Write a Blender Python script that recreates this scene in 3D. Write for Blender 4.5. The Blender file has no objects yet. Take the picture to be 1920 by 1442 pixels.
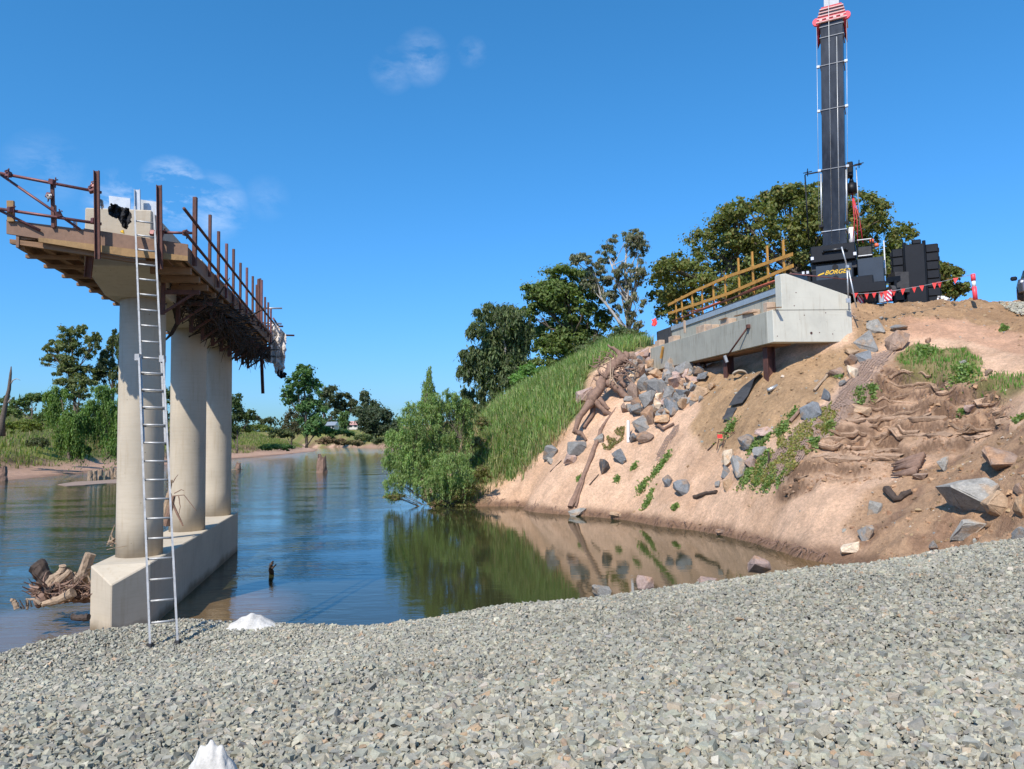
import bpy, bmesh, math, random
import numpy as np
from mathutils import Vector, Matrix, Euler

random.seed(7)
rng = np.random.default_rng(7)
S = bpy.context.scene
COL = S.collection

# ------------------------------------------------------------------ camera
F = 1400.0                      # focal length in pixels of a 1920 wide picture
CAMZ = 3.3
cam_data = bpy.data.cameras.new("camera")
cam = bpy.data.objects.new("camera", cam_data)
COL.objects.link(cam)
cam_data.sensor_width = 36.0
cam_data.lens = F / 1920 * 36
cam_data.clip_start = 0.1
cam_data.clip_end = 12000
R3 = Matrix.Rotation(math.radians(90 + 4.03), 3, 'X') @ Matrix.Rotation(math.radians(-1.1), 3, 'Z')
cam.matrix_world = Matrix.Translation((0, 0, CAMZ)) @ R3.to_4x4()
S.camera = cam

# ------------------------------------------------------------------ light
SUN_EL, SUN_TRAVEL = 47.0, 25.5            # elevation, and heading of the light right of straight ahead
sun_data = bpy.data.lights.new("sun", 'SUN')
sun_data.energy = 4.5
sun_data.angle = math.radians(0.5)
sun_data.color = (1.0, 0.93, 0.83)
sun = bpy.data.objects.new("sun", sun_data)
COL.objects.link(sun)
ce, se = math.cos(math.radians(SUN_EL)), math.sin(math.radians(SUN_EL))
tdir = Vector((math.sin(math.radians(SUN_TRAVEL)) * ce, math.cos(math.radians(SUN_TRAVEL)) * ce, -se))
sun.rotation_euler = tdir.to_track_quat('-Z', 'Y').to_euler()
sun.location = (-20, -30, 60)

world = bpy.data.worlds.new("World")
S.world = world
world.use_nodes = True
wn, wl = world.node_tree.nodes, world.node_tree.links
wn.clear()
wo = wn.new('ShaderNodeOutputWorld'); bg = wn.new('ShaderNodeBackground')
sky = wn.new('ShaderNodeTexSky'); sky.sky_type = 'NISHITA'; sky.sun_disc = False
sky.sun_elevation = math.radians(SUN_EL)
sky.sun_rotation = math.radians(180 + SUN_TRAVEL)
sky.altitude = 0; sky.air_density = 1.15; sky.dust_density = 0.8; sky.ozone_density = 4.0
bg.inputs['Strength'].default_value = 0.145
hsv = wn.new('ShaderNodeHueSaturation'); hsv.inputs['Saturation'].default_value = 1.12
wl.new(sky.outputs[0], hsv.inputs['Color'])
tint = wn.new('ShaderNodeMix'); tint.data_type = 'RGBA'; tint.blend_type = 'MULTIPLY'; tint.inputs['Factor'].default_value = 1
wl.new(hsv.outputs[0], tint.inputs['A']); tint.inputs['B'].default_value = (.375, .80, 1.06, 1)
tc = wn.new('ShaderNodeTexCoord')
# thin fair weather wisps, each a soft patch of noise round its own direction in the sky
def wnode(op, a, b=None):
    m = wn.new('ShaderNodeMath'); m.operation = op
    for i, x in enumerate((a, b)):
        if x is None: continue
        if isinstance(x, (int, float)): m.inputs[i].default_value = x
        else: wl.new(x, m.inputs[i])
    return m.outputs[0]
nz = wn.new('ShaderNodeTexNoise'); nz.inputs['Scale'].default_value = 11; nz.inputs['Detail'].default_value = 7
nz.inputs['Roughness'].default_value = 0.66; nz.inputs['Distortion'].default_value = 0.25
mpc = wn.new('ShaderNodeMapping'); mpc.inputs['Scale'].default_value = (1.0, 1.0, 2.2); mpc.inputs['Rotation'].default_value = (.25, .2, 0)
wl.new(tc.outputs['Generated'], mpc.inputs[0]); wl.new(mpc.outputs[0], nz.inputs['Vector'])
sep = wn.new('ShaderNodeSeparateColor'); wl.new(tint.outputs['Result'], sep.inputs[0])
comb = wn.new('ShaderNodeCombineColor')
gch = wnode('DIVIDE', wnode('MULTIPLY', sep.outputs[1], 1.25), wnode('ADD', wnode('MULTIPLY', sep.outputs[1], .115), 1.0))
wl.new(sep.outputs[0], comb.inputs[0]); wl.new(gch, comb.inputs[1]); wl.new(sep.outputs[2], comb.inputs[2])
cur = comb.outputs[0]
def world_dir(u, v):
    d = R3 @ Vector(((u - 960) / F, -(v - 721) / F, -1)); return d.normalized()
masks = None
for (u, v, rad, amt) in ((792, 108, 0.036, .15), (735, 132, 0.03, .10), (885, 98, 0.02, .10), (325, 362, 0.045, .6), (400, 388, 0.045, .26), (230, 388, .045, .34),
                         (500, 372, .03, .06), (85, 318, 0.045, .10), (-300, 250, .12, .3), (2300, 330, .12, .2)):
    d = world_dir(u, v)
    vm = wn.new('ShaderNodeVectorMath'); vm.operation = 'DISTANCE'
    wl.new(tc.outputs['Generated'], vm.inputs[0]); vm.inputs[1].default_value = d
    m = wnode('SUBTRACT', 1.0, wnode('DIVIDE', vm.outputs['Value'], rad))
    m = wnode('MULTIPLY', wnode('MAXIMUM', m, 0.0), amt)
    masks = m if masks is None else wnode('MAXIMUM', masks, m)
nn = wnode('MAXIMUM', wnode('SUBTRACT', nz.outputs['Fac'], 0.40), 0.0)
fac = wnode('MINIMUM', wnode('MULTIPLY', wnode('MULTIPLY', nn, masks), 7.0), 0.75)
mx = wn.new('ShaderNodeMix'); mx.data_type = 'RGBA'
wl.new(fac, mx.inputs['Factor']); wl.new(cur, mx.inputs['A']); mx.inputs['B'].default_value = (7.2, 7.6, 8.2, 1)
wl.new(mx.outputs['Result'], bg.inputs['Color'])
wl.new(bg.outputs[0], wo.inputs['Surface'])

S.view_settings.view_transform = 'Standard'
S.view_settings.look = 'None'
S.view_settings.exposure = 0.3
S.view_settings.gamma = 1.0
S.view_settings.use_curve_mapping = False
S.render.engine = 'CYCLES'
S.cycles.max_bounces = 6
S.cycles.transparent_max_bounces = 8

# ------------------------------------------------------------------ measuring helpers (pixel of the photograph <-> place in the world)
RN = np.array(R3)
def ray(u, v):
    return R3 @ Vector(((u - 960) / F, -(v - 721) / F, -1))
C0 = Vector((0, 0, CAMZ))
def P(u, v, Y):
    d = ray(u, v); return C0 + d * (Y / d.y)
def onz(u, v, z=0.0):
    d = ray(u, v); return C0 + d * ((z - CAMZ) / d.z)
def onplane(u, v, p, n):
    d = ray(u, v); return C0 + d * ((p - C0).dot(n) / d.dot(n))
def proj(x, y, z):
    q = np.stack([x, y, z - CAMZ], -1) @ RN          # = R^T * vec
    w = -q[..., 2]
    w = np.where(np.abs(w) < 1e-6, 1e-6, w)
    u = 960 + F * q[..., 0] / w
    v = 721 - F * q[..., 1] / w
    return np.where(w > 0, u, -9999), np.where(w > 0, v, -9999)
def inpoly(u, v, poly):
    r = np.zeros(u.shape, bool)
    n = len(poly)
    for i in range(n):
        x0, y0 = poly[i]; x1, y1 = poly[(i + 1) % n]
        if y0 == y1: continue
        c = ((y0 > v) != (y1 > v)) & (u < (x1 - x0) * (v - y0) / (y1 - y0) + x0)
        r ^= c
    return r
def smooth(a, b, x):
    t = np.clip((x - a) / (b - a), 0, 1); return t * t * (3 - 2 * t)

# ------------------------------------------------------------------ numpy noise
_perm = rng.random((256, 256))
def vnoise(x, y):
    xi = np.floor(x).astype(int); yi = np.floor(y).astype(int)
    fx = x - xi; fy = y - yi
    fx = fx * fx * (3 - 2 * fx); fy = fy * fy * (3 - 2 * fy)
    g = lambda a, b: _perm[a & 255, b & 255]
    return ((g(xi, yi) * (1 - fx) + g(xi + 1, yi) * fx) * (1 - fy) + (g(xi, yi + 1) * (1 - fx) + g(xi + 1, yi + 1) * fx) * fy)
def fbm(x, y, o=4, s=1.0):
    r = 0; a = 0.5; t = 0
    for k in range(o):
        r = r + a * vnoise(x * s + 17.3 * k, y * s + 5.1 * k); t += a; a *= 0.5; s *= 2.03
    return r / t

# ------------------------------------------------------------------ materials
def mat(name):
    m = bpy.data.materials.new(name); m.use_nodes = True
    nt = m.node_tree; b = nt.nodes['Principled BSDF']
    return m, nt, b
def node(nt, t, **kw):
    n = nt.nodes.new(t)
    for k, v in kw.items():
        if k in n.inputs: n.inputs[k].default_value = v
        else: setattr(n, k, v)
    return n
def ramp(nt, src, stops):
    r = nt.nodes.new('ShaderNodeValToRGB')
    e = r.color_ramp.elements
    e[0].position, e[0].color = stops[0][0], (*stops[0][1], 1)
    e[1].position, e[1].color = stops[-1][0], (*stops[-1][1], 1)
    for p, c in stops[1:-1]:
        n = e.new(p); n.color = (*c, 1)
    nt.links.new(src, r.inputs[0]); return r.outputs[0]
def mixc(nt, f, a, b, mode='MIX'):
    m = nt.nodes.new('ShaderNodeMix'); m.data_type = 'RGBA'; m.blend_type = mode
    for k, x in (('Factor', f), ('A', a), ('B', b)):
        if isinstance(x, (int, float)): m.inputs[k].default_value = x
        elif isinstance(x, tuple): m.inputs[k].default_value = (*x, 1)
        else: nt.links.new(x, m.inputs[k])
    return m.outputs['Result']
def noise_out(nt, scale, detail=5, rough=.6, vec=None, dist=0):
    n = node(nt, 'ShaderNodeTexNoise', Scale=scale, Detail=detail, Roughness=rough, Distortion=dist)
    if vec is not None: nt.links.new(vec, n.inputs['Vector'])
    return n.outputs['Fac']
def bump(nt, b, h, strength=.5, dist=.05):
    n = node(nt, 'ShaderNodeBump', Strength=strength, Distance=dist)
    nt.links.new(h, n.inputs['Height']); nt.links.new(n.outputs[0], b.inputs['Normal'])
def simple(name, c, rough=.6, metal=0, var=.25, scale=6, bmp=.3, bd=.01, dark=None, stretch=None, coord='Object', spec=.5):
    """two-tone noisy surface"""
    m, nt, b = mat(name)
    t = nt.nodes.new('ShaderNodeTexCoord'); vec = t.outputs[coord]
    if stretch:
        mp = nt.nodes.new('ShaderNodeMapping'); mp.inputs['Scale'].default_value = stretch
        nt.links.new(vec, mp.inputs[0]); vec = mp.outputs[0]
    n1 = noise_out(nt, scale, 6, .65, vec)
    n2 = noise_out(nt, scale * 7, 3, .6, vec)
    d = dark if dark else tuple(x * (1 - var * 1.6) for x in c)
    l = tuple(min(1, x * (1 + var)) for x in c)
    col = ramp(nt, n1, [(.3, d), (.5, c), (.72, l)])
    col = mixc(nt, .35, col, ramp(nt, n2, [(.3, d), (.7, l)]))
    nt.links.new(col, b.inputs['Base Color'])
    b.inputs['Roughness'].default_value = rough; b.inputs['Metallic'].default_value = metal
    b.inputs['Specular IOR Level'].default_value = spec
    if bmp: bump(nt, b, n2, bmp, bd)
    return m
M = {}
def concrete(name, c, stain, stripes=0.0, tide=False):
    m, nt, b = mat(name)
    g = nt.nodes.new('ShaderNodeNewGeometry'); pos = g.outputs['Position']
    n1 = noise_out(nt, .9, 7, .65, pos); n2 = noise_out(nt, 14, 6, .7, pos); n3 = noise_out(nt, 60, 3, .6, pos)
    mp = nt.nodes.new('ShaderNodeMapping'); mp.inputs['Scale'].default_value = (5, 5, .45); nt.links.new(pos, mp.inputs[0])
    ns = noise_out(nt, 2.2, 5, .6, mp.outputs[0])
    mh = nt.nodes.new('ShaderNodeMapping'); mh.inputs['Scale'].default_value = (.35, .35, 9); nt.links.new(pos, mh.inputs[0])
    nh = noise_out(nt, 1.3, 5, .6, mh.outputs[0])
    col = ramp(nt, n1, [(.25, tuple(x * .84 for x in c)), (.5, c), (.75, tuple(min(1, x * 1.1) for x in c))])
    col = mixc(nt, ramp(nt, ns, [(.52, (0, 0, 0)), (.75, (.45 + stripes,) * 3)]), col, stain)
    col = mixc(nt, ramp(nt, nh, [(.58, (0, 0, 0)), (.74, (.16,) * 3)]), col, stain)
    col = mixc(nt, ramp(nt, n2, [(.66, (0, 0, 0)), (.74, (.4,) * 3)]), col, tuple(x * .55 for x in c))
    # small air holes
    vo = node(nt, 'ShaderNodeTexVoronoi', Scale=5.5); nt.links.new(pos, vo.inputs['Vector'])
    hole = ramp(nt, vo.outputs['Distance'], [(.045, (1, 1, 1)), (.075, (0, 0, 0))])
    gate = ramp(nt, n2, [(.5, (0, 0, 0)), (.56, (1, 1, 1))])
    hm = mixc(nt, 1.0, hole, gate, 'MULTIPLY')
    col = mixc(nt, hm, col, tuple(x * .35 for x in c))
    if tide:
        sz_ = nt.nodes.new('ShaderNodeSeparateXYZ'); nt.links.new(pos, sz_.inputs[0])
        ad = nt.nodes.new('ShaderNodeMath'); ad.operation = 'ADD'; nt.links.new(sz_.outputs[2], ad.inputs[0])
        wv = nt.nodes.new('ShaderNodeMath'); wv.operation = 'MULTIPLY'; nt.links.new(n1, wv.inputs[0]); wv.inputs[1].default_value = .5; nt.links.new(wv.outputs[0], ad.inputs[1])
        col = mixc(nt, ramp(nt, ad.outputs[0], [(.30, (.85,) * 3), (.48, (0, 0, 0))]), col, (.16, .115, .065))
        col = mixc(nt, ramp(nt, nh, [(.46, (0, 0, 0)), (.5, (.10,) * 3), (.54, (0, 0, 0))]), col, (.30, .22, .13))
    nt.links.new(col, b.inputs['Base Color']); b.inputs['Roughness'].default_value = .85
    b.inputs['Specular IOR Level'].default_value = .25
    h = mixc(nt, .5, n3, n2); bump(nt, b, h, .35, .012)
    return m
M['conc_pier'] = concrete('pier_concrete', (.52, .45, .34), (.36, .27, .17), tide=True)
M['conc_new'] = concrete('abutment_concrete', (.37, .36, .295), (.20, .185, .14), .45)
M['conc_light'] = concrete('wing_concrete', (.58, .565, .47), (.38, .32, .22))
M['timber'] = simple('weathered_timber', (.27, .15, .075), .8, 0, .3, 3, .4, .004, stretch=(1, 1, 7))
M['timber_brown'] = simple('brown_formply', (.23, .135, .085), .75, 0, .22, 2, .25, .003)
M['timber_yellow'] = simple('yellow_timber', (.32, .19, .075), .75, 0, .25, 4, .3, .003)
M['timber_orange'] = simple('orange_timber', (.52, .26, .05), .7, 0, .28, 5, .3, .003)
M['timber_pale'] = simple('pale_timber', (.50, .36, .25), .8, 0, .25, 5, .3, .003)
M['rust'] = simple('rusty_steel', (.13, .055, .04), .75, .3, .45, 9, .4, .004, dark=(.05, .03, .028))
M['rust_tube'] = simple('red_oxide_tube', (.17, .065, .06), .5, .35, .4, 7, .25, .003, dark=(.07, .035, .035))
M['galv'] = simple('galvanised_steel', (.50, .52, .52), .45, .55, .15, 6, .15, .002)
M['alu'] = simple('ladder_aluminium', (.46, .455, .43), .5, .35, .25, 8, .15, .002)
M['black_steel'] = simple('black_paint', (.0065, .008, .011), .5, 0, .35, 2.5, .12, .003, spec=.3)
M['boom'] = simple('boom_black', (.034, .037, .040), .30, .35, .9, .7, .10, .002, stretch=(1, 1, .3))  # strong pale blotches in the black stand in for reflections on the boom
M['boom_grey'] = simple('boom_inner_grey', (.42, .43, .42), .35, .2, .15, 2, .1, .002)
M['red_paint'] = simple('red_paint', (.55, .035, .05), .5, 0, .25, 8, .1, .002)
M['red_pale'] = simple('faded_red_edge', (.72, .42, .38), .5, 0, .15, 8, .1, .002)
M['flag_red'] = simple('flag_red', (.85, .06, .05), .6, 0, .12, 12, .1, .002)
M['orange_plastic'] = simple('orange_plastic', (.80, .16, .06), .5, 0, .15, 9, .1, .002)
M['bollard'] = simple('bollard_pink_red', (.88, .07, .10), .45, 0, .1, 9, .05, .002)
M['white'] = simple('white_paint', (.78, .78, .76), .5, 0, .1, 5, .1, .002)
M['stripe_red'] = simple('reflective_red', (.62, .05, .10), .35, 0, .1, 9, .05, .002)
M['yellow'] = simple('yellow_lettering', (.80, .48, .02), .5, 0, .08, 9, .0, .002)
M['blue'] = simple('blue_panel', (.10, .30, .62), .5, 0, .15, 9, .1, .002)
M['cloth_black'] = simple('black_cloth', (.012, .012, .014), .85, 0, .4, 14, .5, .01)
M['cloth_white'] = simple('white_geotextile', (.60, .55, .50), .9, 0, .14, 9, .5, .01, spec=.1)
M['bag'] = simple('white_bag', (.56, .54, .49), .85, 0, .28, 5, .5, .01, spec=.1)
M['rubber'] = simple('black_rubber', (.045, .045, .046), .75, 0, .4, 5, .3, .006)
M['wood_drift'] = simple('driftwood', (.36, .26, .17), .9, 0, .4, 5, .8, .015, dark=(.10, .07, .05), stretch=(1, 1, .5))
M['wood_dark'] = simple('dark_wet_wood', (.07, .048, .035), .85, 0, .4, 6, .8, .012)
M['wood_root'] = simple('root_wood', (.24, .15, .105), .9, 0, .4, 6, .9, .015, dark=(.11, .065, .045))
M['bark'] = simple('bark', (.13, .10, .075), .9, 0, .4, 5, .8, .02)
M['bark_pale'] = simple('pale_bark', (.42, .38, .33), .85, 0, .3, 4, .5, .01)
M['debris'] = simple('flood_debris', (.055, .038, .028), .95, 0, .45, 9, .5, .01)
M['rope'] = simple('rope', (.42, .36, .28), .9, 0, .25, 30, .4, .004)
M['orange_pipe'] = simple('orange_pipe', (.50, .12, .06), .55, 0, .2, 9, .1, .002)
M['car_paint'] = simple('grey_car_paint', (.20, .19, .20), .25, .5, .1, 2, .02, .002)
M['glass'] = simple('dark_glass', (.02, .03, .035), .08, 0, .1, 2, 0, .002)
M['lamp'] = simple('lamp_lens', (.75, .75, .75), .2, .1, .05, 2, 0, .002)
M['roof_red'] = simple('pink_roof', (.55, .30, .25), .8, 0, .15, 2, .1, .01)
M['wall_cream'] = simple('cream_wall', (.65, .60, .50), .8, 0, .1, 2, .1, .01)
M['net'] = simple('erosion_net', (.30, .21, .16), .95, 0, .3, 9, .6, .01)

def rock_material():
    m, nt, b = mat('rock')
    oi = nt.nodes.new('ShaderNodeObjectInfo'); t = nt.nodes.new('ShaderNodeTexCoord')
    add = nt.nodes.new('ShaderNodeVectorMath'); add.operation = 'ADD'
    sc = nt.nodes.new('ShaderNodeVectorMath'); sc.operation = 'SCALE'; sc.inputs['Scale'].default_value = 40
    cx = nt.nodes.new('ShaderNodeCombineXYZ')
    for i in range(3): nt.links.new(oi.outputs['Random'], cx.inputs[i])
    nt.links.new(cx.outputs[0], sc.inputs[0]); nt.links.new(t.outputs['Object'], add.inputs[0]); nt.links.new(sc.outputs[0], add.inputs[1])
    v = add.outputs[0]
    n1 = noise_out(nt, 1.7, 5, .6, v, .4); n2 = noise_out(nt, 7, 7, .7, v); n3 = noise_out(nt, 30, 5, .7, v)
    base = oi.outputs['Color']
    stain = mixc(nt, 1.0, base, (1.3, .98, .70), 'MULTIPLY')
    stain = mixc(nt, .45, stain, (.42, .25, .13))
    col = mixc(nt, ramp(nt, n1, [(.52, (0, 0, 0)), (.6, (.65,) * 3)]), base, stain)
    col = mixc(nt, .55, col, mixc(nt, 1.0, col, ramp(nt, n2, [(.3, (.45,) * 3), (.68, (1.5,) * 3)]), 'MULTIPLY'))
    col = mixc(nt, .4, col, mixc(nt, 1.0, col, ramp(nt, n3, [(.35, (.5,) * 3), (.65, (1.5,) * 3)]), 'MULTIPLY'))
    nt.links.new(col, b.inputs['Base Color']); b.inputs['Roughness'].default_value = .85
    b.inputs['Specular IOR Level'].default_value = .3
    h = mixc(nt, .4, n2, n3); bump(nt, b, h, .8, .05)
    return m
M['rock'] = rock_material()

def leaf_mat(name, rough=.6, trans=.38):
    m, nt, b = mat(name)
    a = nt.nodes.new('ShaderNodeAttribute'); a.attribute_name = 'Col'
    nt.links.new(a.outputs['Color'], b.inputs['Base Color'])
    b.inputs['Roughness'].default_value = rough; b.inputs['Specular IOR Level'].default_value = .35
    tr = nt.nodes.new('ShaderNodeBsdfTranslucent')
    tcol = mixc(nt, 1.0, a.outputs['Color'], (1.3, 1.5, .5), 'MULTIPLY')
    nt.links.new(tcol, tr.inputs['Color'])
    ms = nt.nodes.new('ShaderNodeMixShader'); ms.inputs[0].default_value = trans
    nt.links.new(b.outputs[0], ms.inputs[1]); nt.links.new(tr.outputs[0], ms.inputs[2])
    nt.links.new(ms.outputs[0], nt.nodes['Material Output'].inputs['Surface'])
    return m
M['leaf'] = leaf_mat('leaf')
def attr_mat(name, rough=.9, bs=.5, scale=25, bd=.02, lo=.65, hi=1.35, speck=0):
    m, nt, b = mat(name)
    a = nt.nodes.new('ShaderNodeAttribute'); a.attribute_name = 'Col'
    g = nt.nodes.new('ShaderNodeNewGeometry')
    n2 = noise_out(nt, scale, 8, .7, g.outputs['Position']); n1 = noise_out(nt, scale / 9, 6, .65, g.outputs['Position'])
    n3 = noise_out(nt, scale * 4, 3, .6, g.outputs['Position'])
    col = mixc(nt, 1.0, a.outputs['Color'], ramp(nt, n2, [(.3, (lo,) * 3), (.7, (hi,) * 3)]), 'MULTIPLY')
    col = mixc(nt, 1.0, col, ramp(nt, n1, [(.3, (.80,) * 3), (.7, (1.18,) * 3)]), 'MULTIPLY')
    if speck:
        n4 = noise_out(nt, 46, 4, .75, g.outputs['Position'])
        col = mixc(nt, 1.0, col, ramp(nt, n4, [(.32, (.62,) * 3), (.44, (1,) * 3), (.7, (1.15,) * 3)]), 'MULTIPLY')
    nt.links.new(col, b.inputs['Base Color']); b.inputs['Roughness'].default_value = rough
    b.inputs['Specular IOR Level'].default_value = .2
    h = mixc(nt, .4, n2, n3); bump(nt, b, h, bs, bd)
    return m
M['land'] = attr_mat('soil_and_sand', .95, .9, 11, .10, .72, 1.26, 1)
M['stone'] = attr_mat('gravel_stone', .8, .3, 60, .01, .8, 1.2)

# ------------------------------------------------------------------ objects helpers
class MB:
    def __init__(s): s.v = []; s.f = []
    def add(s, vs, fs):
        o = len(s.v); s.v += [tuple(x) for x in vs]; s.f += [tuple(i + o for i in f) for f in fs]; return s
    def box(s, lo, hi):
        x0, y0, z0 = lo; x1, y1, z1 = hi
        return s.add([(x0, y0, z0), (x1, y0, z0), (x1, y1, z0), (x0, y1, z0), (x0, y0, z1), (x1, y0, z1), (x1, y1, z1), (x0, y1, z1)],
                     [(0, 3, 2, 1), (4, 5, 6, 7), (0, 1, 5, 4), (1, 2, 6, 5), (2, 3, 7, 6), (3, 0, 4, 7)])
    def beam(s, a, b, w, h, up=(0, 0, 1)):
        a = Vector(a); b = Vector(b); d = (b - a).normalized(); up = Vector(up)
        x = d.cross(up)
        if x.length < 1e-4: x = d.cross(Vector((1, 0, 0)))
        x.normalize(); y = x.cross(d).normalized()
        q = [(-w / 2, -h / 2), (w / 2, -h / 2), (w / 2, h / 2), (-w / 2, h / 2)]
        vs = [a + x * i + y * j for i, j in q] + [b + x * i + y * j for i, j in q]
        return s.add(vs, [(0, 1, 2, 3), (7, 6, 5, 4), (0, 4, 5, 1), (1, 5, 6, 2), (2, 6, 7, 3), (3, 7, 4, 0)])
    def channel(s, a, b, w, h, t, up=(0, 0, 1)):
        """steel channel: a web and two flanges"""
        a = Vector(a); b = Vector(b); d = (b - a).normalized(); up = Vector(up)
        x = d.cross(up).normalized(); y = x.cross(d).normalized()
        q = [(-w/2, 0), (w/2, 0), (w/2, h), (w/2 - t, h), (w/2 - t, t), (-w/2 + t, t), (-w/2 + t, h), (-w/2, h)]
        vs = [a + x * i + y * j for i, j in q] + [b + x * i + y * j for i, j in q]
        n = 8
        return s.add(vs, [(0, 1, 4, 5), (1, 2, 3, 4), (0, 5, 6, 7), (13, 12, 9, 8), (12, 11, 10, 9), (15, 14, 13, 8)] + [(i, i + n, (i + 1) % n + n, (i + 1) % n) for i in range(n)])
    def tube(s, pts, r, n=8, cap=True):
        pts = [Vector(p) for p in pts]
        rs = r if isinstance(r, (list, tuple)) else [r] * len(pts)
        o = len(s.v); x = None
        for i, p in enumerate(pts):
            d = (pts[min(i + 1, len(pts) - 1)] - pts[max(i - 1, 0)])
            d.normalize()
            if x is None:
                x = d.cross(Vector((0, 0, 1)))
                if x.length < .05: x = d.cross(Vector((1, 0, 0)))
            x = (x - d * x.dot(d)).normalized(); y = d.cross(x)
            for k in range(n):
                a = 2 * math.pi * k / n
                s.v.append(tuple(p + (x * math.cos(a) + y * math.sin(a)) * rs[i]))
        for i in range(len(pts) - 1):
            for k in range(n):
                a = o + i * n + k; b = o + i * n + (k + 1) % n
                s.f.append((a, b, b + n, a + n))
        if cap:
            s.f.append(tuple(o + k for k in reversed(range(n))))
            s.f.append(tuple(o + (len(pts) - 1) * n + k for k in range(n)))
        return s
    def prism(s, poly, ext):
        ext = Vector(ext); n = len(poly)
        vs = [Vector(p) for p in poly]; vs = vs + [p + ext for p in vs]
        return s.add(vs, [tuple(range(n)), tuple(reversed(range(n, 2 * n)))] + [(i, i + n, (i + 1) % n + n, (i + 1) % n) for i in range(n)])
    def build(s, name, m, parent=None, smoothf=False, origin=None, bev=0):
        me = bpy.data.meshes.new(name)
        off = Vector((0, 0, 0))
        if parent is not None and not parent.get("_local"): off = Vector(parent["_wl"])
        if origin is not None: off = Vector(origin)
        me.from_pydata([tuple(Vector(v) - off) for v in s.v], [], s.f)
        bm = bmesh.new(); bm.from_mesh(me); bmesh.ops.recalc_face_normals(bm, faces=bm.faces)
        if bev: bmesh.ops.bevel(bm, geom=[e for e in bm.edges if len(e.link_faces) == 2 and e.calc_face_angle(0) > .5], offset=bev, segments=1, affect='EDGES')
        bm.to_mesh(me); bm.free()
        if smoothf:
            for p in me.polygons: p.use_smooth = True
        me.materials.append(M[m] if isinstance(m, str) else m)
        o = bpy.data.objects.new(name, me); COL.objects.link(o)
        if parent is not None:
            o.parent = parent
            if origin is not None: o.location = Vector(origin) - Vector(parent['_wl'])
        elif origin is not None: o.location = origin
        o['_wl'] = tuple(off)
        return o
def tag(o, label=None, cat=None, group=None, kind=None):
    if label: o['label'] = label
    if cat: o['category'] = cat
    if group: o['group'] = group
    if kind: o['kind'] = kind
    return o
def thing(name, label, cat, loc=(0, 0, 0), group=None, rz=0, local=False):
    o = bpy.data.objects.new(name, None); COL.objects.link(o); o.empty_display_size = .2
    o.location = loc; o.rotation_euler = (0, 0, rz)
    o['_wl'] = tuple(loc)
    if local: o['_local'] = 1
    return tag(o, label, cat, group)
def copy_mesh_obj(o, parent, loc):
    c = o.copy(); COL.objects.link(c); c.parent = parent; c.location = loc; return c
def fast_mesh(name, V, Fc, m, col=None, domain='FACE', smoothf=False, parent=None, origin=None):
    me = bpy.data.meshes.new(name)
    V = np.asarray(V, np.float32); Fc = np.asarray(Fc, np.int32)
    if origin is not None: V = V - np.array(origin, np.float32)
    me.vertices.add(len(V)); me.vertices.foreach_set('co', V.ravel())
    k = Fc.shape[1]
    me.loops.add(Fc.size); me.loops.foreach_set('vertex_index', Fc.ravel())
    me.polygons.add(len(Fc)); me.polygons.foreach_set('loop_start', np.arange(0, Fc.size, k, dtype=np.int32))
    me.polygons.foreach_set('loop_total', np.full(len(Fc), k, np.int32))
    me.polygons.foreach_set('use_smooth', np.full(len(Fc), bool(smoothf)))
    if col is not None:
        a = me.attributes.new('Col', 'FLOAT_COLOR', domain)
        c = np.ones((len(col), 4), np.float32); c[:, :3] = col
        a.data.foreach_set('color', c.ravel())
    me.update(calc_edges=True)
    me.materials.append(M[m] if isinstance(m, str) else m)
    o = bpy.data.objects.new(name, me); COL.objects.link(o)
    if parent is not None:
        o.parent = parent
        if origin is not None: o.location = Vector(origin) - Vector(parent['_wl'])
    elif origin is not None: o.location = origin
    return o
# ================================================================== TERRAIN
# shore of the right hand bank (z = 0), from beside the gravel to the far bend
def w2(u, v): p = onz(u, v); return (p.x, p.y)
SHORE_R = [(10.3, 6), (10.2, 12), (9.6, 16)] + [w2(1600, 1064), w2(1540, 1054), w2(1480, 1037), w2(1420, 1019), w2(1360, 1005), w2(1300, 994), w2(1230, 986),
           w2(1170, 975), w2(1060, 965), w2(985, 950), w2(905, 946), w2(850, 948)] + [(-4.6, 40), (-6.0, 50), (-10.5, 80), (-18, 140), (-32, 220), (-52, 300), (-88, 372), (-200, 420), (-900, 430)]
SHORE_L = [(-34, -60), (-44, 0), (-49, 45)] + [w2(0, 902), w2(110, 892), w2(225, 880), w2(430, 861)] + [(-58, 185), (-63, 240), (-78, 300), (-98, 340), (-200, 385), (-900, 395)]
def polydist(x, y, pl):
    """signed distance, positive on the right of the polyline's direction of travel"""
    best = np.full(x.shape, 1e9); sg = np.ones(x.shape)
    for (ax, ay), (bx, by) in zip(pl[:-1], pl[1:]):
        dx, dy = bx - ax, by - ay; L2 = dx * dx + dy * dy
        t = np.clip(((x - ax) * dx + (y - ay) * dy) / L2, 0, 1)
        ex = x - (ax + t * dx); ey = y - (ay + t * dy)
        d = np.hypot(ex, ey)
        s = np.sign(dy * (x - ax) - dx * (y - ay)); s = np.where(s == 0, 1, s)
        m = d < best
        best = np.where(m, d, best); sg = np.where(m, s, sg)
    return best * sg
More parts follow.
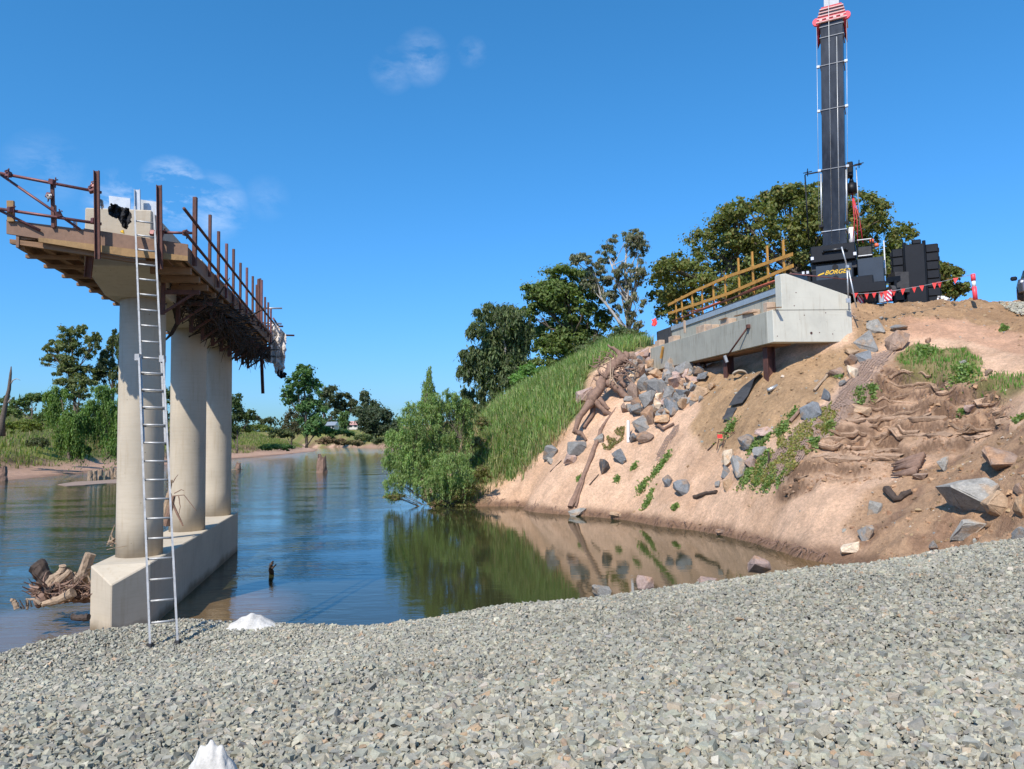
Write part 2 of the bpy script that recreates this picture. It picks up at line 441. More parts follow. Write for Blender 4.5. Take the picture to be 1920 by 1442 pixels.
# measured places on the near part of the right bank: (u, v, distance)
MP = [(1920, 985, 14.5), (1920, 900, 16.5), (1920, 820, 18), (1925, 760, 20), (1920, 700, 22), (1920, 640, 25.5), (1920, 600, 28), (1920, 572, 30.5),
      (1820, 1010, 15), (1820, 930, 17.5), (1820, 850, 20), (1820, 770, 21.8), (1820, 700, 23.6), (1820, 640, 26), (1820, 600, 28.5), (1820, 566, 30),
      (1700, 1040, 17.2), (1700, 960, 18.7), (1700, 900, 20.2), (1700, 830, 22), (1700, 760, 23.6), (1700, 700, 25), (1700, 640, 27), (1700, 600, 28.8), (1700, 572, 30),
      (1600, 1030, 18.9), (1600, 960, 20), (1600, 880, 21.7), (1600, 800, 23.6), (1600, 740, 25.0), (1600, 690, 26.4), (1612, 640, 27.9), (1612, 600, 29.2), (1620, 580, 30),
      (1500, 1010, 20.4), (1500, 950, 21.4), (1500, 880, 22.8), (1500, 820, 24), (1500, 760, 25.6), (1500, 710, 27.2), (1520, 680, 28.3),
      (1400, 980, 23.6), (1400, 920, 24.6), (1400, 850, 26), (1400, 790, 27.5), (1400, 740, 29), (1400, 710, 30.2),
      (1300, 970, 26.3), (1300, 920, 27.2), (1300, 850, 28.8), (1300, 800, 30), (1300, 750, 31.8), (1300, 715, 33.6), (1290, 694, 35.3),
      (1200, 950, 29.4), (1200, 900, 30.5), (1200, 850, 31.8), (1200, 800, 33.3), (1200, 750, 35), (1200, 710, 37), (1205, 680, 38.8), (1200, 655, 41),
      (1100, 940, 31.6), (1100, 900, 32.4), (1100, 850, 33.7), (1100, 800, 35.3), (1100, 750, 37.2), (1100, 705, 39.3), (1110, 668, 42),
      (1000, 925, 34.6), (1000, 870, 36.4), (1000, 800, 39), (1000, 740, 42.5), (1010, 712, 46),
      (905, 915, 37), (905, 870, 39), (905, 800, 43), (900, 770, 48), (860, 900, 40), (850, 860, 45)]
ctrl = [tuple(P(*m)) for m in MP]
ctrl += [(x, y, 0.0) for x, y in SHORE_R[2:18]]
ab_d = Vector((-0.1986, 0.9801, 0)); ab_p = Vector((0.9801, 0.1986, 0)); AB0 = P(1451, 640, 27.5); AB0.z = 0
def AB(s, t, z): return AB0 + ab_d * s + ab_p * t + Vector((0, 0, z))
for s_ in (0.8, 4, 8, 12): 
    ctrl.append(tuple(AB(s_, 1.5, 6.5))); ctrl.append(tuple(AB(s_, 3.0, 8.2)))
ctrl += [tuple(AB(13.5, .5, 7.6)), tuple(AB(14, 3, 8.4))]
ctrl += [(15, 36, 8.5), (21, 35, 8.5), (28, 33, 8.5), (14, 46, 8.5), (20, 50, 8.5), (32, 46, 8.5), (6, 52, 8.4), (4, 60, 8.5), (20, 62, 8.5), (36, 60, 8.5), (-1, 58, 7.6),
         (16, 14, 3.2), (15, 18, 4.6), (19, 20, 6.4), (23, 24, 7.9), (26, 16, 7.6), (22, 10, 5.2), (15, 6, 2.6), (13, 10, 1.8), (30, 8, 7.5), (35, 20, 8.5), (20, 27, 7.9), (22, 4, 4.6), (30, 30, 8.5)]
nw = np.array([(-.854, -.52)])
for (x, y) in SHORE_R[1:16]: ctrl.append((x - 2.2 * .854, y - 2.2 * .52, -1.3))
ctrl = np.array(ctrl)
def _phi(r2): return .5 * r2 * np.log(r2 + 1e-12)
def tps_fit(c, lam=.25):
    n = len(c); d2 = (c[:, None, 0] - c[None, :, 0]) ** 2 + (c[:, None, 1] - c[None, :, 1]) ** 2
    K = _phi(d2) + lam * np.eye(n); Pm = np.c_[np.ones(n), c[:, :2]]
    A = np.zeros((n + 3, n + 3)); A[:n, :n] = K; A[:n, n:] = Pm; A[n:, :n] = Pm.T
    return np.linalg.solve(A, np.r_[c[:, 2], 0, 0, 0])
TW = tps_fit(ctrl)
def tps(x, y, c, w):
    sh = x.shape; x = x.ravel(); y = y.ravel(); out = w[-3] + w[-2] * x + w[-1] * y
    for i in range(len(c)): out = out + w[i] * _phi((x - c[i, 0]) ** 2 + (y - c[i, 1]) ** 2)
    return out.reshape(sh)
PLAT = 8.5
def bank_r(x, y):
    sd = polydist(x, y, SHORE_R)
    t = tps(np.clip(x, -12, 45), np.clip(y, 0, 64), ctrl, TW)
    t = np.minimum(t, PLAT); t = np.maximum(t, -1.6)
    gen = np.clip(sd * .62, -1.6, PLAT)
    w = smooth(44, 56, y) + smooth(38, 48, x); w = np.clip(w, 0, 1)
    w = np.where(y < 2, np.maximum(w, smooth(2, -4, y)), w)
    return t * (1 - w) + gen * w
LP = np.array([(-30, -1.5), (-3, -.9), (0, 0), (4.2, .55), (6, .95), (7.2, 2.2), (12, 3.2), (20, 5.2), (28, 8.3), (40, 8.6), (5000, 8.6)])
def bank_l(x, y):
    sd = -polydist(x, y, SHORE_L)
    return np.interp(sd + (fbm(x, y, 3, .05) - .5) * np.clip(sd, 0, 8) * .9, LP[:, 0], LP[:, 1])
def land(x, y):
    """height of the bare land, without small relief"""
    x = np.asarray(x, float); y = np.asarray(y, float)
    z = np.maximum(bank_r(x, y), bank_l(x, y))
    back = np.clip((-9 - y) * .35 - 1.2, -1.6, PLAT)
    back = np.where(x > -30, back, -1.6)
    return np.maximum(z, back)
def hit(u, v, t0=8, t1=140, f=land):
    d = ray(u, v); ys = np.concatenate([np.arange(t0, 60, .15), np.arange(60, t1, .6)])
    xs = d.x / d.y * ys; zs = CAMZ + d.z / d.y * ys
    h = f(xs, ys); k = np.argmax(zs < np.maximum(h, 0))
    if not (zs < np.maximum(h, 0)).any(): k = len(ys) - 1
    if k == 0: k = 1
    a, b = zs[k - 1] - max(h[k - 1], 0), zs[k] - max(h[k], 0); t = a / (a - b) if a != b else 0
    t = min(max(t, 0), 1)
    Y = ys[k - 1] + (ys[k] - ys[k - 1]) * t
    return P(u, v, Y)

# regions of the bank, outlined as the photograph shows them and laid on the ground they cover
SCARP = [(1500, 850), (1530, 800), (1590, 755), (1640, 700), (1680, 665), (1740, 700), (1800, 715), (1870, 720), (1900, 800), (1850, 830), (1790, 855), (1690, 880), (1620, 905), (1540, 915), (1470, 940), (1450, 925), (1480, 880)]
LEDGE2 = [(1640, 690), (1750, 690), (1790, 740), (1850, 730), (1890, 790), (1840, 800), (1780, 830), (1600, 860), (1560, 820), (1640, 780), (1600, 760)]
BROWN_A = [(1290, 700), (1400, 690), (1620, 640), (1600, 690), (1560, 740), (1500, 780), (1440, 815), (1380, 845), (1320, 835), (1290, 800), (1320, 760), (1300, 730)]
BROWN_T = [(1600, 560), (1960, 540), (1960, 640), (1880, 622), (1800, 600), (1730, 598), (1680, 620), (1640, 650), (1598, 690)]
BROWN_B = [(1960, 790), (1880, 808), (1830, 850), (1760, 870), (1690, 905), (1620, 925), (1580, 980), (1640, 1070), (1960, 1070)]
ORANGE_T = [(1690, 600), (1760, 590), (1960, 640), (1960, 680), (1880, 660), (1800, 640), (1700, 630)]
GREEN_U = [(885, 900), (900, 800), (925, 750), (985, 705), (1060, 660), (1140, 625), (1215, 620), (1222, 652), (1150, 672), (1105, 705), (1090, 770), (1050, 815), (1000, 860), (960, 890), (920, 910)]
TURF = [(1675, 668), (1720, 645), (1760, 652), (1815, 655), (1838, 690), (1835, 715), (1790, 712), (1740, 700), (1700, 695)]
TURF2 = [(1830, 730), (1870, 702), (1930, 708), (1930, 735), (1880, 745)]

def axis(segs):
    out = []
    for a, b, st in segs:
        n = max(1, int(round((b - a) / st))); out += list(np.linspace(a, b, n, endpoint=False))
    out.append(segs[-1][1]); return np.array(out)
gx = axis([(-6000, -1500, 900), (-1500, -400, 100), (-400, -120, 12), (-120, -30, 1.5), (-30, -6, 1.5), (-6, 22, .10), (22, 40, .7), (40, 120, 6), (120, 600, 60), (600, 6000, 900)])
gy = axis([(-3000, -200, 700), (-200, -20, 20), (-20, 11, 1.5), (11, 14, .5), (14, 46, .10), (46, 60, .5), (60, 170, 1.6), (170, 420, 3.5), (420, 460, 10), (460, 1500, 80), (1500, 9000, 1500)])
GX, GY = np.meshgrid(gx, gy)
GZ = land(GX, GY)
U, V = proj(GX, GY, GZ)
near = (GX > -6) & (GX < 22.1) & (GY > 13.9) & (GY < 46.1)
sdr = polydist(GX, GY, SHORE_R); sdl = -polydist(GX, GY, SHORE_L)
above = GZ > 0.03
reg = lambda poly: (inpoly(U + 18 * (fbm(GX, GY, 4, .9) - .5), V + 16 * (fbm(GX + 30, GY, 4, .9) - .5), poly) & near).astype(float)
def blur(a, k=2):
    for _ in range(k):
        b = a.copy(); b[1:-1, 1:-1] = (a[1:-1, 1:-1] * 4 + a[:-2, 1:-1] + a[2:, 1:-1] + a[1:-1, :-2] + a[1:-1, 2:]) / 8; a = b
    return a
rS = blur(reg(SCARP), 3); rL = blur(reg(LEDGE2), 3); rA = blur(reg(BROWN_A), 3); rT = blur(reg(BROWN_T), 4); rB = blur(reg(BROWN_B), 4); rO = blur(reg(ORANGE_T), 3)
rG = blur(reg(GREEN_U), 3); rTu = blur(np.maximum(reg(TURF), reg(TURF2)), 2)
# relief: general lumps, wind and water worn runnels, washed-out ledges in the scarp
nb = near.astype(float) * smooth(.0, .5, GZ)
nbw = nb * (1 - smooth(8.3, 8.5, GZ) * .7)
Z = GZ.copy()
Z += nbw * (fbm(GX, GY, 5, .55) - .5) * .38
Z += nb * (fbm(GX, GY, 4, 2.2) - .5) * .22
Z += nb * (fbm(GX, GY, 2, 6.5) - .5) * .07
# runnels run down the slope: stretch noise along the fall line
fx = GX * .52 - GY * .854; fy = GX * .854 + GY * .52
Z -= nb * (1 - rS) * (1 - rT) * np.clip(np.abs(fbm(fx * 1.1, fy * .22, 4, 1.5) - .5) * -6 + .55, 0, 1) * .12
# ledges
def terrace(z, h, sharp, jit):
    q = (z + jit) / h; k = np.floor(q); f = q - k
    return (k + smooth(.5 - sharp, .5 + sharp, f)) * h - jit
jit = (fbm(GX, GY, 3, .45) - .5) * .8
T1 = terrace(Z, .60, .13, jit); T2 = terrace(Z, .29, .2, jit * 1.3 + (fbm(GX, GY, 3, 1.6) - .5) * .10)
wS = np.clip(rS * 1.4 * smooth(.22, .5, fbm(GX, GY, 3, .8) + rL * .35), 0, 1)
Z = Z * (1 - wS) + (T1 * .65 + T2 * .35) * wS
Z = blur(Z, 1) * near + Z * (1 - near)
Z += wS * (fbm(GX * 1.0, GY, 4, 2.6) - .5) * .22
Z -= rL * .5 * smooth(.42, .62, fbm(GX + 9, GY + 4, 4, .9))
Z += rTu * .12
# clods in brown soil
Z += (rA * .4 + rT + rB) * np.maximum(fbm(GX, GY, 3, 4.5) - .55, 0) * .4
# little cut bank at the water's edge
e = near * smooth(.62, .3, np.abs(GZ - .30)) * smooth(-.5, 1.2, sdr)
Z += e * (fbm(GX, GY, 4, 1.7) - .42) * .45
Z = np.where(near & (GZ > .02), np.maximum(Z, .015), Z)
# wave of the far banks
far = ~near & above
Z = np.where(far, Z + (fbm(GX, GY, 5, .09) - .5) * np.clip(GZ, 0, 4) * .35 + (fbm(GX, GY, 3, .6) - .5) * .25 * np.clip(GZ, 0, 1), Z)

def mixp(c, w, k): return c * (1 - w[..., None]) + np.array(k) * w[..., None]
n1 = fbm(GX, GY, 5, .35); n2 = fbm(GX + 50, GY, 5, 1.6); n3 = fbm(GX, GY + 90, 4, 5.0)
c = np.zeros(GX.shape + (3,)); c[:] = (.68, .45, .295)
c = mixp(c, smooth(.48, .66, n1) * .5, (.54, .335, .20))
c = mixp(c, smooth(.55, .7, n2) * .45, (.46, .285, .175))
c = mixp(c, wS * (.45 + .5 * smooth(.35, .65, n2)), (.42, .265, .16))
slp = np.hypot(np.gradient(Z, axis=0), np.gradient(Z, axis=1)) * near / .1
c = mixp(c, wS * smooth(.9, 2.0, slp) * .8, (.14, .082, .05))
c = mixp(c, rA * .95, (.42, .27, .145)); c = mixp(c, rA * smooth(.5, .7, n3) * .5, (.28, .18, .10))
c = mixp(c, rT * .95, (.41, .255, .135)); c = mixp(c, rT * smooth(.5, .7, n2) * .5, (.26, .155, .085))
c = mixp(c, rB * .9 * smooth(.2, .5, n1 + .1), (.40, .25, .145)); c = mixp(c, rB * smooth(.55, .68, n2) * .6, (.22, .13, .085))
c = mixp(c, rO * .7, (.55, .31, .19))
c = mixp(c, rTu * .8, (.16, .15, .05)); c = mixp(c, rG * .85, (.12, .14, .05))
brush = blur(reg([(840, 960), (850, 880), (900, 800), (930, 800), (905, 900), (915, 950)]), 3)
c = mixp(c, brush * .8, (.20, .15, .08))
NETP = [(1400 + a / 3.004, 580 + b / 3.004) for a, b in ((640, 300), (745, 240), (850, 235), (760, 330), (700, 400), (690, 480), (610, 560), (540, 620), (480, 700), (400, 760), (320, 840), (260, 920), (190, 990), (60, 980), (100, 880), (180, 780), (300, 650), (400, 560), (480, 520), (560, 420))]
c = mixp(c, blur(reg(NETP), 1) * .8, (.40, .285, .215))
wet = near * smooth(.42, .12, Z + (n2 - .5) * .3)
c = mixp(c, wet * .85, (.17, .095, .055))
# land away from the works: dry grass, scrub and green; the far beach is sandy
g1 = fbm(GX, GY, 5, .06); g2 = fbm(GX + 11, GY + 7, 4, .35)
cf = np.zeros_like(c); cf[:] = (.145, .150, .045)
cf = mixp(cf, smooth(.45, .6, g1), (.20, .21, .05)); cf = mixp(cf, smooth(.5, .68, g2) * .7, (.24, .17, .09))
sc = smooth(2.6, 1.9, GZ) * smooth(.7, 1.0, GZ); cf = mixp(cf, sc * smooth(.35, .55, g2) * .9, (.17, .105, .065))
cf = mixp(cf, smooth(1.05, .85, GZ), (.46, .29, .20)); cf = mixp(cf, smooth(.2, .02, GZ), (.22, .13, .085))
wf = np.where(near, 0.0, smooth(45, 50, GY) + smooth(-4, -8, GX) + smooth(22, 30, GX) * .0 + smooth(60, 90, GX)); wf = np.clip(wf, 0, 1)
c = c * (1 - wf[..., None]) + cf * wf[..., None]
platr = ((GX > 8) & (GY > 31) & (GY < 80) & ~near) | ((GX > 22) & (GY > 4) & (GY < 80))
c = np.where(platr[..., None], np.array((.33, .21, .115)) * (.7 + .6 * g2[..., None]), c)
ny, nx = GX.shape
idx = np.arange(nx * ny).reshape(ny, nx)
Fq = np.stack([idx[:-1, :-1], idx[:-1, 1:], idx[1:, 1:], idx[1:, :-1]], -1).reshape(-1, 4)
Vq = np.stack([GX, GY, Z], -1).reshape(-1, 3)
keep = (Z.reshape(-1)[Fq].max(1) > -1.2) | (np.abs(GX.reshape(-1)[Fq]).max(1) > 500)
ground = fast_mesh('ground', Vq, Fq[keep], 'land', c.reshape(-1, 3), 'POINT', smoothf=True)
tag(ground, 'sandy river banks and flat farmland on both sides of the river', kind='structure')

from mathutils.bvhtree import BVHTree
_nearf = near.reshape(-1)[Fq].any(1) 
BV = BVHTree.FromPolygons([tuple(p) for p in Vq], [tuple(f) for f in Fq[_nearf].tolist()])
def gz(x, y):
    """real ground height with relief, in the near part of the right bank"""
    r = BV.ray_cast(Vector((x, y, 20)), Vector((0, 0, -1)))
    return r[0].z if r[0] is not None else float(land(np.array([x]), np.array([y]))[0])
def hitr(u, v):
    d = ray(u, v); r = BV.ray_cast(C0, d)
    return r[0] if r[0] is not None else hit(u, v)

# ------------------------------------------------------------------ water
def water_material():
    m, nt, b = mat('river_water')
    g = nt.nodes.new('ShaderNodeNewGeometry'); pos = g.outputs['Position']
    sx = nt.nodes.new('ShaderNodeSeparateXYZ'); nt.links.new(pos, sx.inputs[0])
    def mth(op, a, bb=None, cl=False):
        n = nt.nodes.new('ShaderNodeMath'); n.operation = op; n.use_clamp = cl
        for i, x in enumerate((a, bb)):
            if x is None: continue
            if isinstance(x, (int, float)): n.inputs[i].default_value = x
            else: nt.links.new(x, n.inputs[i])
        return n.outputs[0]
    b.inputs['IOR'].default_value = 1.333; b.inputs['Roughness'].default_value = .025
    b.inputs['Specular IOR Level'].default_value = .5
    # silty shoals round the pier, seen through thin water
    def patch(cx, cy, rx, ry):
        dx = mth('DIVIDE', mth('SUBTRACT', sx.outputs[0], cx), rx); dy = mth('DIVIDE', mth('SUBTRACT', sx.outputs[1], cy), ry)
        r = mth('SQRT', mth('ADD', mth('MULTIPLY', dx, dx), mth('MULTIPLY', dy, dy)))
        return mth('SUBTRACT', 1.0, r, True)
    s = patch(-8.3, 13.9, 3.2, 2.6); s = mth('MAXIMUM', s, patch(-6.0, 14.6, 1.9, 3.0)); s = mth('MAXIMUM', s, patch(8.5, 18.5, 2.6, 3.2))
    nn = noise_out(nt, .9, 5, .6, pos)
    s = mth('MULTIPLY', s, mth('ADD', nn, .55)); s = mth('MULTIPLY', s, 2.2, True)
    col = mixc(nt, s, (.034, .035, .014), (.15, .095, .04))
    nt.links.new(col, b.inputs['Base Color'])
    # ripples: calm pool under the right bank, livelier open river to the left and beyond
    mp = nt.nodes.new('ShaderNodeMapping'); mp.inputs['Scale'].default_value = (.55, 1.9, 1); mp.inputs['Rotation'].default_value = (0, 0, math.radians(6)); nt.links.new(pos, mp.inputs[0])
    r1 = noise_out(nt, 1.5, 4, .55, mp.outputs[0], .4); r2 = noise_out(nt, 5.5, 3, .5, mp.outputs[0], .3); r3 = noise_out(nt, .22, 3, .5, mp.outputs[0])
    calm = mth('MULTIPLY', mth('SUBTRACT', mth('ADD', mth('MULTIPLY', sx.outputs[0], .854), mth('MULTIPLY', sx.outputs[1], .10)), -3.2), .28, True)
    wind = mth('MULTIPLY', mth('SUBTRACT', r3, .38), 4.0, True)
    amp = mth('ADD', mth('MULTIPLY', mth('SUBTRACT', 1.0, calm), mth('ADD', mth('MULTIPLY', wind, .32), .085)), .022)
    h = mth('ADD', mth('MULTIPLY', r1, 1.0), mth('MULTIPLY', r2, .32))
    bp = node(nt, 'ShaderNodeBump', Distance=.085); nt.links.new(h, bp.inputs['Height']); nt.links.new(amp, bp.inputs['Strength'])
    nt.links.new(bp.outputs[0], b.inputs['Normal'])
    return m
M['water'] = water_material()
wx = 6000
tag(fast_mesh('water', [(-wx, -400, 0), (wx, -400, 0), (wx, 9000, 0), (-wx, 9000, 0)], [(0, 1, 2, 3)], 'water'), 'calm brown-green river reflecting the sky', kind='structure')
# ================================================================== GRAVEL PLATFORM
CREST = [(-260, 1285, 8.6), (-120, 1250, 9.0), (0, 1222, 9.5), (60, 1206, 9.9), (180, 1181, 10.8), (290, 1170, 11.5), (350, 1163, 11.8), (420, 1165, 11.5), (540, 1169, 11.2), (640, 1174, 10.9), (720, 1171, 10.9),
         (810, 1162, 11.0), (870, 1150, 11.0), (940, 1133, 10.9), (1030, 1128, 10.8), (1120, 1121, 10.7), (1240, 1102, 10.8), (1330, 1096, 10.8), (1440, 1074, 11.0), (1540, 1062, 11.2), (1620, 1059, 11.3), (1700, 1046, 11.5), (1760, 1032, 11.6),
         (1850, 1016, 11.7), (1920, 1010, 11.8), (2050, 990, 12.2), (2300, 960, 12.6)]
crest = [P(*k) for k in CREST]
crest2 = [(p.x, p.y) for p in crest]
gc = [(p.x, p.y, p.z) for p in crest] + [(-7, 4, 1.5), (-3, 3.5, 1.66), (0, 3.5, 1.70), (3, 3.5, 1.75), (7, 4, 1.9), (-6, 0, 1.7), (0, 0, 1.70), (7, 0, 1.9), (-8, -6, 1.7), (0, -6, 1.7), (9, -6, 2.0), (14, 2, 2.4), (16, 8, 2.9)]
fo = P(281, 1217, 10.2); gc += [(fo.x, fo.y, fo.z), (fo.x + .4, fo.y, fo.z + .01)]
gc = np.array(gc); GW = tps_fit(gc, .6)
def gravel_h(x, y):
    x = np.asarray(x, float); y = np.asarray(y, float)
    t = tps(x, y, gc, GW)
    d = -polydist(x, y, crest2)            # positive beyond the crest
    t = t + (fbm(x, y, 3, .5) - .5) * .10
    drop = np.maximum(d, 0)
    return t - np.minimum(drop * .68, drop * drop * .9 + drop * .25) - smooth(0, .5, d) * .02
ax_ = axis([(-12, -9, .5), (-9, 14, .14), (14, 20, .5)]); ay_ = axis([(-9, 2.5, .6), (2.5, 14.5, .14)])
AX, AY = np.meshgrid(ax_, ay_); AZ = gravel_h(AX, AY)
AZ = np.maximum(AZ, -.8)
gcol = np.zeros(AX.shape + (3,)); gcol[:] = (.33, .32, .265); gcol = gcol * (.7 + .5 * fbm(AX, AY, 4, 2)[..., None])
n_ = AX.shape; ii = np.arange(AX.size).reshape(n_)
Fg = np.stack([ii[:-1, :-1], ii[:-1, 1:], ii[1:, 1:], ii[1:, :-1]], -1).reshape(-1, 4)
M['gbase'] = attr_mat('gravel_bed', .95, 1.0, 30, .05, .35, 1.5)
tag(fast_mesh('gravel_bed', np.stack([AX, AY, AZ - .035], -1).reshape(-1, 3), Fg, 'gbase', gcol.reshape(-1, 3), 'POINT', True), 'bed of the gravel working platform at the water', kind='structure')

PAL = np.array([(.34, .34, .28), (.27, .285, .25), (.40, .40, .33), (.22, .24, .225), (.37, .36, .28), (.46, .45, .38), (.31, .315, .28), (.40, .34, .25), (.52, .48, .40), (.45, .29, .17), (.17, .18, .18), (.32, .345, .30)])
PAL = PAL * .62 + PAL.mean(0) * .38
PW = np.array([.17, .15, .13, .13, .1, .06, .12, .05, .03, .012, .058, .10]); PW = PW / PW.sum()
def scatter_stones(name, x, y, z, size, label, palette=PAL, pw=PW, parent=None, flat=.62, gain=1.0):
    n = len(x)
    cube = np.array([(-1, -1, -1), (1, -1, -1), (1, 1, -1), (-1, 1, -1), (-1, -1, 1), (1, -1, 1), (1, 1, 1), (-1, 1, 1)], float) * .5
    q = np.array([(0, 3, 2, 1), (4, 5, 6, 7), (0, 1, 5, 4), (1, 2, 6, 5), (2, 3, 7, 6), (3, 0, 4, 7)])
    v = cube[None] * rng.uniform(.62, 1.12, (n, 8, 1)) + rng.normal(0, .09, (n, 8, 3)); v[:, 4:, :2] *= rng.uniform(.55, 1.0, (n, 1, 2))
    sc = np.stack([rng.uniform(.8, 1.35, n), rng.uniform(.6, 1.0, n), rng.uniform(.38, .8, n) * flat / .62], -1)
    v = v * sc[:, None, :]
    yaw = rng.uniform(0, 2 * math.pi, n); tx = rng.normal(0, .27, n); ty = rng.normal(0, .27, n)
    def rot(v, a, i, j):
        c_, s_ = np.cos(a)[:, None], np.sin(a)[:, None]; vi = v[..., i] * c_ - v[..., j] * s_; vj = v[..., i] * s_ + v[..., j] * c_
        v[..., i] = vi; v[..., j] = vj
    rot(v, tx, 1, 2); rot(v, ty, 0, 2); rot(v, yaw, 0, 1)
    v = v * np.asarray(size).reshape(-1, 1, 1) + np.stack([x, y, z], -1)[:, None, :]
    f = (q[None] + (np.arange(n) * 8)[:, None, None]).reshape(-1, 4)
    ci = rng.choice(len(palette), n, p=pw); c_ = palette[ci] * rng.uniform(.85, 1.15, (n, 1)) * (1 + rng.normal(0, .015, (n, 3))) * (.84 + .34 * fbm(np.asarray(x), np.asarray(y), 4, .45))[:, None]
    c_ = c_ * np.array((1.05, 1.0, .92))
    col = np.repeat(np.clip(c_ * gain, .01, .9), 6, 0)
    return tag(fast_mesh(name, v.reshape(-1, 3), f, 'stone', col, 'FACE'), label, kind='stuff')
sp = .0285
X_, Y_ = np.meshgrid(np.arange(-11, 16, sp), np.arange(2.6, 13.2, sp))
X_ = (X_ + rng.uniform(-.5, .5, X_.shape) * sp * 1.3).ravel(); Y_ = (Y_ + rng.uniform(-.5, .5, Y_.shape) * sp * 1.3).ravel()
dc = -polydist(X_, Y_, crest2)
Zg = gravel_h(X_, Y_); uu, vv = proj(X_, Y_, Zg)
inv = (uu > -60) & (uu < 1985) & (vv < 1560) & (vv > 900) & (dc < .75)
dens = np.where(Y_ > 6, .74, .96)
k = inv & (rng.random(X_.shape) < dens)
X_, Y_, Zg, dc = X_[k], Y_[k], Zg[k], dc[k]
sz = rng.gamma(6, 1 / 6., len(X_)) * .0365; sz = np.clip(sz, .012, .085) * np.where(Y_ > 6, .93, 1.0)
scatter_stones('gravel', X_, Y_, Zg + rng.uniform(-.018, .014, len(X_)), sz, 'grey crushed rock gravel covering the foreground platform', gain=.93)


# ================================================================== LEAVES AND TREES
def leaf_cloud(c, n, size, aspect, colr, droop=0.0, out=None, jitter=.25):
    """c (n,3) leaf places; returns rhombus quads"""
    n = len(c)
    a = rng.normal(0, 1, (n, 3)); a /= np.linalg.norm(a, axis=1, keepdims=True)
    if out is not None:
        nrm = out * 1.7 + a; 
    else: nrm = a.copy()
    nrm[:, 2] += .35; nrm /= np.linalg.norm(nrm, axis=1, keepdims=True)
    d = rng.normal(0, 1, (n, 3)); d[:, 2] -= droop * 3
    d -= nrm * (d * nrm).sum(1, keepdims=True); d /= np.linalg.norm(d, axis=1, keepdims=True) + 1e-9
    e = np.cross(nrm, d); s = (size * rng.uniform(.6, 1.35, n))[:, None]
    L = d * s; W = e * s / aspect
    V_ = np.stack([c - L * .5, c + W * .5 + nrm * s * .06, c + L * .5, c - W * .5 + nrm * s * .06], 1).reshape(-1, 3)
    F_ = np.arange(n * 4).reshape(n, 4)
    return V_, F_
def crown_points(blobs, total, sub=10, shell=.75, subr=.36, strands=0.0):
    """blobs: (centre Vector, rx, ry, rz); leaves sit in small clumps spread over each blob"""
    pts = []; outs = []; tone = []
    vol = np.array([b[1] * b[3] for b in blobs]); vol = vol / vol.sum()
    for (c_, rx, ry, rz), w in zip(blobs, vol):
        n = int(total * w); 
        if n < 4: continue
        k = max(6, int(sub * 1.6))
        dirs = rng.normal(0, 1, (k, 3)); dirs /= np.linalg.norm(dirs, axis=1, keepdims=True)
        dirs[:, 2] = np.where(rng.random(k) < .35, np.abs(dirs[:, 2]), dirs[:, 2])
        rad = rng.uniform(.35, 1.0, k) ** .6 * shell
        cc = np.array(c_) + dirs * rad[:, None] * np.array([rx, ry, rz])
        sr = rng.uniform(.5, 1.35, k) * subr
        tn = rng.uniform(.78, 1.22, k)
        ci = rng.integers(0, k, n)
        d = rng.normal(0, 1, (n, 3)); d /= np.linalg.norm(d, axis=1, keepdims=True)
        r = np.abs(rng.normal(0, .62, n)).clip(0, 1.7)
        p = cc[ci] + d * (r * sr[ci])[:, None] * np.array([rx, ry, rz * .85])
        if strands: p[:, 2] -= rng.exponential(strands * rz, n) * (rng.random(n) < .6)
        pts.append(p); outs.append(d); tone.append(tn[ci])
    return np.concatenate(pts), np.concatenate(outs), np.concatenate(tone)
def leaf_colors(n, base, tone, var=.18, warm=.1, alt=None, altp=0):
    c_ = np.array(base)[None] * tone[:, None] * rng.uniform(1 - var, 1 + var, (n, 1))
    c_[:, 0] *= rng.uniform(1 - warm, 1 + warm * 2, n)
    if alt is not None:
        k = rng.random(n) < altp; c_[k] = np.array(alt) * rng.uniform(.8, 1.2, (k.sum(), 1))
    return np.clip(c_, 0.004, .9)
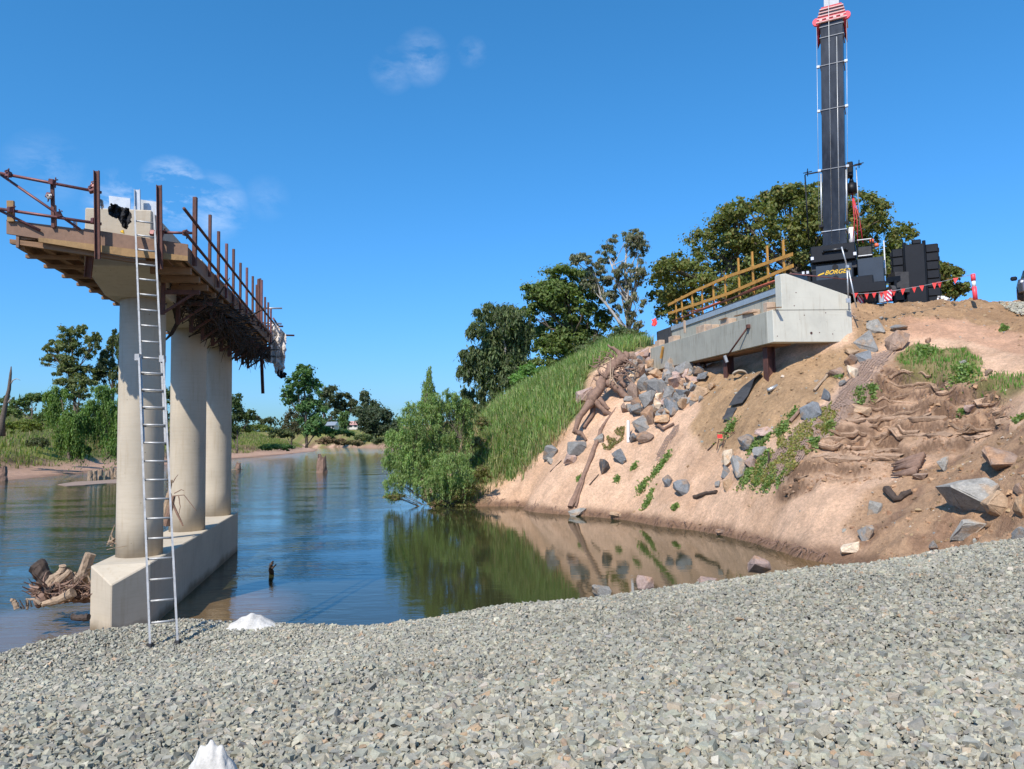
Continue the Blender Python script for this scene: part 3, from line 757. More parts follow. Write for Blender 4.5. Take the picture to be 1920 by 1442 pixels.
def tree(name, label, cat, Y, blobs, n, size, aspect, base, trunk, tr=.2, group=None, depth=.8, droop=.2, sub=10, subr=.36, strands=0., bark='bark', alt=None, altp=0, limbs=True, spread=.35, gz0=None, warm=.1, shell=.75):
    bl = []
    for b in blobs:
        u, v, ru, rv = b[:4]; yy = Y + (rng.uniform(-1, 1) * spread * max(x[2] for x in blobs) * Y / F)
        c_ = P(u, v, yy); bl.append((c_, ru * Y / F, ru * Y / F * depth, rv * Y / F))
    tp = [[P(u, v, Y) for u, v in t] for t in trunk]
    if tp: base_pt = tp[0][0].copy()
    else: base_pt = bl[0][0].copy(); base_pt.z = min(x[0].z - x[3] for x in bl)
    if gz0 is not None: base_pt.z = gz0
    root = thing(name, label, cat, tuple(base_pt), group)
    p, o_, tn = crown_points(bl, n, sub, shell, subr, strands)
    V_, F_ = leaf_cloud(p, len(p), size, aspect, None, droop, o_)
    colr = leaf_colors(len(p), base, tn, alt=alt, altp=altp, warm=warm)
    cr = fast_mesh('crown', V_, F_, 'leaf', colr, 'FACE', parent=root, origin=tuple(base_pt))
    if tp:
        for i, t in enumerate(tp):
            m_ = MB()
            if gz0 is not None and i == 0: t = [Vector((t[0].x, t[0].y, gz0 - .3))] + t
            k_ = len(t); rs = [tr * (1 if i == 0 else .6) * (1 - .72 * j / max(1, k_ - 1)) for j in range(k_)]
            m_.tube(t, rs, 8)
            if limbs:
                for (c_, rx, ry, rz) in bl:
                    if i > 0 and rng.random() < .6: continue
                    best = min(range(1, k_), key=lambda j: (t[j] - c_).length + (3 if t[j].z > c_.z else 0))
                    a = t[best - 1].lerp(t[best], .6)
                    if (a - c_).length > 9 * max(1, Y / 60): continue
                    mid = a.lerp(c_, .5) + Vector((0, 0, -(a - c_).length * .08)); r0 = rs[best] * .55 + .02
                    m_.tube([a, mid, c_], [r0, r0 * .6, r0 * .25], 5, False)
                    for q in range(3 if bark == 'bark' else 1):
                        e_ = c_ + Vector(rng.normal(0, .3, 3)) * rx
                        m_.tube([mid, mid.lerp(e_, .6) + Vector((0, 0, .1)), e_], [r0 * .45, r0 * .3, r0 * .12], 4, False)
            m_.build('trunk' if i == 0 else 'limb', bark, root, True)
    return root
GD = (.045, .075, .018)
# --- right bank
tree('fig_tree', 'huge spreading dark green fig tree standing behind the concrete abutment', 'tree', 56,
     [(1490, 398, 90, 50), (1400, 425, 75, 50), (1335, 470, 72, 48), (1275, 515, 62, 45), (1245, 560, 34, 45), (1330, 550, 90, 45), (1440, 500, 105, 70), (1545, 430, 85, 75), (1620, 395, 48, 42),
      (1640, 460, 60, 68), (1690, 440, 34, 28), (1600, 520, 90, 55), (1680, 500, 50, 55), (1258, 505, 36, 25), (1545, 365, 60, 24), (1480, 365, 45, 22), (1380, 395, 35, 25), (1440, 380, 40, 25), (1270, 590, 40, 30), (1560, 480, 80, 60), (1400, 560, 70, 40), (1480, 570, 70, 40), (1550, 560, 60, 40)],
     90000, .27, 1.7, (.15, .18, .05), [[(1500, 640), (1495, 560), (1480, 480)], [(1495, 590), (1400, 520), (1350, 480)], [(1500, 590), (1590, 520), (1640, 460)]], .9, sub=34, subr=.27, alt=(.22, .18, .05), altp=.12, spread=.8, droop=.1, gz0=8.3, shell=.9)
tree('fig_tree', 'smaller round fig tree at the right, beside the black counterweights', 'tree', 58,
     [(1778, 512, 28, 24), (1800, 545, 26, 18), (1765, 545, 30, 25), (1742, 560, 22, 20), (1755, 500, 18, 14)], 12000, .30, 1.7, (.13, .155, .038), [[(1775, 610), (1777, 560), (1778, 520)]], .35, sub=16, subr=.3, alt=(.16, .10, .022), altp=.16, gz0=8.3)
tree('eucalyptus_tree', 'tall thin pale-barked eucalyptus with open grey-green crown, highest tree left of the abutment', 'tree', 55,
     [(1170, 455, 42, 22), (1197, 465, 20, 24), (1140, 478, 24, 18), (1182, 505, 30, 24), (1165, 548, 28, 24), (1192, 575, 24, 26), (1150, 520, 18, 18), (1187, 612, 20, 18), (1200, 520, 14, 22), (1155, 585, 16, 18), (1190, 440, 20, 10)],
     17000, .24, 2.8, (.22, .24, .15), [[(1182, 650), (1178, 600), (1174, 545), (1172, 500), (1176, 460)], [(1178, 590), (1190, 540), (1197, 480)], [(1175, 560), (1155, 520), (1142, 485)]], .2, sub=15, subr=.24, bark='bark_pale', droop=.7, gz0=8.3, alt=(.15, .13, .09), altp=.2, shell=.95)
tree('eucalyptus_tree', 'leaning pale-limbed eucalyptus bending left over the dense dome tree', 'tree', 54,
     [(1095, 488, 26, 14), (1115, 505, 24, 18), (1075, 488, 12, 10), (1130, 535, 22, 22), (1105, 530, 18, 16), (1140, 560, 14, 16)],
     8000, .24, 2.8, (.22, .24, .15), [[(1176, 640), (1165, 610), (1148, 585), (1128, 560), (1118, 525), (1105, 500)]], .16, sub=13, subr=.26, bark='bark_pale', droop=.7, gz0=8.3, alt=(.15, .13, .09), altp=.2, shell=.95)
tree('dense_tree', 'dense dome-shaped dark green tree on top of the right bank', 'tree', 57,
     [(1062, 522, 66, 30), (1010, 558, 46, 38), (1104, 558, 44, 42), (1050, 560, 60, 40), (1075, 640, 70, 44), (1055, 590, 70, 44), (990, 590, 26, 22), (1095, 635, 45, 38), (1040, 655, 60, 38), (1130, 600, 22, 30), (1060, 695, 55, 28), (1010, 690, 40, 26), (1110, 690, 30, 26), (1005, 625, 30, 24), (1035, 540, 45, 26), (1090, 680, 50, 30)],
     58000, .28, 1.9, (.15, .215, .06), [[(1085, 725), (1082, 670), (1070, 600), (1062, 550)], [(1080, 680), (1100, 630), (1105, 580)]], .3, sub=20, subr=.26, spread=.6, gz0=8.0, alt=(.10, .13, .03), altp=.25)
tree('casuarina_tree', 'dark feathery she-oak with pale twin trunks, leftmost tall tree of the right bank', 'tree', 52,
     [(915, 590, 34, 28), (955, 600, 42, 38), (930, 680, 60, 60), (960, 730, 46, 46), (895, 620, 26, 20), (925, 640, 45, 38), (970, 645, 30, 50), (885, 665, 32, 20), (905, 690, 42, 32), (955, 690, 40, 44), (872, 700, 20, 24), (920, 740, 34, 36), (880, 745, 22, 24), (985, 620, 22, 32), (945, 590, 18, 20), (930, 772, 46, 28), (885, 780, 34, 26), (985, 735, 34, 34), (960, 640, 34, 40)],
     50000, .31, 3.2, (.14, .19, .08), [[(962, 780), (955, 720), (948, 660), (940, 600)], [(970, 770), (966, 710), (962, 640)]], .19, limbs=False, sub=16, subr=.26, bark='bark_pale', droop=1.3, spread=.6, gz0=7.0, strands=.2, alt=(.085, .10, .05), altp=.2)
tree('bush', 'bright green rounded bush in front of the tall trees above the grass slope', 'bush', 49,
     [(1000, 700, 34, 22), (975, 715, 24, 20), (1030, 705, 24, 16)], 9000, .2, 2.2, (.14, .27, .065), [[(1000, 740), (1000, 710)]], .08, sub=12, gz0=6.9)
tree('bush', 'grey-green scrub behind the long grass, left of the abutment end', 'bush', 50,
     [(1140, 640, 44, 22), (1175, 632, 30, 18), (1105, 660, 34, 22), (1160, 620, 20, 14), (1200, 630, 18, 12)], 9000, .19, 2.2, (.13, .18, .07), [[(1150, 680), (1150, 640)]], .08, sub=14, gz0=8.0, alt=(.16, .13, .07), altp=.2)
# big willow at the water
tree('willow_bush', 'large feathery green willow bush leaning over the water in mid picture', 'bush', 37.2,
     [(803, 740, 14, 34), (804, 725, 8, 30), (806, 700, 4, 16), (788, 788, 44, 28), (842, 775, 38, 32), (762, 838, 40, 34), (820, 840, 58, 46), (868, 815, 26, 40), (800, 900, 54, 38), (745, 905, 26, 18), (850, 880, 40, 34), (735, 930, 16, 8), (870, 770, 18, 22), (830, 748, 30, 20), (790, 768, 34, 20), (862, 762, 20, 18), (738, 822, 20, 18), (728, 868, 16, 16), (775, 870, 36, 34), (825, 905, 40, 30), (745, 860, 22, 20), (790, 860, 40, 40), (805, 765, 22, 26)],
     84000, .15, 4.6, (.25, .37, .125), [[(850, 955), (845, 900), (820, 820), (807, 760)], [(840, 950), (800, 880), (775, 820)], [(850, 950), (868, 870), (862, 790)], [(845, 950), (790, 920), (745, 890)]], .035, sub=30, subr=.24, droop=1.1, spread=.7, strands=.25, shell=1.0, alt=(.25, .29, .12), altp=.2, gz0=0.0)
tree('bush', 'low yellow-green weeds over the water at the foot of the willow', 'bush', 36.4,
     [(820, 945, 22, 12), (850, 930, 28, 16), (740, 932, 26, 8), (880, 915, 28, 18), (905, 890, 24, 20), (870, 945, 26, 8)], 8000, .13, 3.5, (.19, .22, .06), [[(850, 958), (850, 935)]], .03, sub=10, droop=.3, alt=(.25, .17, .09), altp=.35, gz0=0.0)
tree('bush', 'olive and straw coloured scrub between the willow and the long grass', 'bush', 39.5,
     [(897, 835, 24, 24), (903, 795, 18, 20), (888, 872, 26, 22), (878, 768, 16, 18), (915, 860, 18, 18), (900, 905, 24, 16)], 12000, .13, 3.2, (.20, .235, .08), [], sub=14, alt=(.34, .25, .14), altp=.35)
# --- left bank
tree('casuarina_tree', 'tall open she-oak on the left bank with layered branches against the sky', 'tree', 90,
     [(125, 628, 22, 18), (150, 620, 16, 16), (105, 650, 22, 14), (140, 660, 38, 28), (150, 730, 36, 26), (128, 700, 30, 20), (100, 675, 24, 14), (170, 650, 20, 26), (125, 690, 26, 16), (160, 700, 28, 22), (180, 640, 12, 18), (120, 720, 22, 12), (88, 655, 9, 6)],
     20000, .40, 2.6, (.16, .195, .075), [[(142, 790), (138, 730), (137, 680), (134, 640), (130, 618)]], .2, sub=14, subr=.26, droop=.2, gz0=6.5, spread=.5, shell=.95)
tree('casuarina_tree', 'dark narrow she-oak close behind the first bridge column', 'tree', 92,
     [(212, 650, 16, 30), (226, 650, 14, 30), (200, 690, 22, 30), (225, 710, 22, 40), (185, 705, 18, 26), (195, 665, 10, 16), (240, 700, 20, 45), (215, 625, 6, 12)],
     18000, .40, 3.0, (.12, .155, .07), [[(212, 790), (211, 700), (212, 640)]], .26, sub=14, subr=.28, droop=.4, gz0=6.5, spread=.5)
tree('willow_tree', 'light green weeping willow at the left, nearer the dead trunk', 'tree', 86,
     [(112, 745, 26, 26), (100, 770, 22, 30), (135, 790, 32, 36), (120, 820, 26, 26), (150, 840, 26, 18), (92, 745, 16, 16)],
     20000, .34, 3.4, (.15, .245, .06), [[(130, 860), (125, 800), (115, 750)]], .25, sub=16, subr=.28, droop=1.5, strands=.35, gz0=2.0)
tree('willow_tree', 'light green weeping willow just left of the first bridge column', 'tree', 87,
     [(192, 735, 28, 22), (175, 770, 26, 26), (210, 770, 26, 36), (200, 810, 30, 34), (225, 800, 20, 40), (165, 800, 18, 20), (215, 840, 20, 14)],
     20000, .34, 3.4, (.155, .26, .065), [[(200, 860), (198, 800), (192, 750)]], .25, sub=16, subr=.28, droop=1.5, strands=.35, gz0=2.0)
tree('bush', 'grey-green bush on the left skyline beside the willow', 'bush', 98,
     [(60, 748, 24, 14), (45, 755, 14, 12), (75, 745, 14, 12), (28, 757, 12, 9), (8, 752, 14, 8), (20, 768, 14, 8)], 5000, .36, 2.2, (.12, .18, .06), [[(60, 790), (60, 755)]], .15, sub=12, gz0=7.6)
tree('bush', 'dark green tree seen between the first and second bridge columns', 'tree', 100,
     [(312, 745, 20, 30), (330, 780, 18, 30), (300, 790, 22, 30), (315, 820, 22, 22)], 6000, .38, 2.6, (.08, .13, .04), [[(314, 860), (314, 770)]], .2, sub=12, gz0=5.0)
tree('round_tree', 'dark green tree at the water just right of the third bridge column', 'tree', 140,
     [(440, 765, 20, 26), (452, 790, 26, 28), (470, 778, 12, 14), (436, 810, 18, 18), (448, 745, 8, 10), (420, 790, 16, 34)], 9000, .46, 2.0, (.075, .115, .035), [[(445, 850), (445, 800)]], .25, sub=14, gz0=2.5)
tree('poplar_tree', 'tall mid-green poplar beyond the river bend', 'tree', 190,
     [(568, 700, 26, 20), (555, 722, 30, 20), (582, 725, 28, 26), (560, 755, 34, 26), (588, 765, 28, 30), (575, 800, 32, 28), (540, 742, 18, 16), (595, 800, 20, 24), (570, 690, 16, 10)],
     18000, .66, 1.6, (.10, .20, .06), [[(575, 840), (573, 760), (568, 700)]], .5, sub=14, subr=.3, gz0=3.0, alt=(.09, .15, .05), altp=.2)
tree('bush', 'brownish bushy tree in front of the tall poplar', 'tree', 178,
     [(545, 785, 20, 22), (550, 810, 22, 18), (535, 805, 12, 14)], 4000, .55, 2.6, (.11, .105, .05), [[(546, 838), (546, 800)]], .25, sub=10, gz0=2.5)
tree('eucalyptus_tree', 'grey-green broad tree right of the poplar with a forked trunk', 'tree', 235,
     [(612, 742, 20, 16), (608, 765, 14, 16), (630, 775, 12, 10), (618, 730, 14, 10)], 4200, .8, 1.8, (.10, .13, .06), [[(604, 812), (606, 785), (612, 750)]], .5, sub=12, gz0=7.0)
tree('eucalyptus_tree', 'second broad grey-green tree behind the small weeping willow', 'tree', 240,
     [(642, 748, 20, 14), (652, 765, 18, 12), (635, 762, 16, 14), (625, 755, 12, 12), (662, 755, 10, 10)], 4800, .8, 1.8, (.10, .12, .055), [[(648, 812), (646, 785), (642, 755)]], .45, sub=12, gz0=7.0)
tree('round_tree', 'dark rounded tree with a high top near the river bend', 'tree', 235,
     [(686, 745, 15, 15), (692, 765, 24, 18), (678, 775, 18, 16), (668, 770, 12, 12), (690, 785, 26, 16)], 8000, .8, 1.8, (.10, .13, .07), [[(690, 815), (690, 770)]], .5, sub=12, gz0=6.0)
tree('round_tree', 'darkest bushy tree overhanging the river bend', 'tree', 225,
     [(700, 780, 36, 28), (722, 785, 22, 22), (715, 805, 30, 14), (684, 800, 20, 16), (740, 800, 16, 18), (700, 812, 26, 12)], 11000, .8, 2.0, (.075, .105, .055), [[(705, 828), (705, 800)]], .5, sub=12, gz0=2.5)
tree('willow_tree', 'small pale green weeping willow near the far houses', 'tree', 215,
     [(644, 778, 13, 10), (645, 792, 12, 12)], 3200, .65, 3.0, (.13, .22, .07), [[(645, 818), (645, 785)]], .3, sub=9, droop=1.4, strands=.3, gz0=5.0)
for (u, v, ru, rv, Y, lab, colr) in [(605, 808, 24, 10, 200, 'low green scrub at the foot of the poplar', (.07, .13, .035)), (640, 812, 26, 9, 205, 'low green scrub under the small willow', (.075, .13, .04)),
                               (682, 820, 18, 9, 215, 'grey-green scrub at the far water line', (.10, .13, .05)), (500, 789, 14, 8, 165, 'dark shrub on the skyline between the column and the poplar', (.06, .075, .03)),
                               (478, 783, 10, 4, 260, 'tiny distant tree on the left skyline', (.07, .08, .05)), (745, 812, 26, 13, 215, 'grey-green scrub where the river disappears', (.07, .10, .04)), (720, 826, 24, 8, 205, 'low scrub hanging over the water at the far right of the bend', (.08, .10, .045)), (660, 830, 22, 6, 212, 'tawny scrub on the far sandy point', (.16, .14, .07)),
                               (520, 838, 34, 8, 165, 'low bright green scrub on the far beach edge', (.06, .12, .035)), (40, 800, 40, 16, 86, 'yellow-green bracken on the left hill', (.12, .15, .03)), (70, 830, 22, 12, 84, 'dark scrub below the hill at the left', (.06, .075, .03)),
                               (165, 770, 42, 22, 97, 'dense mid-green thicket filling the gap between the two willows', (.075, .11, .035)), (232, 775, 18, 34, 99, 'dark green thicket right behind the first bridge column', (.06, .09, .03)), (85, 785, 26, 18, 93, 'green thicket at the left foot of the nearer willow', (.08, .12, .035)),
                               (480, 803, 30, 9, 160, 'yellow-green scrub on the bank right of the third column', (.11, .14, .035)), (525, 812, 24, 11, 168, 'olive scrub just left of the poplar', (.08, .10, .035)), (20, 775, 22, 12, 95, 'green scrub beside the dead tree trunk', (.09, .125, .035)), (620, 826, 30, 9, 212, 'brown dead brush at the river bend', (.15, .11, .065))]:
    colr = tuple(x * 1.5 for x in colr)
    tree('bush', lab, 'bush', Y, [(u, v, ru, rv), (u - ru * .6, v + 2, ru * .5, rv * .8), (u + ru * .6, v + 2, ru * .5, rv * .8)], 2600, .0030 * Y, 2.2, colr, [], sub=12)
# distant wood lines on both horizons
def wood(name, lab, x0, x1, y0, y1, n, h, colr, s):
    m = n; cx = rng.uniform(x0, x1, 60); cy = rng.uniform(y0, y1, 60); ci = rng.integers(0, 60, m)
    c_ = np.stack([cx[ci] + rng.normal(0, (x1 - x0) / 55, m), cy[ci] + rng.normal(0, 6, m), 8.6 + rng.uniform(0, 1, m) ** 1.2 * h * (0.55 + .45 * np.sin(ci * 12.9))], -1)
    V_, F_ = leaf_cloud(c_, m, s, 1.5, None, .1)
    tag(fast_mesh(name, V_, F_, 'leaf', leaf_colors(m, colr, np.ones(m)), 'FACE'), lab, kind='stuff')
wood('far_wood', 'distant wood along the horizon beyond the fields', -420, -60, 520, 580, 7000, 14, (.06, .08, .04), 2.6)
wood('far_wood', 'distant wood beyond the left bank', -330, -150, 120, 400, 7000, 12, (.06, .085, .035), 1.8)

# ------------------------------------------------------------------ grass
def blades(name, label, pos, h, w, base, lean=.25, alt=None, altp=0, var=.2, parent=None, kind='stuff', cat=None):
    n = len(pos); pos = np.asarray(pos); hh = h * rng.uniform(.55, 1.25, n); ang = rng.uniform(0, 2 * math.pi, n)
    d = np.stack([np.cos(ang), np.sin(ang), np.zeros(n)], -1); e_ = np.stack([-np.sin(ang), np.cos(ang), np.zeros(n)], -1)
    l = np.abs(rng.normal(0, lean, n))
    top = pos + d * (l * hh)[:, None]; top[:, 2] += hh; mid = pos + d * (l * hh * .3)[:, None]; mid[:, 2] += hh * .55
    W = e_ * (w * rng.uniform(.7, 1.3, n))[:, None]
    V_ = np.stack([pos - W * .5, pos + W * .5, mid + W * .45, mid - W * .45, top], 1).reshape(-1, 3)
    k = np.arange(n)[:, None] * 5
    F_ = np.concatenate([k + np.array([0, 1, 2]), k + np.array([0, 2, 3]), k + np.array([3, 2, 4])])
    tone = .75 + .5 * fbm(pos[:, 0], pos[:, 1], 3, .6)
    c_ = leaf_colors(n, base, tone, var, .12, alt, altp)
    o = fast_mesh(name, V_, F_, 'leaf', np.concatenate([c_, c_, c_ * 1.15]), 'FACE')
    return tag(o, label, cat, kind=kind)
def scatter_on(poly, n, x0, x1, y0, y1, wob=14):
    out = []
    x = rng.uniform(x0, x1, n); y = rng.uniform(y0, y1, n); z = land(x, y); u, v = proj(x, y, z)
    k = inpoly(u + wob * (fbm(x, y, 3, 1) - .5) * 2, v + wob * (fbm(x + 9, y, 3, 1) - .5) * 2, poly)
    return np.stack([x[k], y[k], np.array([gz(a, b) for a, b in zip(x[k], y[k])])], -1)
g = scatter_on(GREEN_U, 50000, -3, 10, 34, 54)
g[:, 2] -= .05
blades('long_grass', 'bright green long grass on the slope left of the rock pile', g, .66, .045, (.19, .29, .09), .5, (.36, .35, .17), .28, .4)
g = scatter_on([(840, 965), (845, 890), (895, 800), (925, 785), (985, 800), (1075, 800), (1060, 830), (1000, 870), (960, 905), (915, 950)], 16000, -5, 8, 31, 46, 20)
g = g[fbm(g[:, 0], g[:, 1], 3, .9) > .46]
blades('dry_grass', 'straw-coloured dry grass below the long green grass', g, .6, .035, (.34, .28, .16), .5, (.17, .24, .07), .4)
g = scatter_on(TURF, 26000, 10, 20, 20, 30, 10); g2_ = scatter_on(TURF2, 16000, 12, 22, 18, 28, 8)
blades('turf_grass', 'green turf patch hanging over the washed-out sandy ledge', np.concatenate([g, g2_]), .16, .025, (.13, .27, .05), .5, (.30, .25, .12), .15)
# left bank growth
def scatter_left(n, s0, s1, y0, y1, seed=0, thr=.0):
    x = rng.uniform(-110, -45, n); y = rng.uniform(y0, y1, n); sd = -polydist(x, y, SHORE_L)
    k = (sd > s0) & (sd < s1) & (fbm(x + seed, y, 3, .12) > thr); x, y = x[k], y[k]
    z = land(x, y) + (fbm(x, y, 5, .09) - .5) * np.clip(land(x, y), 0, 4) * .35
    return np.stack([x, y, z - .1], -1)
p_ = scatter_left(52000, 6, 34, 55, 290)
blades('bank_grass', 'mixed green grass and weeds covering the left bank', p_, .8, .13, (.165, .22, .05), .4, (.32, .25, .14), .22)
p_ = scatter_left(14000, 7.5, 15, 55, 150, 3, .5)
blades('bank_reeds', 'brown dry reeds above the left beach', p_, 1.1, .08, (.24, .15, .085), .3, (.15, .14, .06), .2)
# ================================================================== BRIDGE PIER
pd = Vector((-0.1986, 0.9801, 0)); pp = Vector((0.9801, 0.1986, 0))      # along the pier, across it
PO = Vector((-7.28, 14.65, 0))                                           # foot of the first column's axis
def PR(s, t, z): return PO + pd * s + pp * t + Vector((0, 0, z))
pier = thing('bridge_pier', 'concrete bridge pier of three round columns standing on a pointed footing in the river', 'bridge pier', tuple(PR(0, 0, 0)))
hw = .50; zt = 1.165; zb = -1.2
s1, s2 = -1.12, 8.55
poly = [(s1 - .53, 0), (s1, hw), (s2, hw), (s2 + .62, 0), (s2, -hw), (s1, -hw)]
m_ = MB(); vs = []
for s_, t_ in poly: vs.append(PR(s_, t_, zb if s_ > s1 - .1 else zb))
for s_, t_ in poly: vs.append(PR(s_, t_, zt if abs(t_) > .1 else zt - .27))
vs += [PR(s1 + .02, -.0, zt), PR(s2 - .02, 0, zt)]
m_.add(vs, [(0, 1, 7, 6), (1, 2, 8, 7), (2, 3, 9, 8), (3, 4, 10, 9), (4, 5, 11, 10), (5, 0, 6, 11), (5, 4, 3, 2, 1, 0), (6, 7, 12), (6, 12, 11), (9, 10, 13), (9, 13, 8), (7, 8, 13, 12), (12, 13, 10, 11)])
m_.build('footing', 'conc_pier', pier, bev=.018)
for i, s_ in enumerate((0, 4.04, 7.80)):
    m_ = MB(); ct = PR(s_, 0, 0)
    zz = list(np.linspace(zt - .05, 6.3, 8)); m_.tube([ct + Vector((0, 0, q)) for q in zz], .415, 48)
    o = m_.build('column', 'conc_pier', pier, True)
    for p in o.data.polygons:
        if len(p.vertices) > 4: p.use_smooth = False
# headstock: tapered ends
prof = [(-1.62, 6.45), (-1.62, 7.50), (10.0, 7.50), (10.0, 6.45), (8.3, 6.13), (-.5, 6.13)]
m_ = MB(); m_.prism([PR(s_, -.55, z) for s_, z in prof], pp * 1.10); m_.build('headstock', 'conc_pier', pier, bev=.02)
# block and packers on the headstock
for s_, l_, h_ in ((2.9, 1.0, .18), (5.6, .9, .16), (7.6, 1.0, .2)):
    m_ = MB(); m_.add([PR(s_, .1, 7.5), PR(s_ + l_, .1, 7.5), PR(s_ + l_, .5, 7.5), PR(s_, .5, 7.5), PR(s_, .1, 7.5 + h_), PR(s_ + l_, .1, 7.5 + h_), PR(s_ + l_, .5, 7.5 + h_), PR(s_, .5, 7.5 + h_)],
         [(0, 3, 2, 1), (4, 5, 6, 7), (0, 1, 5, 4), (1, 2, 6, 5), (2, 3, 7, 6), (3, 0, 4, 7)])
    m_.build('bearing_plinth', 'conc_light', pier)
# galvanised plates and angle standing on the headstock
NE0 = PR(-1.3, 0, 0)
def NEp(u, v, s_=-1.3): return onplane(u, v, PR(s_, 0, 0), pd)
def slab_px(poly, s_, th, name, m, parent, label=None):
    q = [NEp(u, v, s_) for u, v in poly]; mm = MB(); mm.prism(q, pd * th); o = mm.build(name, m, parent)
    return tag(o, label)
pl = thing('steel_plates', 'galvanised steel plates and upright angle standing on the end of the pier headstock', 'steel plates', tuple(PR(-1.0, 0, 7.5)))
slab_px([(204, 367), (244, 372), (244, 398), (206, 398)], -1.0, .02, 'plate', 'galv', pl)
slab_px([(262, 374), (298, 379), (296, 404), (264, 402)], -.95, .02, 'plate', 'galv', pl)
a = NEp(258, 356, -1.1); b = NEp(259, 402, -1.1); m_ = MB(); m_.channel(a, b, .10, .05, .008, tuple(-pd)); m_.build('angle', 'galv', pl)

# ------------------------------------------------------------------ timber work platform bolted round the headstock
plat = thing('work_platform', 'timber and steel work platform with tube handrails hung round the top of the pier', 'scaffold', tuple(PR(0, 0, 6.3)))
NE = P(350, 475, 12.7); sN = (NE - PO).dot(pd)                   # near end of the platform, along the pier
oR = (NE - PO).dot(pp)                                           # outer edge on the right
oL = -1.38; sF = (P(508, 640, 24.8) - PO).dot(pd)
def zr(s_, a, b): return a + (b - a) * (s_ - sN) / (sF - sN)
ZB_R = (P(350, 489, 12.7).z, P(508, 646, 24.8).z); ZT_R = (P(350, 461, 12.7).z, P(508, 622, 24.8).z)
ZL = P(30, 462, 12.2).z
# near end boards, tilted a little as they hang
def npl(u, v, off=0.0): return onplane(u, v, PR(sN - off, 0, 0), pd)
def board(poly, off, th, m, name='fascia_board'):
    q = [npl(u, v, off) for u, v in poly]; mm = MB(); mm.prism(q, pd * th); return mm.build(name, m, plat)
board([(12, 412), (157, 430), (157, 460), (12, 438)], .0, .045, 'timber_brown')
board([(157, 428), (352, 458), (352, 489), (157, 460)], .012, .045, 'timber_brown')
board([(72, 445), (352, 480), (352, 489), (240, 481), (72, 453)], .06, .045, 'timber_yellow', 'waler')
board([(18, 448), (120, 460), (240, 484), (300, 492), (300, 499), (18, 456)], -.03, .1, 'timber', 'waler')
# outer fascia boards along both sides
n_b = 5
for i in range(n_b):
    a, b = sN + (sF - sN) * i / n_b + .015, sN + (sF - sN) * (i + 1) / n_b
    za, zb_ = zr(a, *ZB_R), zr(b, *ZB_R); ta, tb = zr(a, *ZT_R), zr(b, *ZT_R); j = (i % 2) * .012
    m_ = MB(); m_.prism([PR(a, oR + j, za), PR(b, oR + j, zb_), PR(b, oR + j, tb), PR(a, oR + j, ta)], pp * -.045); m_.build('fascia_board', 'timber_brown', plat)
    m_ = MB(); m_.prism([PR(a, oL - j, 6.60), PR(b, oL - j, 6.60), PR(b, oL - j, 6.84), PR(a, oL - j, 6.84)], pp * .045); m_.build('fascia_board', 'timber_brown', plat)
# bearers and joists
for t_ in (oL + .06, -.95, -.64, .64, oR - .15):
    zq = 6.66 if t_ < 0 else 6.50
    m_ = MB(); m_.beam(PR(sN + .1, t_, zq), PR(sF - .1, t_, zq + .02), .08, .15); m_.build('bearer', 'timber', plat)
js = np.arange(sN + .5, sF - .1, .78)
jl = None
for s_ in js:
    if jl is None:
        m_ = MB(); m_.beam(PR(s_, -.58, 6.56), PR(s_, oL - .03, 6.56), .09, .06); jl = m_.build('joist', 'timber', plat, origin=PR(s_, -.6, 6.56))
        m_ = MB(); m_.beam(PR(s_, .58, 6.37), PR(s_, oR - .03, 6.37), .09, .12); jr = m_.build('joist', 'timber', plat, origin=PR(s_, .6, 6.37))
    else:
        copy_mesh_obj(jl, plat, PR(s_ + random.uniform(-.08, .08), -.6, 6.56) - Vector(plat['_wl'])); copy_mesh_obj(jr, plat, PR(s_ + random.uniform(-.08, .08), .6, 6.37) - Vector(plat['_wl']))
for k, (t0, t1) in enumerate(((oL + .05, oL + .28), (oL + .30, oL + .53), (oL + .55, -.58), (.58, .82), (.84, 1.08), (1.10, oR - .05))):
    if t1 - t0 < .05: continue
    m_ = MB(); zq = 6.76 if t0 < 0 else 6.60; m_.beam(PR(sN + .05, (t0 + t1) / 2, zq), PR(sF - .05, (t0 + t1) / 2, zq + .02), t1 - t0, .035); m_.build('deck_plank', 'timber', plat)
m_ = MB(); m_.beam(PR(sN + .3, oL + .1, 6.80), PR(sN + .3, oR - .1, 6.62), .5, .035); m_.build('deck_plank', 'timber', plat)
# steel brackets under the deck
bk = None
for s_ in np.arange(-.9, 9.9, 1.2):
    for side in (1,):
        w_ = oR if side > 0 else -oL
        m_ = MB(); m_.beam(PR(s_, side * .58, 6.15), PR(s_, side * (w_ - .05), 6.15), .06, .08); m_.beam(PR(s_, side * .58, 5.72), PR(s_, side * .58, 6.4), .06, .07)
        m_.beam(PR(s_, side * .6, 5.76), PR(s_, side * (w_ - .15), 6.13), .045, .045)
        m_.build('bracket', 'rust', plat)
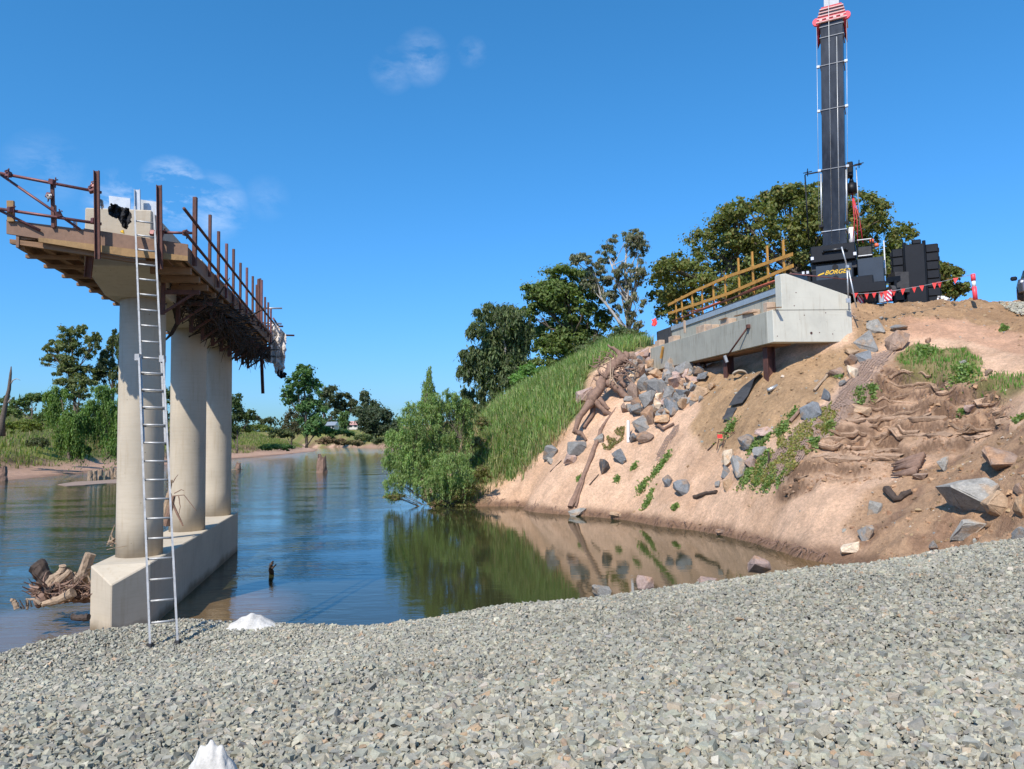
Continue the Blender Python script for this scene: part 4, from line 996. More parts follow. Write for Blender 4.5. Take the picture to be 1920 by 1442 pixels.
# near end steel channel posts, tubes, couplers
def tube_px(pts, r, m='rust_tube', name='rail', off=.1, parent=plat, n=8):
    mm = MB(); mm.tube([npl(u, v, off) for u, v in pts], r, n); return mm.build(name, m, parent, True)
for (a, b) in (((182, 321), (184, 486)), ((299, 348), (301, 505))):
    m_ = MB(); m_.channel(npl(*a, .16), npl(*b, .16), .085, .05, .010, tuple(-pd)); m_.build('post', 'rust', plat)
tube_px([(-25, 320), (190, 361)], .026); tube_px([(-25, 388), (190, 420)], .026); tube_px([(304, 436), (360, 437)], .024)
tube_px([(2, 328), (150, 430)], .022, name='brace', off=.04); tube_px([(-20, 385), (75, 432)], .022, name='brace', off=.04)
m_ = MB(); m_.beam(npl(98, 337, .03), npl(100, 427, .03), .05, .05); m_.build('post', 'rust', plat)
m_ = MB(); m_.beam(npl(20, 377, .02), npl(21, 416, .02), .10, .06, tuple(pd)); m_.build('post', 'timber_yellow', plat)
m_ = MB(); m_.beam(npl(102, 385, -.1), npl(103, 428, -.1), .05, .05); m_.build('post', 'rust', plat)
m_ = MB(); m_.beam(npl(141, 414, -.3), npl(141, 428, -.3), .05, .05); m_.build('post', 'galv', plat)
cp = None
for (u, v) in ((16, 327), (97, 341), (171, 357), (20, 393), (176, 414), (302, 436), (348, 437), (92, 367), (110, 402), (176, 349), (286, 437)):
    p = npl(u, v, .12)
    if cp is None:
        m_ = MB(); m_.box(p - Vector((.04, .04, .045)), p + Vector((.04, .04, .045))); m_.tube([p + Vector((-.03, -.06, .03)), p + Vector((.05, -.07, .055))], .012, 6); m_.tube([p + Vector((.03, -.05, -.09)), p + Vector((.03, -.04, .09))], .012, 6)
        cp = m_.build('coupler', 'rust_tube', plat, origin=p, bev=.008)
    else:
        c_ = copy_mesh_obj(cp, plat, p - Vector(plat['_wl'])); c_.rotation_euler = (random.uniform(-.5, .5), random.uniform(-.5, .5), random.uniform(0, 3))
# hanging bracket leg at the left end of the near face
m_ = MB(); m_.channel(npl(172, 462, -.1), npl(166, 520, -.35), .11, .06, .012, tuple(-pd)); m_.build('bracket', 'rust', plat)
m_ = MB(); m_.channel(npl(176, 468, 0), npl(166, 480, -.5), .08, .05, .012, (0, 0, 1)); m_.build('bracket', 'rust', plat)
# right side handrail: posts and two tubes
def rpl(u, v, t_=None): return onplane(u, v, PR(0, oR + .06 if t_ is None else t_, 0), pp)
pt = [(366, 370, 500), (394, 403, 520), (410, 434, 540), (425, 457, 560), (438, 467, 575), (451, 493, 588), (463, 502, 595), (474, 518, 605), (485, 523, 612), (491, 525, 618), (497, 557, 622), (503, 571, 632), (508, 578, 645)]
for i, (u, v0, v1) in enumerate(pt):
    a = rpl(u, v0); b = rpl(u, v1); b = Vector((a.x, a.y, min(b.z, a.z - .5)))
    if i in (0,): 
        m_ = MB(); m_.beam(a, b, .065, .065); m_.build('post', 'rust', plat)
    else:
        m_ = MB(); m_.beam(a, b, .05, .05); m_.build('post', 'rust' if i % 3 else 'rust_tube', plat)
for (a, b) in (((345, 391), (514, 607)), ((345, 434), (507, 628))):
    m_ = MB(); m_.tube([rpl(*a, oR + .11), rpl(*b, oR + .11)], .027, 8); m_.build('rail', 'rust', plat, True)
# far end tubes and the loose channel hanging from the corner
def fpl(u, v, off=0): return onplane(u, v, PR(sF + off, 0, 0), pd)
for (a, b, m) in (((488, 578), (529, 578), 'galv'), ((490, 605), (528, 607), 'galv'), ((498, 611), (531, 612), 'rust'), ((505, 628), (552, 629), 'rust'), ((512, 596), (522, 612), 'rust_tube')):
    m_ = MB(); m_.tube([fpl(*a), fpl(*b)], .03, 8); m_.build('rail', m, plat, True)
for (u, v0, v1) in ((481, 534, 620), (484, 524, 560), (488, 545, 625), (503, 567, 640), (488, 522, 545)):
    a = fpl(u, v0, -.3); b = fpl(u, v1, -.3); b.x, b.y = a.x, a.y; m_ = MB(); m_.beam(a, b, .05, .05); m_.build('post', 'rust', plat)
a = onplane(490.5, 648, PR(0, oR - .25, 0), pp); b = a - Vector((0, 0, 1.45))
m_ = MB(); m_.channel(P(490, 648, 24.0), P(493.5, 738, 24.0), .09, .06, .012, (0, -1, 0)); m_.build('hanging_channel', 'rust', plat)
for (a, b) in (((469, 652), (508, 652)), ((472, 668), (492, 652)), ((470, 650), (470, 670))):
    m_ = MB(); m_.beam(P(*a, 23.6), P(*b, 23.6), .06, .06); m_.build('bracket', 'rust', plat)

# flood debris caught under the right side of the platform
def sticks(name, n, gen, m, label, cat=None, kind='stuff', parent=None):
    mm = MB()
    for _ in range(n):
        a, b, r = gen(); mid = a.lerp(b, .5) + Vector(rng.normal(0, .08, 3)) * (b - a).length
        mm.tube([a, mid, b], [r, r * .8, r * .4], 4, False)
    return tag(mm.build(name, m, parent), label, cat, kind=kind)
def gen_deb():
    s_ = random.uniform(-.6, 10.1); w_ = smooth(.0, 3.5, np.array(s_)).item() if s_ < 4 else 1
    a = PR(s_, random.uniform(.5, oR), random.uniform(5.95, 6.4)); L = random.uniform(.12, .62) * (.25 + .8 * w_)
    d = Vector((random.gauss(0, .45), random.gauss(0, .55), -abs(random.gauss(.9, .4)))).normalized()
    return a, a + d * L * .75, random.uniform(.004, .022)
sticks('flood_debris', 760, gen_deb, 'debris', 'dark tangle of flood-borne sticks hanging under the right side of the platform')
def gen_deb2():
    s_ = random.uniform(.2, 10.0); a = PR(s_, random.uniform(.55, oR - .05), random.uniform(6.05, 6.35)); d = Vector(rng.normal(0, 1, 3)); d.z *= .35
    return a, a + d.normalized() * random.uniform(.3, .8), random.uniform(.01, .035)
sticks('flood_debris', 330, gen_deb2, 'debris', 'matted flood debris packed against the pier headstock under the platform')
m_ = MB(); m_.tube([P(322, 560, 15.6), P(330, 585, 15.6), P(333, 605, 15.8), P(322, 625, 15.8), P(311, 637, 16)], [.07, .06, .05, .04, .02], 7)
m_.tube([P(333, 605, 15.8), P(345, 570, 15.6), P(348, 545, 15.6)], [.04, .05, .05], 6)
tag(m_.build('branch', 'debris', None, True), 'thick forked dark branch hanging between the first and second columns', 'branch')
tag(MB().tube([P(385, 600, 18), P(381, 625, 18), P(377, 640, 18)], [.025, .02, .01], 6).build('branch', 'debris', None, True), 'thin dark twig hanging in front of the second column top', 'branch')
def gen_d3():
    a = P(random.uniform(455, 478), random.uniform(640, 660), random.uniform(22.5, 24)); return a, a + Vector((random.gauss(0, .12), random.gauss(0, .12), -random.uniform(.1, .42))), random.uniform(.006, .025)
sticks('flood_debris', 160, gen_d3, 'debris', 'clot of dark debris at the far lower corner of the platform')

# cloths
def cloth(name, label, poly, Y, m, nx=26, amp=.12, depth=.4, th=.006, cat='cloth'):
    us = [p[0] for p in poly]; vs_ = [p[1] for p in poly]; u0, u1, v0, v1 = min(us), max(us), min(vs_), max(vs_)
    ny = max(6, int(nx * (v1 - v0) / max(1, u1 - u0))); ny = min(ny, 90)
    G = {}; V_ = []; F_ = []
    for j in range(ny + 1):
        for i in range(nx + 1):
            u = u0 + (u1 - u0) * i / nx; v = v0 + (v1 - v0) * j / ny
            f = math.sin(i * 22. / nx + j * 3. / nx + 3 * float(vnoise(np.array(i * 5. / nx), np.array(j * 2.6 / nx)))) * amp + (float(fbm(np.array(i * 9. / nx), np.array(j * 5.5 / nx), 4)) - .5) * depth
            G[i, j] = len(V_); V_.append(tuple(P(u, v, Y + f)))
    for j in range(ny):
        for i in range(nx):
            u = u0 + (u1 - u0) * (i + .5) / nx; v = v0 + (v1 - v0) * (j + .5) / ny
            wob = (float(vnoise(np.array(i * 9. / nx + 3), np.array(j * 9. / nx))) - .5) * (u1 - u0) * .10
            if inpoly(np.array([u + wob]), np.array([v + wob]), poly)[0]: F_.append((G[i, j], G[i + 1, j], G[i + 1, j + 1], G[i, j + 1]))
    me = bpy.data.meshes.new(name); me.from_pydata(V_, [], F_)
    bm = bmesh.new(); bm.from_mesh(me); bmesh.ops.delete(bm, geom=[v for v in bm.verts if not v.link_faces], context='VERTS'); bm.to_mesh(me); bm.free()
    for p in me.polygons: p.use_smooth = True
    me.materials.append(M[m]); o = bpy.data.objects.new(name, me); COL.objects.link(o)
    so = o.modifiers.new('thick', 'SOLIDIFY'); so.thickness = th; o['_wl'] = (0, 0, 0)
    return tag(o, label, cat)
cloth('torn_cloth', 'torn off-white geotextile hanging from the far end of the pier platform', [(505, 607), (515, 606), (528, 618), (537, 628), (536, 650), (533, 690), (520, 700), (512, 682), (496, 678), (500, 655), (506, 640)], 24.7, 'cloth_white', 60, .07, .35)
cloth('torn_cloth', 'lower torn strip of geotextile swinging below the rest', [(513, 680), (533, 688), (530, 705), (516, 700)], 24.65, 'cloth_white', 36, .05, .2)
cloth('torn_cloth', 'black scrap at the bottom of the torn white geotextile', [(522, 693), (538, 700), (536, 708), (527, 710), (519, 704)], 24.6, 'cloth_black', 30, .04, .2)
cloth('torn_cloth', 'small pale sheet wedged beyond the third column top', [(430, 651), (452, 650), (449, 658), (431, 660)], 24.0, 'cloth_white', 12, .04, .1)
jk = cloth('jacket', 'black jacket draped over the headstock beside the ladder top', [(204, 386), (214, 381), (228, 388), (243, 391), (247, 405), (244, 420), (236, 430), (229, 425), (222, 409), (212, 408), (203, 402)], 12.62, 'cloth_black', 60, .04, .2, cat='jacket')
m_ = MB(); m_.tube([P(227, 434, 12.5), P(232, 437, 12.5), P(230, 432, 12.5)], .02, 6); tag(m_.build('yellow_tag', 'yellow', jk), None)
cloth('small_cloth', 'small white rag tied to the left channel post', [(187, 373), (192, 374), (195, 388), (191, 394), (188, 384)], 12.45, 'cloth_white', 8, .02, .05)
cloth('small_cloth', 'white tie hanging from the short steel post at the far left', [(87, 364), (97, 364), (96, 372), (88, 373)], 12.0, 'cloth_white', 8, .02, .05)

# ------------------------------------------------------------------ ladder
lad = thing('ladder', 'long aluminium extension ladder leaning from the gravel against the top of the pier', 'ladder', tuple(P(307, 1210, 10.25)))
LA, LB_ = P(281, 1217, 10.2), P(333, 1204, 10.35); TA, TB = P(249, 387, 12.50), P(291.5, 393, 12.62)
LA.z = float(gravel_h(LA.x, LA.y)); LB_.z = float(gravel_h(LB_.x, LB_.y))
nrm = (LB_ - LA).cross(TA - LA).normalized(); acr = (LB_ - LA).normalized()
if nrm.y > 0: nrm = -nrm
def lp(a, b, t): return a.lerp(b, t)
f0 = .405; f1 = .60
for (a, b, lo, hi, off, sp_) in ((LA, TA, 0, f1, .0, -.012), (LB_, TB, 0, f1, .0, .012), (LA, TA, f0, 1.0, -.05, .014), (LB_, TB, f0, 1.0, -.05, -.014)):
    m_ = MB(); m_.channel(lp(a, b, lo) + nrm * off * -1 * 0 + nrm * (off + .025) + acr * sp_, lp(a, b, hi) + nrm * (off + .025) + acr * sp_, .065, .026, .006, tuple(acr if a is LA else -acr))
    m_.build('stile', 'alu', lad)
rv = [1181, 1141, 1103, 1065, 1028, 992, 957, 922, 887, 852, 819, 786, 753, 720, 687, 656, 624, 593, 562, 532, 502, 471, 443, 414]
r0_ = None
for i in range(24):
    t_ = .042 + (.962 - .042) * i / 23; a = lp(LA, TA, t_); b = lp(LB_, TB, t_); off = 0 if t_ < f1 - .02 else -.05
    a, b = a + acr * .012 + nrm * (off + .025), b - acr * .012 + nrm * (off + .025)
    m_ = MB(); m_.tube([a, b], .016, 8); m_.build('rung', 'alu', lad, True)
    if f0 < t_ < f1 - .02:
        m_ = MB(); m_.tube([a - nrm * .05, b - nrm * .05], .015, 8); m_.build('rung', 'alu', lad, True)
for a in (LA, LB_):
    m_ = MB(); m_.box(a + nrm * .025 + Vector((-.03, -.04, -.02)), a + nrm * .025 + Vector((.03, .04, .045))); m_.build('foot', 'rubber', lad)
for a, b in ((LA, TA), (LB_, TB)):
    q = lp(a, b, f1) + nrm * .0; m_ = MB(); m_.box(q + Vector((-.035, -.06, -.05)), q + Vector((.035, .03, .05))); m_.build('bracket', 'alu', lad)

# ================================================================== ABUTMENT
ab = thing('bridge_abutment', 'new grey concrete bridge abutment with a light wing wall, on steel piles', 'bridge abutment', tuple(AB(0, 0, 0)))
def box_ab(s0, s1_, t0, t1, z0, z1, name, m, parent=ab, bev=.012):
    mm = MB(); mm.prism([AB(s0, t0, z0), AB(s1_, t0, z0), AB(s1_, t1, z0), AB(s0, t1, z0)], (0, 0, z1 - z0)); return mm.build(name, m, parent, bev=bev)
ZHb, ZHt = 6.63, P(1451, 580.5, 27.5).z
SL = 12.0
# headstock, its near 0.35 m belongs to the wing wall end
box_ab(.42, SL, 0, 1.15, ZHb, ZHt, 'headstock', 'conc_new')
zpk = P(1479, 513.5, 27.7).z; zr_ = P(1599, 554, 28.0).z; zrb = P(1602, 631, 28.05).z; tR = (P(1601, 600, 28.05) - AB0).dot(ab_p)
m_ = MB(); m_.prism([AB(0, .0, ZHb), AB(0, tR, ZHb + .02), AB(0, tR, zr_), AB(0, .62, zpk), AB(0, .40, zpk - .03), AB(0, .40, ZHt), AB(0, 0, ZHt)], ab_d * .42)
m_.build('wing_wall', 'conc_light', ab, bev=.015)
box_ab(.424, SL - .1, .52, .95, ZHt + .002, 8.74, 'back_wall', 'conc_new')
box_ab(.43, 10.3, .46, .525, 8.54, 8.76, 'capping_plate', 'galv', bev=.004)
for (a, b, l_) in ((.43, 3.2, 8.78), (3.3, 6.4, 8.80), (6.5, 9.3, 8.78)):
    box_ab(a, b, .54, .60, 8.745, l_ + .04, 'waterstop', 'rubber', bev=0)
box_ab(10.35, SL + .1, .43, .515, ZHt + .1, 8.74, 'dark_panel', 'rubber', bev=0)
# joint line in the wing
m_ = MB(); m_.beam(AB(-.004, .03, ZHt - .01), AB(-.004, tR - .02, ZHt + .06), .012, .03); m_.build('joint', 'conc_new', ab)
m_ = MB(); m_.tube([AB(-.02, 1.55, 6.98), AB(.01, 1.55, 6.98)], .045, 12); m_.build('bolt_recess', 'rust', ab)
for (t_, z_) in ((.15, 6.85), (1.9, 7.0), (2.45, 6.95), (.9, 8.0), (1.3, 7.65), (2.2, 7.75), (1.0, 8.5)):
    m_ = MB(); m_.tube([AB(-.004, t_, z_), AB(.006, t_, z_)], .022, 8); m_.build('tie_hole', 'rust', ab)
def apl(u, v, t_=0.0): return onplane(u, v, AB(0, t_, 0), ab_p)
def S_of(u, v, t_=0.0): return (apl(u, v, t_) - AB0).dot(ab_d)
# bearing pads of pale form timber on the shelf
for (u, v, w_, h_) in ((1455, 568, 20, 20), (1407, 579, 19, 15), (1364, 592, 16, 12), (1318, 603, 16, 15), (1335, 600, 12, 10), (1263, 623, 10, 12), (1237, 635, 9, 12)):
    s0 = S_of(u + w_ / 2, v, .3); s1_ = S_of(u - w_ / 2, v, .3); z0 = ZHt
    s0 = max(s0, .6)
    o = box_ab(s0, max(s1_, s0 + .3), .15, .50, ZHt + .003, ZHt + .005 + h_ * apl(u, v, .3).y / F, 'bearing_block', 'timber_pale')
for (u0, v0, u1, v1) in ((1378, 593, 1405, 586), (1440, 578, 1463, 576), (1350, 600, 1362, 596), (1418, 585, 1398, 588)):
    m_ = MB(); m_.beam(apl(u0, v0, .12), apl(u1, v1, .12), .12, .035); tag(m_.build('offcut_board', 'timber'), {1378: 'long brown offcut board lying on the abutment shelf, middle of the row', 1440: 'reddish offcut under the nearest pale block on the abutment shelf', 1350: 'short dark offcut board on the abutment shelf beside a pale block', 1418: 'thick brown offcut against the second pale block on the shelf'}[u0], 'board', 'offcuts on the abutment shelf')
p = apl(1283, 610, -.02); m_ = MB(); m_.beam(apl(1283, 601, -.03), apl(1284, 624, -.03), .14, .06, tuple(ab_p)); tag(m_.build('hanging_block', 'timber_pale'), 'pale timber block hanging over the front edge of the abutment shelf', 'block')
# steel piles
def hpile(u0, u1, vt, vb, t_):
    c_ = onplane((u0 + u1) / 2, vb, AB(0, t_, 0), ab_p); s_ = (c_ - AB0).dot(ab_d); w_ = .33
    mm = MB()
    for k in (-1, 1): mm.prism([AB(s_ - w_ / 2, t_ + k * w_ / 2, c_.z - .6), AB(s_ + w_ / 2, t_ + k * w_ / 2, c_.z - .6), AB(s_ + w_ / 2, t_ + k * w_ / 2, ZHb), AB(s_ - w_ / 2, t_ + k * w_ / 2, ZHb)], ab_p * .022 * -k)
    mm.prism([AB(s_ - .011, t_ - w_ / 2 + .02, c_.z - .6), AB(s_ + .011, t_ - w_ / 2 + .02, c_.z - .6), AB(s_ + .011, t_ - w_ / 2 + .02, ZHb), AB(s_ - .011, t_ - w_ / 2 + .02, ZHb)], ab_p * (w_ - .04))
    mm.build('steel_pile', 'rust', ab)
hpile(1433, 1456, 650, 731, .45); hpile(1361, 1373, 667, 712, .45); hpile(1308, 1324, 679, 704, .45)
box_ab(.5, SL - .2, .15, 1.0, ZHb - .05, ZHb, 'blinding_edge', 'timber', bev=0)
for (a, b) in (((1541, 634), (1552, 655)), ((1550, 634), (1566, 660))):
    m_ = MB(); m_.beam(P(*a, 28.4), P(*b, 28.6), .09, .09); m_.build('strut', 'timber', ab)
# timber guard rail on the abutment
gr = thing('timber_guardrail', 'orange-yellow timber guardrail with tall posts along the top of the abutment', 'guardrail', tuple(AB(1, 1.1, 8.6)))
tG = 1.02
for (a, b, m) in (((1253, 572), (1305, 545), 0), ((1305, 545), (1362, 519.5), 1), ((1362, 519.5), (1486, 476.5), 0), ((1253, 588), (1370, 549), 1), ((1370, 549), (1487, 498), 0)):
    m_ = MB(); m_.beam(apl(*a, tG - .06 - .045 * m), apl(*b, tG - .06 - .045 * m), .045, .13); m_.build('rail', 'timber_orange', gr)
for (u, vt, vb) in ((1267, 561, 594), (1278, 555, 588), (1297.5, 546, 579), (1316, 542, 574), (1337, 531, 563), (1359, 516, 556), (1384, 484, 547), (1410, 472, 538), (1438, 461, 530), (1468, 450, 518)):
    a = apl(u, vt, tG); b = Vector((a.x, a.y, 8.5)); m_ = MB(); m_.beam(b, a, .09, .055, tuple(ab_p)); m_.build('post', 'timber_orange', gr)
m_ = MB(); m_.beam(apl(1262, 602, .9), apl(1468, 523, .9), .12, .045); tag(m_.build('long_plank', 'rust'), 'long brown plank lying along the top of the abutment back wall', 'plank')
for (a, b, c_, lab) in (((1290, 586), (1320, 578), (1350, 566), 'orange pipe bending along the far half of the abutment top'), ((1388, 552), (1420, 538), (1468, 521), 'orange pipe sloping up to the near end of the abutment top')):
    m_ = MB(); m_.tube([apl(*a, .75), apl(*b, .75), apl(*c_, .75)], .035, 8); tag(m_.build('orange_pipe', 'orange_pipe', None, True), lab, 'pipe')
# prop and stakes on the headstock face
m_ = MB(); m_.tube([apl(1403, 612, -.05), apl(1364, 667, -.35)], .035, 8); pr_ = m_.build('steel_prop', 'rust', None, True); tag(pr_, 'rusty steel prop leaning against the front of the abutment headstock', 'prop')
a = apl(1403, 612, -.05); m_ = MB(); m_.box(a - Vector((.07, .07, .07)), a + Vector((.07, .07, .07))); m_.build('prop_head', 'rust', pr_)
a = apl(1360, 672, -.35); m_ = MB(); m_.beam(a + Vector((-.03, 0, .12)), a + Vector((.06, 0, -.16)), .12, .1); m_.build('prop_foot', 'galv', pr_)
m_ = MB(); m_.beam(apl(1243, 650, -.06), apl(1239, 672, -.1), .12, .08, tuple(ab_p)); tag(m_.build('orange_stake', 'timber_orange'), 'short orange timber stake leaning on the far end of the headstock above the rocks', 'stake')
cloth('red_marker_cloth', 'red and white marker cloth tied at the far end of the abutment', [(1223, 600), (1229, 596), (1233, 606), (1229, 612), (1222, 611)], 39, 'flag_red', 8, .04, .1)

# scaffold tubes at the wing's end
sc_ = thing('scaffold_tubes', 'galvanised scaffold tubes propped upright against the end of the wing wall', 'scaffold tubes', tuple(P(1590, 560, 27.8)))
for pts, m, nm in (([(1578, 463), (1588.5, 501)], 'galv', 'tube'), ([(1588, 499), (1590.5, 556)], 'galv', 'tube'), ([(1591, 505), (1606, 577)], 'galv', 'tube'), ([(1480, 513), (1600, 525)], 'rust_tube', 'tube')):
    m_ = MB(); m_.tube([P(u, v, 27.75) for u, v in pts], .028 if m == 'galv' else .022, 8); m_.build(nm, m, sc_, True)
p = P(1588.5, 500, 27.7); m_ = MB(); m_.box(p - Vector((.05, .05, .05)), p + Vector((.05, .05, .05))); m_.build('coupler', 'galv', sc_)
p = P(1590.5, 563, 27.75); m_ = MB(); m_.box(p - Vector((.08, .02, .09)), p + Vector((.08, .03, .07))); m_.build('clamp_plate', 'galv', sc_)
# ================================================================== CRANE (built in its own frame, then set down and turned)
CY = 32.0; cp0 = P(1566, 470, CY)
GZC = 8.35
crane = thing('mobile_crane', 'black mobile crane on the bank with its telescopic boom raised upright', 'crane', (cp0.x, cp0.y, GZC), rz=math.radians(-27), local=True)
zf = lambda v: P(1566, v, CY).z - GZC
def cbox(x0, x1, y0, y1, z0, z1, name, m, parent=crane, bev=.03):
    mm = MB(); mm.box((x0, y0, z0), (x1, y1, z1)); return mm.build(name, m, parent, bev=bev)
zB = zf(466); z1_ = zf(36); zt_ = zf(-160)
# boom: eight sided section, its rounded belly to the back
bw, bd_ = .45, .45
def sect(w, d, cy): 
    return [(-w, cy - d), (w, cy - d), (w + .02, cy), (w * .92, cy + d * .75), (w * .5, cy + d), (-w * .5, cy + d), (-w * .92, cy + d * .75), (-w - .02, cy)]
def loft(secs, name, m, parent, bev=0):
    mm = MB(); n = len(secs[0][1]); vs = []; fs = []
    for z_, s_ in secs: vs += [(x, y, z_) for x, y in s_]
    for i in range(len(secs) - 1):
        for k in range(n): a = i * n + k; b = i * n + (k + 1) % n; fs.append((a, b, b + n, a + n))
    fs.append(tuple(range(n))); fs.append(tuple((len(secs) - 1) * n + k for k in range(n)))
    mm.add(vs, fs); return mm.build(name, m, parent, bev=bev)
lean = .012
sh = lambda z_: -(z_ - zB) * .0
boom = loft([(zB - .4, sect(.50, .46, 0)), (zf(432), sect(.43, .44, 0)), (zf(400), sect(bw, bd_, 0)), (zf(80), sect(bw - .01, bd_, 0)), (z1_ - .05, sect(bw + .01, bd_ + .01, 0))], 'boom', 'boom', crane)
loft([(zf(90), sect(.30, .32, 0)), (zt_, sect(.30, .32, 0))], 'boom_section', 'boom_grey', crane)
loft([(zf(466), sect(.27, .29, 0)), (zt_ + 4, sect(.27, .29, 0))], 'boom_section', 'boom_grey', crane)
M['band'] = simple('boom_band_grey', (.20, .21, .22), .5, .3, .2, 5, .1, .002)
# bands round the boom
for v_ in (67, 86, 136, 216, 324, 437):
    z_ = zf(v_); mm = MB(); w = bw + .035 + (.02 if v_ > 430 else 0)
    mm.box((-w, -bd_ - .03, z_ - .016), (w, bd_ + .03, z_ + .016)); mm.build('boom_band', 'band' if v_ < 430 else 'galv', crane)
    if 100 < v_ < 400:
        for sx_ in (-1, 1):
            mm = MB(); mm.box((sx_ * (w + .07) - .06, -bd_ - .03, z_ - .05), (sx_ * (w + .07) + .06, -bd_ + .08, z_ + .05)); mm.build('bracket', 'galv', crane)
# head of the base section: red collar with stacked pale edges and side lugs
zc = zf(58)
for k in range(5):
    w = .62 - .035 * k; z_ = zc - .05 + k * .145
    mm = MB(); mm.box((-w, -.55 + k * .02, z_), (w, .52, z_ + .055)); mm.build('collar_plate', 'red_pale', crane, bev=.012)
    mm = MB(); mm.box((-w + .07, -.49 + k * .02, z_ + .055), (w - .07, .48, z_ + .145)); mm.build('collar', 'red_paint', crane)
for k in range(4):
    x = -.42 + k * .28; mm = MB(); mm.box((x - .06, -.56, zc - .05 + .055), (x + .06, -.48, zc - .05 + .15)); mm.build('collar_lug', 'red_pale', crane)
for sx_ in (-1, 1):
    mm = MB(); mm.tube([(sx_ * .60, -.5, zc + .05), (sx_ * .60, -.38, zc + .05)], .16, 16); mm.build('sheave', 'bollard', crane, False)
    mm = MB(); mm.prism([(sx_ * .48, -.42, zc - .05), (sx_ * .60, -.42, zc - .05), (sx_ * .60, .05, zc - .9), (sx_ * .48, .05, zc - .6)], (0, .05, 0)); mm.build('collar_bracket', 'red_paint', crane)
# hoist ropes, side cables; the last, pale one is added as the boom's edge highlight
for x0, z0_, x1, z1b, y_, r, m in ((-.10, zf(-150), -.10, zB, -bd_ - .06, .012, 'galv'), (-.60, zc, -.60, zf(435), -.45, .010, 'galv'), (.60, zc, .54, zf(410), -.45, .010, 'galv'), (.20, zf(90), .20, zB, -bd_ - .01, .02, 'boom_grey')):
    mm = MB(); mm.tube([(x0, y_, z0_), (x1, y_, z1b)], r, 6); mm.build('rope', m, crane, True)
# outrigger spreader arms at mid boom
z_ = zf(324)
mm = MB(); mm.beam((-1.15, -.3, z_ - .02), (1.1, -.3, z_ + .02), .05, .05); mm.build('spreader_bar', 'black_steel', crane)
for x in (-1.05, 1.0):
    mm = MB(); mm.tube([(x, -.3, z_ + .22), (x, -.3, z_ - .12)], .02, 6); mm.tube([(x - .18, -.3, z_ + .05), (x + .18, -.3, z_ + .07)], .02, 6); mm.tube([(x, -.48, z_ + .06), (x, -.12, z_ + .06)], .02, 6); mm.build('star_arm', 'black_steel', crane)
    mm = MB(); mm.tube([(x, -.3, z_), (x + .02, -.3, zf(445) + (.3 if x > 0 else 0))], .022 if x > 0 else .03, 6); mm.build('hanging_rod', 'alu' if x > 0 else 'black_steel', crane, True)
for sx_ in (-1, 1):
    mm = MB(); mm.tube([(sx_ * .5, -.42, zf(330)), (sx_ * .5, -.42, zf(425))], .035, 8); mm.build('side_cylinder', 'galv', crane, True)
    cbox(sx_ * .5 - .1, sx_ * .5 + .1, -.5, -.34, zf(428), zf(424), 'bracket', 'black_steel', bev=0)
cbox(.5, .75, -.1, .3, zf(338), zf(312), 'winch_bracket', 'black_steel')
# hook block hanging beside the boom and its pink slings
mm = MB(); mm.tube([(.78, .0, zf(368)), (.78, .0, zf(350))], [.24, .20], 14); mm.tube([(.78, 0, zf(350)), (.78, 0, zf(338))], [.12, .05], 10); hb = mm.build('hook_block', 'black_steel', crane, True)
for dx in (-.08, .02, .12):
    mm = MB(); mm.tube([(.78, 0, zf(366)), (.90 + dx, 0, zf(418)), (.86 + dx * 2, 0, zf(462))], .022, 6); mm.build('sling', 'red_paint', crane, True)
mm = MB(); mm.tube([(.66, .1, zf(430)), (.66, .1, zB + .05)], .13, 14); mm.build('white_cylinder', 'white', crane, True)
# boom foot cradle and slewing superstructure
cbox(-.92, .82, -.95, .9, zf(497), zf(467), 'boom_cradle', 'black_steel')
mm = MB(); mm.tube([(-.42, -1.02, zf(478)), (.50, -1.02, zf(478))], .055, 10); mm.tube([(-.42, -1.02, zf(478)), (-.42, -.95, zf(482))], .05, 8); mm.tube([(.50, -1.02, zf(478)), (.50, -.95, zf(482))], .05, 8); mm.build('handle_bar', 'boom', crane, True)
for x in (-.86, .80): cbox(x - .06, x + .06, -1.0, -.93, zf(492), zf(486), 'lamp', 'lamp', bev=.01)
cbox(-.95, .85, -.7, 1.2, zf(512), zf(497) - .01, 'turntable', 'rubber')
cbox(-.92, .72, -.92, 1.3, zf(549), zf(511) - .01, 'superstructure', 'black_steel')
M['panel'] = simple('dark_blue_grey_panel', (.030, .042, .056), .4, 0, .15, 3, .08, .002)
pan = cbox(-.74, .66, -.955, -.925, zf(545), zf(504), 'front_panel', 'panel', bev=.008)
for z_ in (zf(509), zf(529)):
    mm = MB(); mm.tube([(.02, -.975, z_), (.02, -.945, z_)], .115, 16); mm.build('lifting_hole', 'cloth_black', pan)
def text_obj(txt, size, m, parent, loc, rot, shear=.35, name='lettering', ext=.004, xs=1.0):
    cu = bpy.data.curves.new('lettering', 'FONT'); cu.body = txt; cu.size = size; cu.shear = shear; cu.extrude = ext; cu.align_x = 'CENTER'; cu.align_y = 'CENTER'; cu.offset = .004
    tmp = bpy.data.objects.new('tmp', cu); COL.objects.link(tmp)
    dg = bpy.context.evaluated_depsgraph_get(); me = bpy.data.meshes.new_from_object(tmp.evaluated_get(dg))
    bpy.data.objects.remove(tmp); me.materials.clear(); me.materials.append(M[m]); o = bpy.data.objects.new(name, me); COL.objects.link(o)
    o.parent = parent; o.location = loc; o.rotation_euler = rot; o.scale = (xs, 1, 1); return o
text_obj('BORGER', .25, 'yellow', pan, (.08, -.963, zf(518)), (math.pi / 2, 0, 0), .45, xs=1.02)
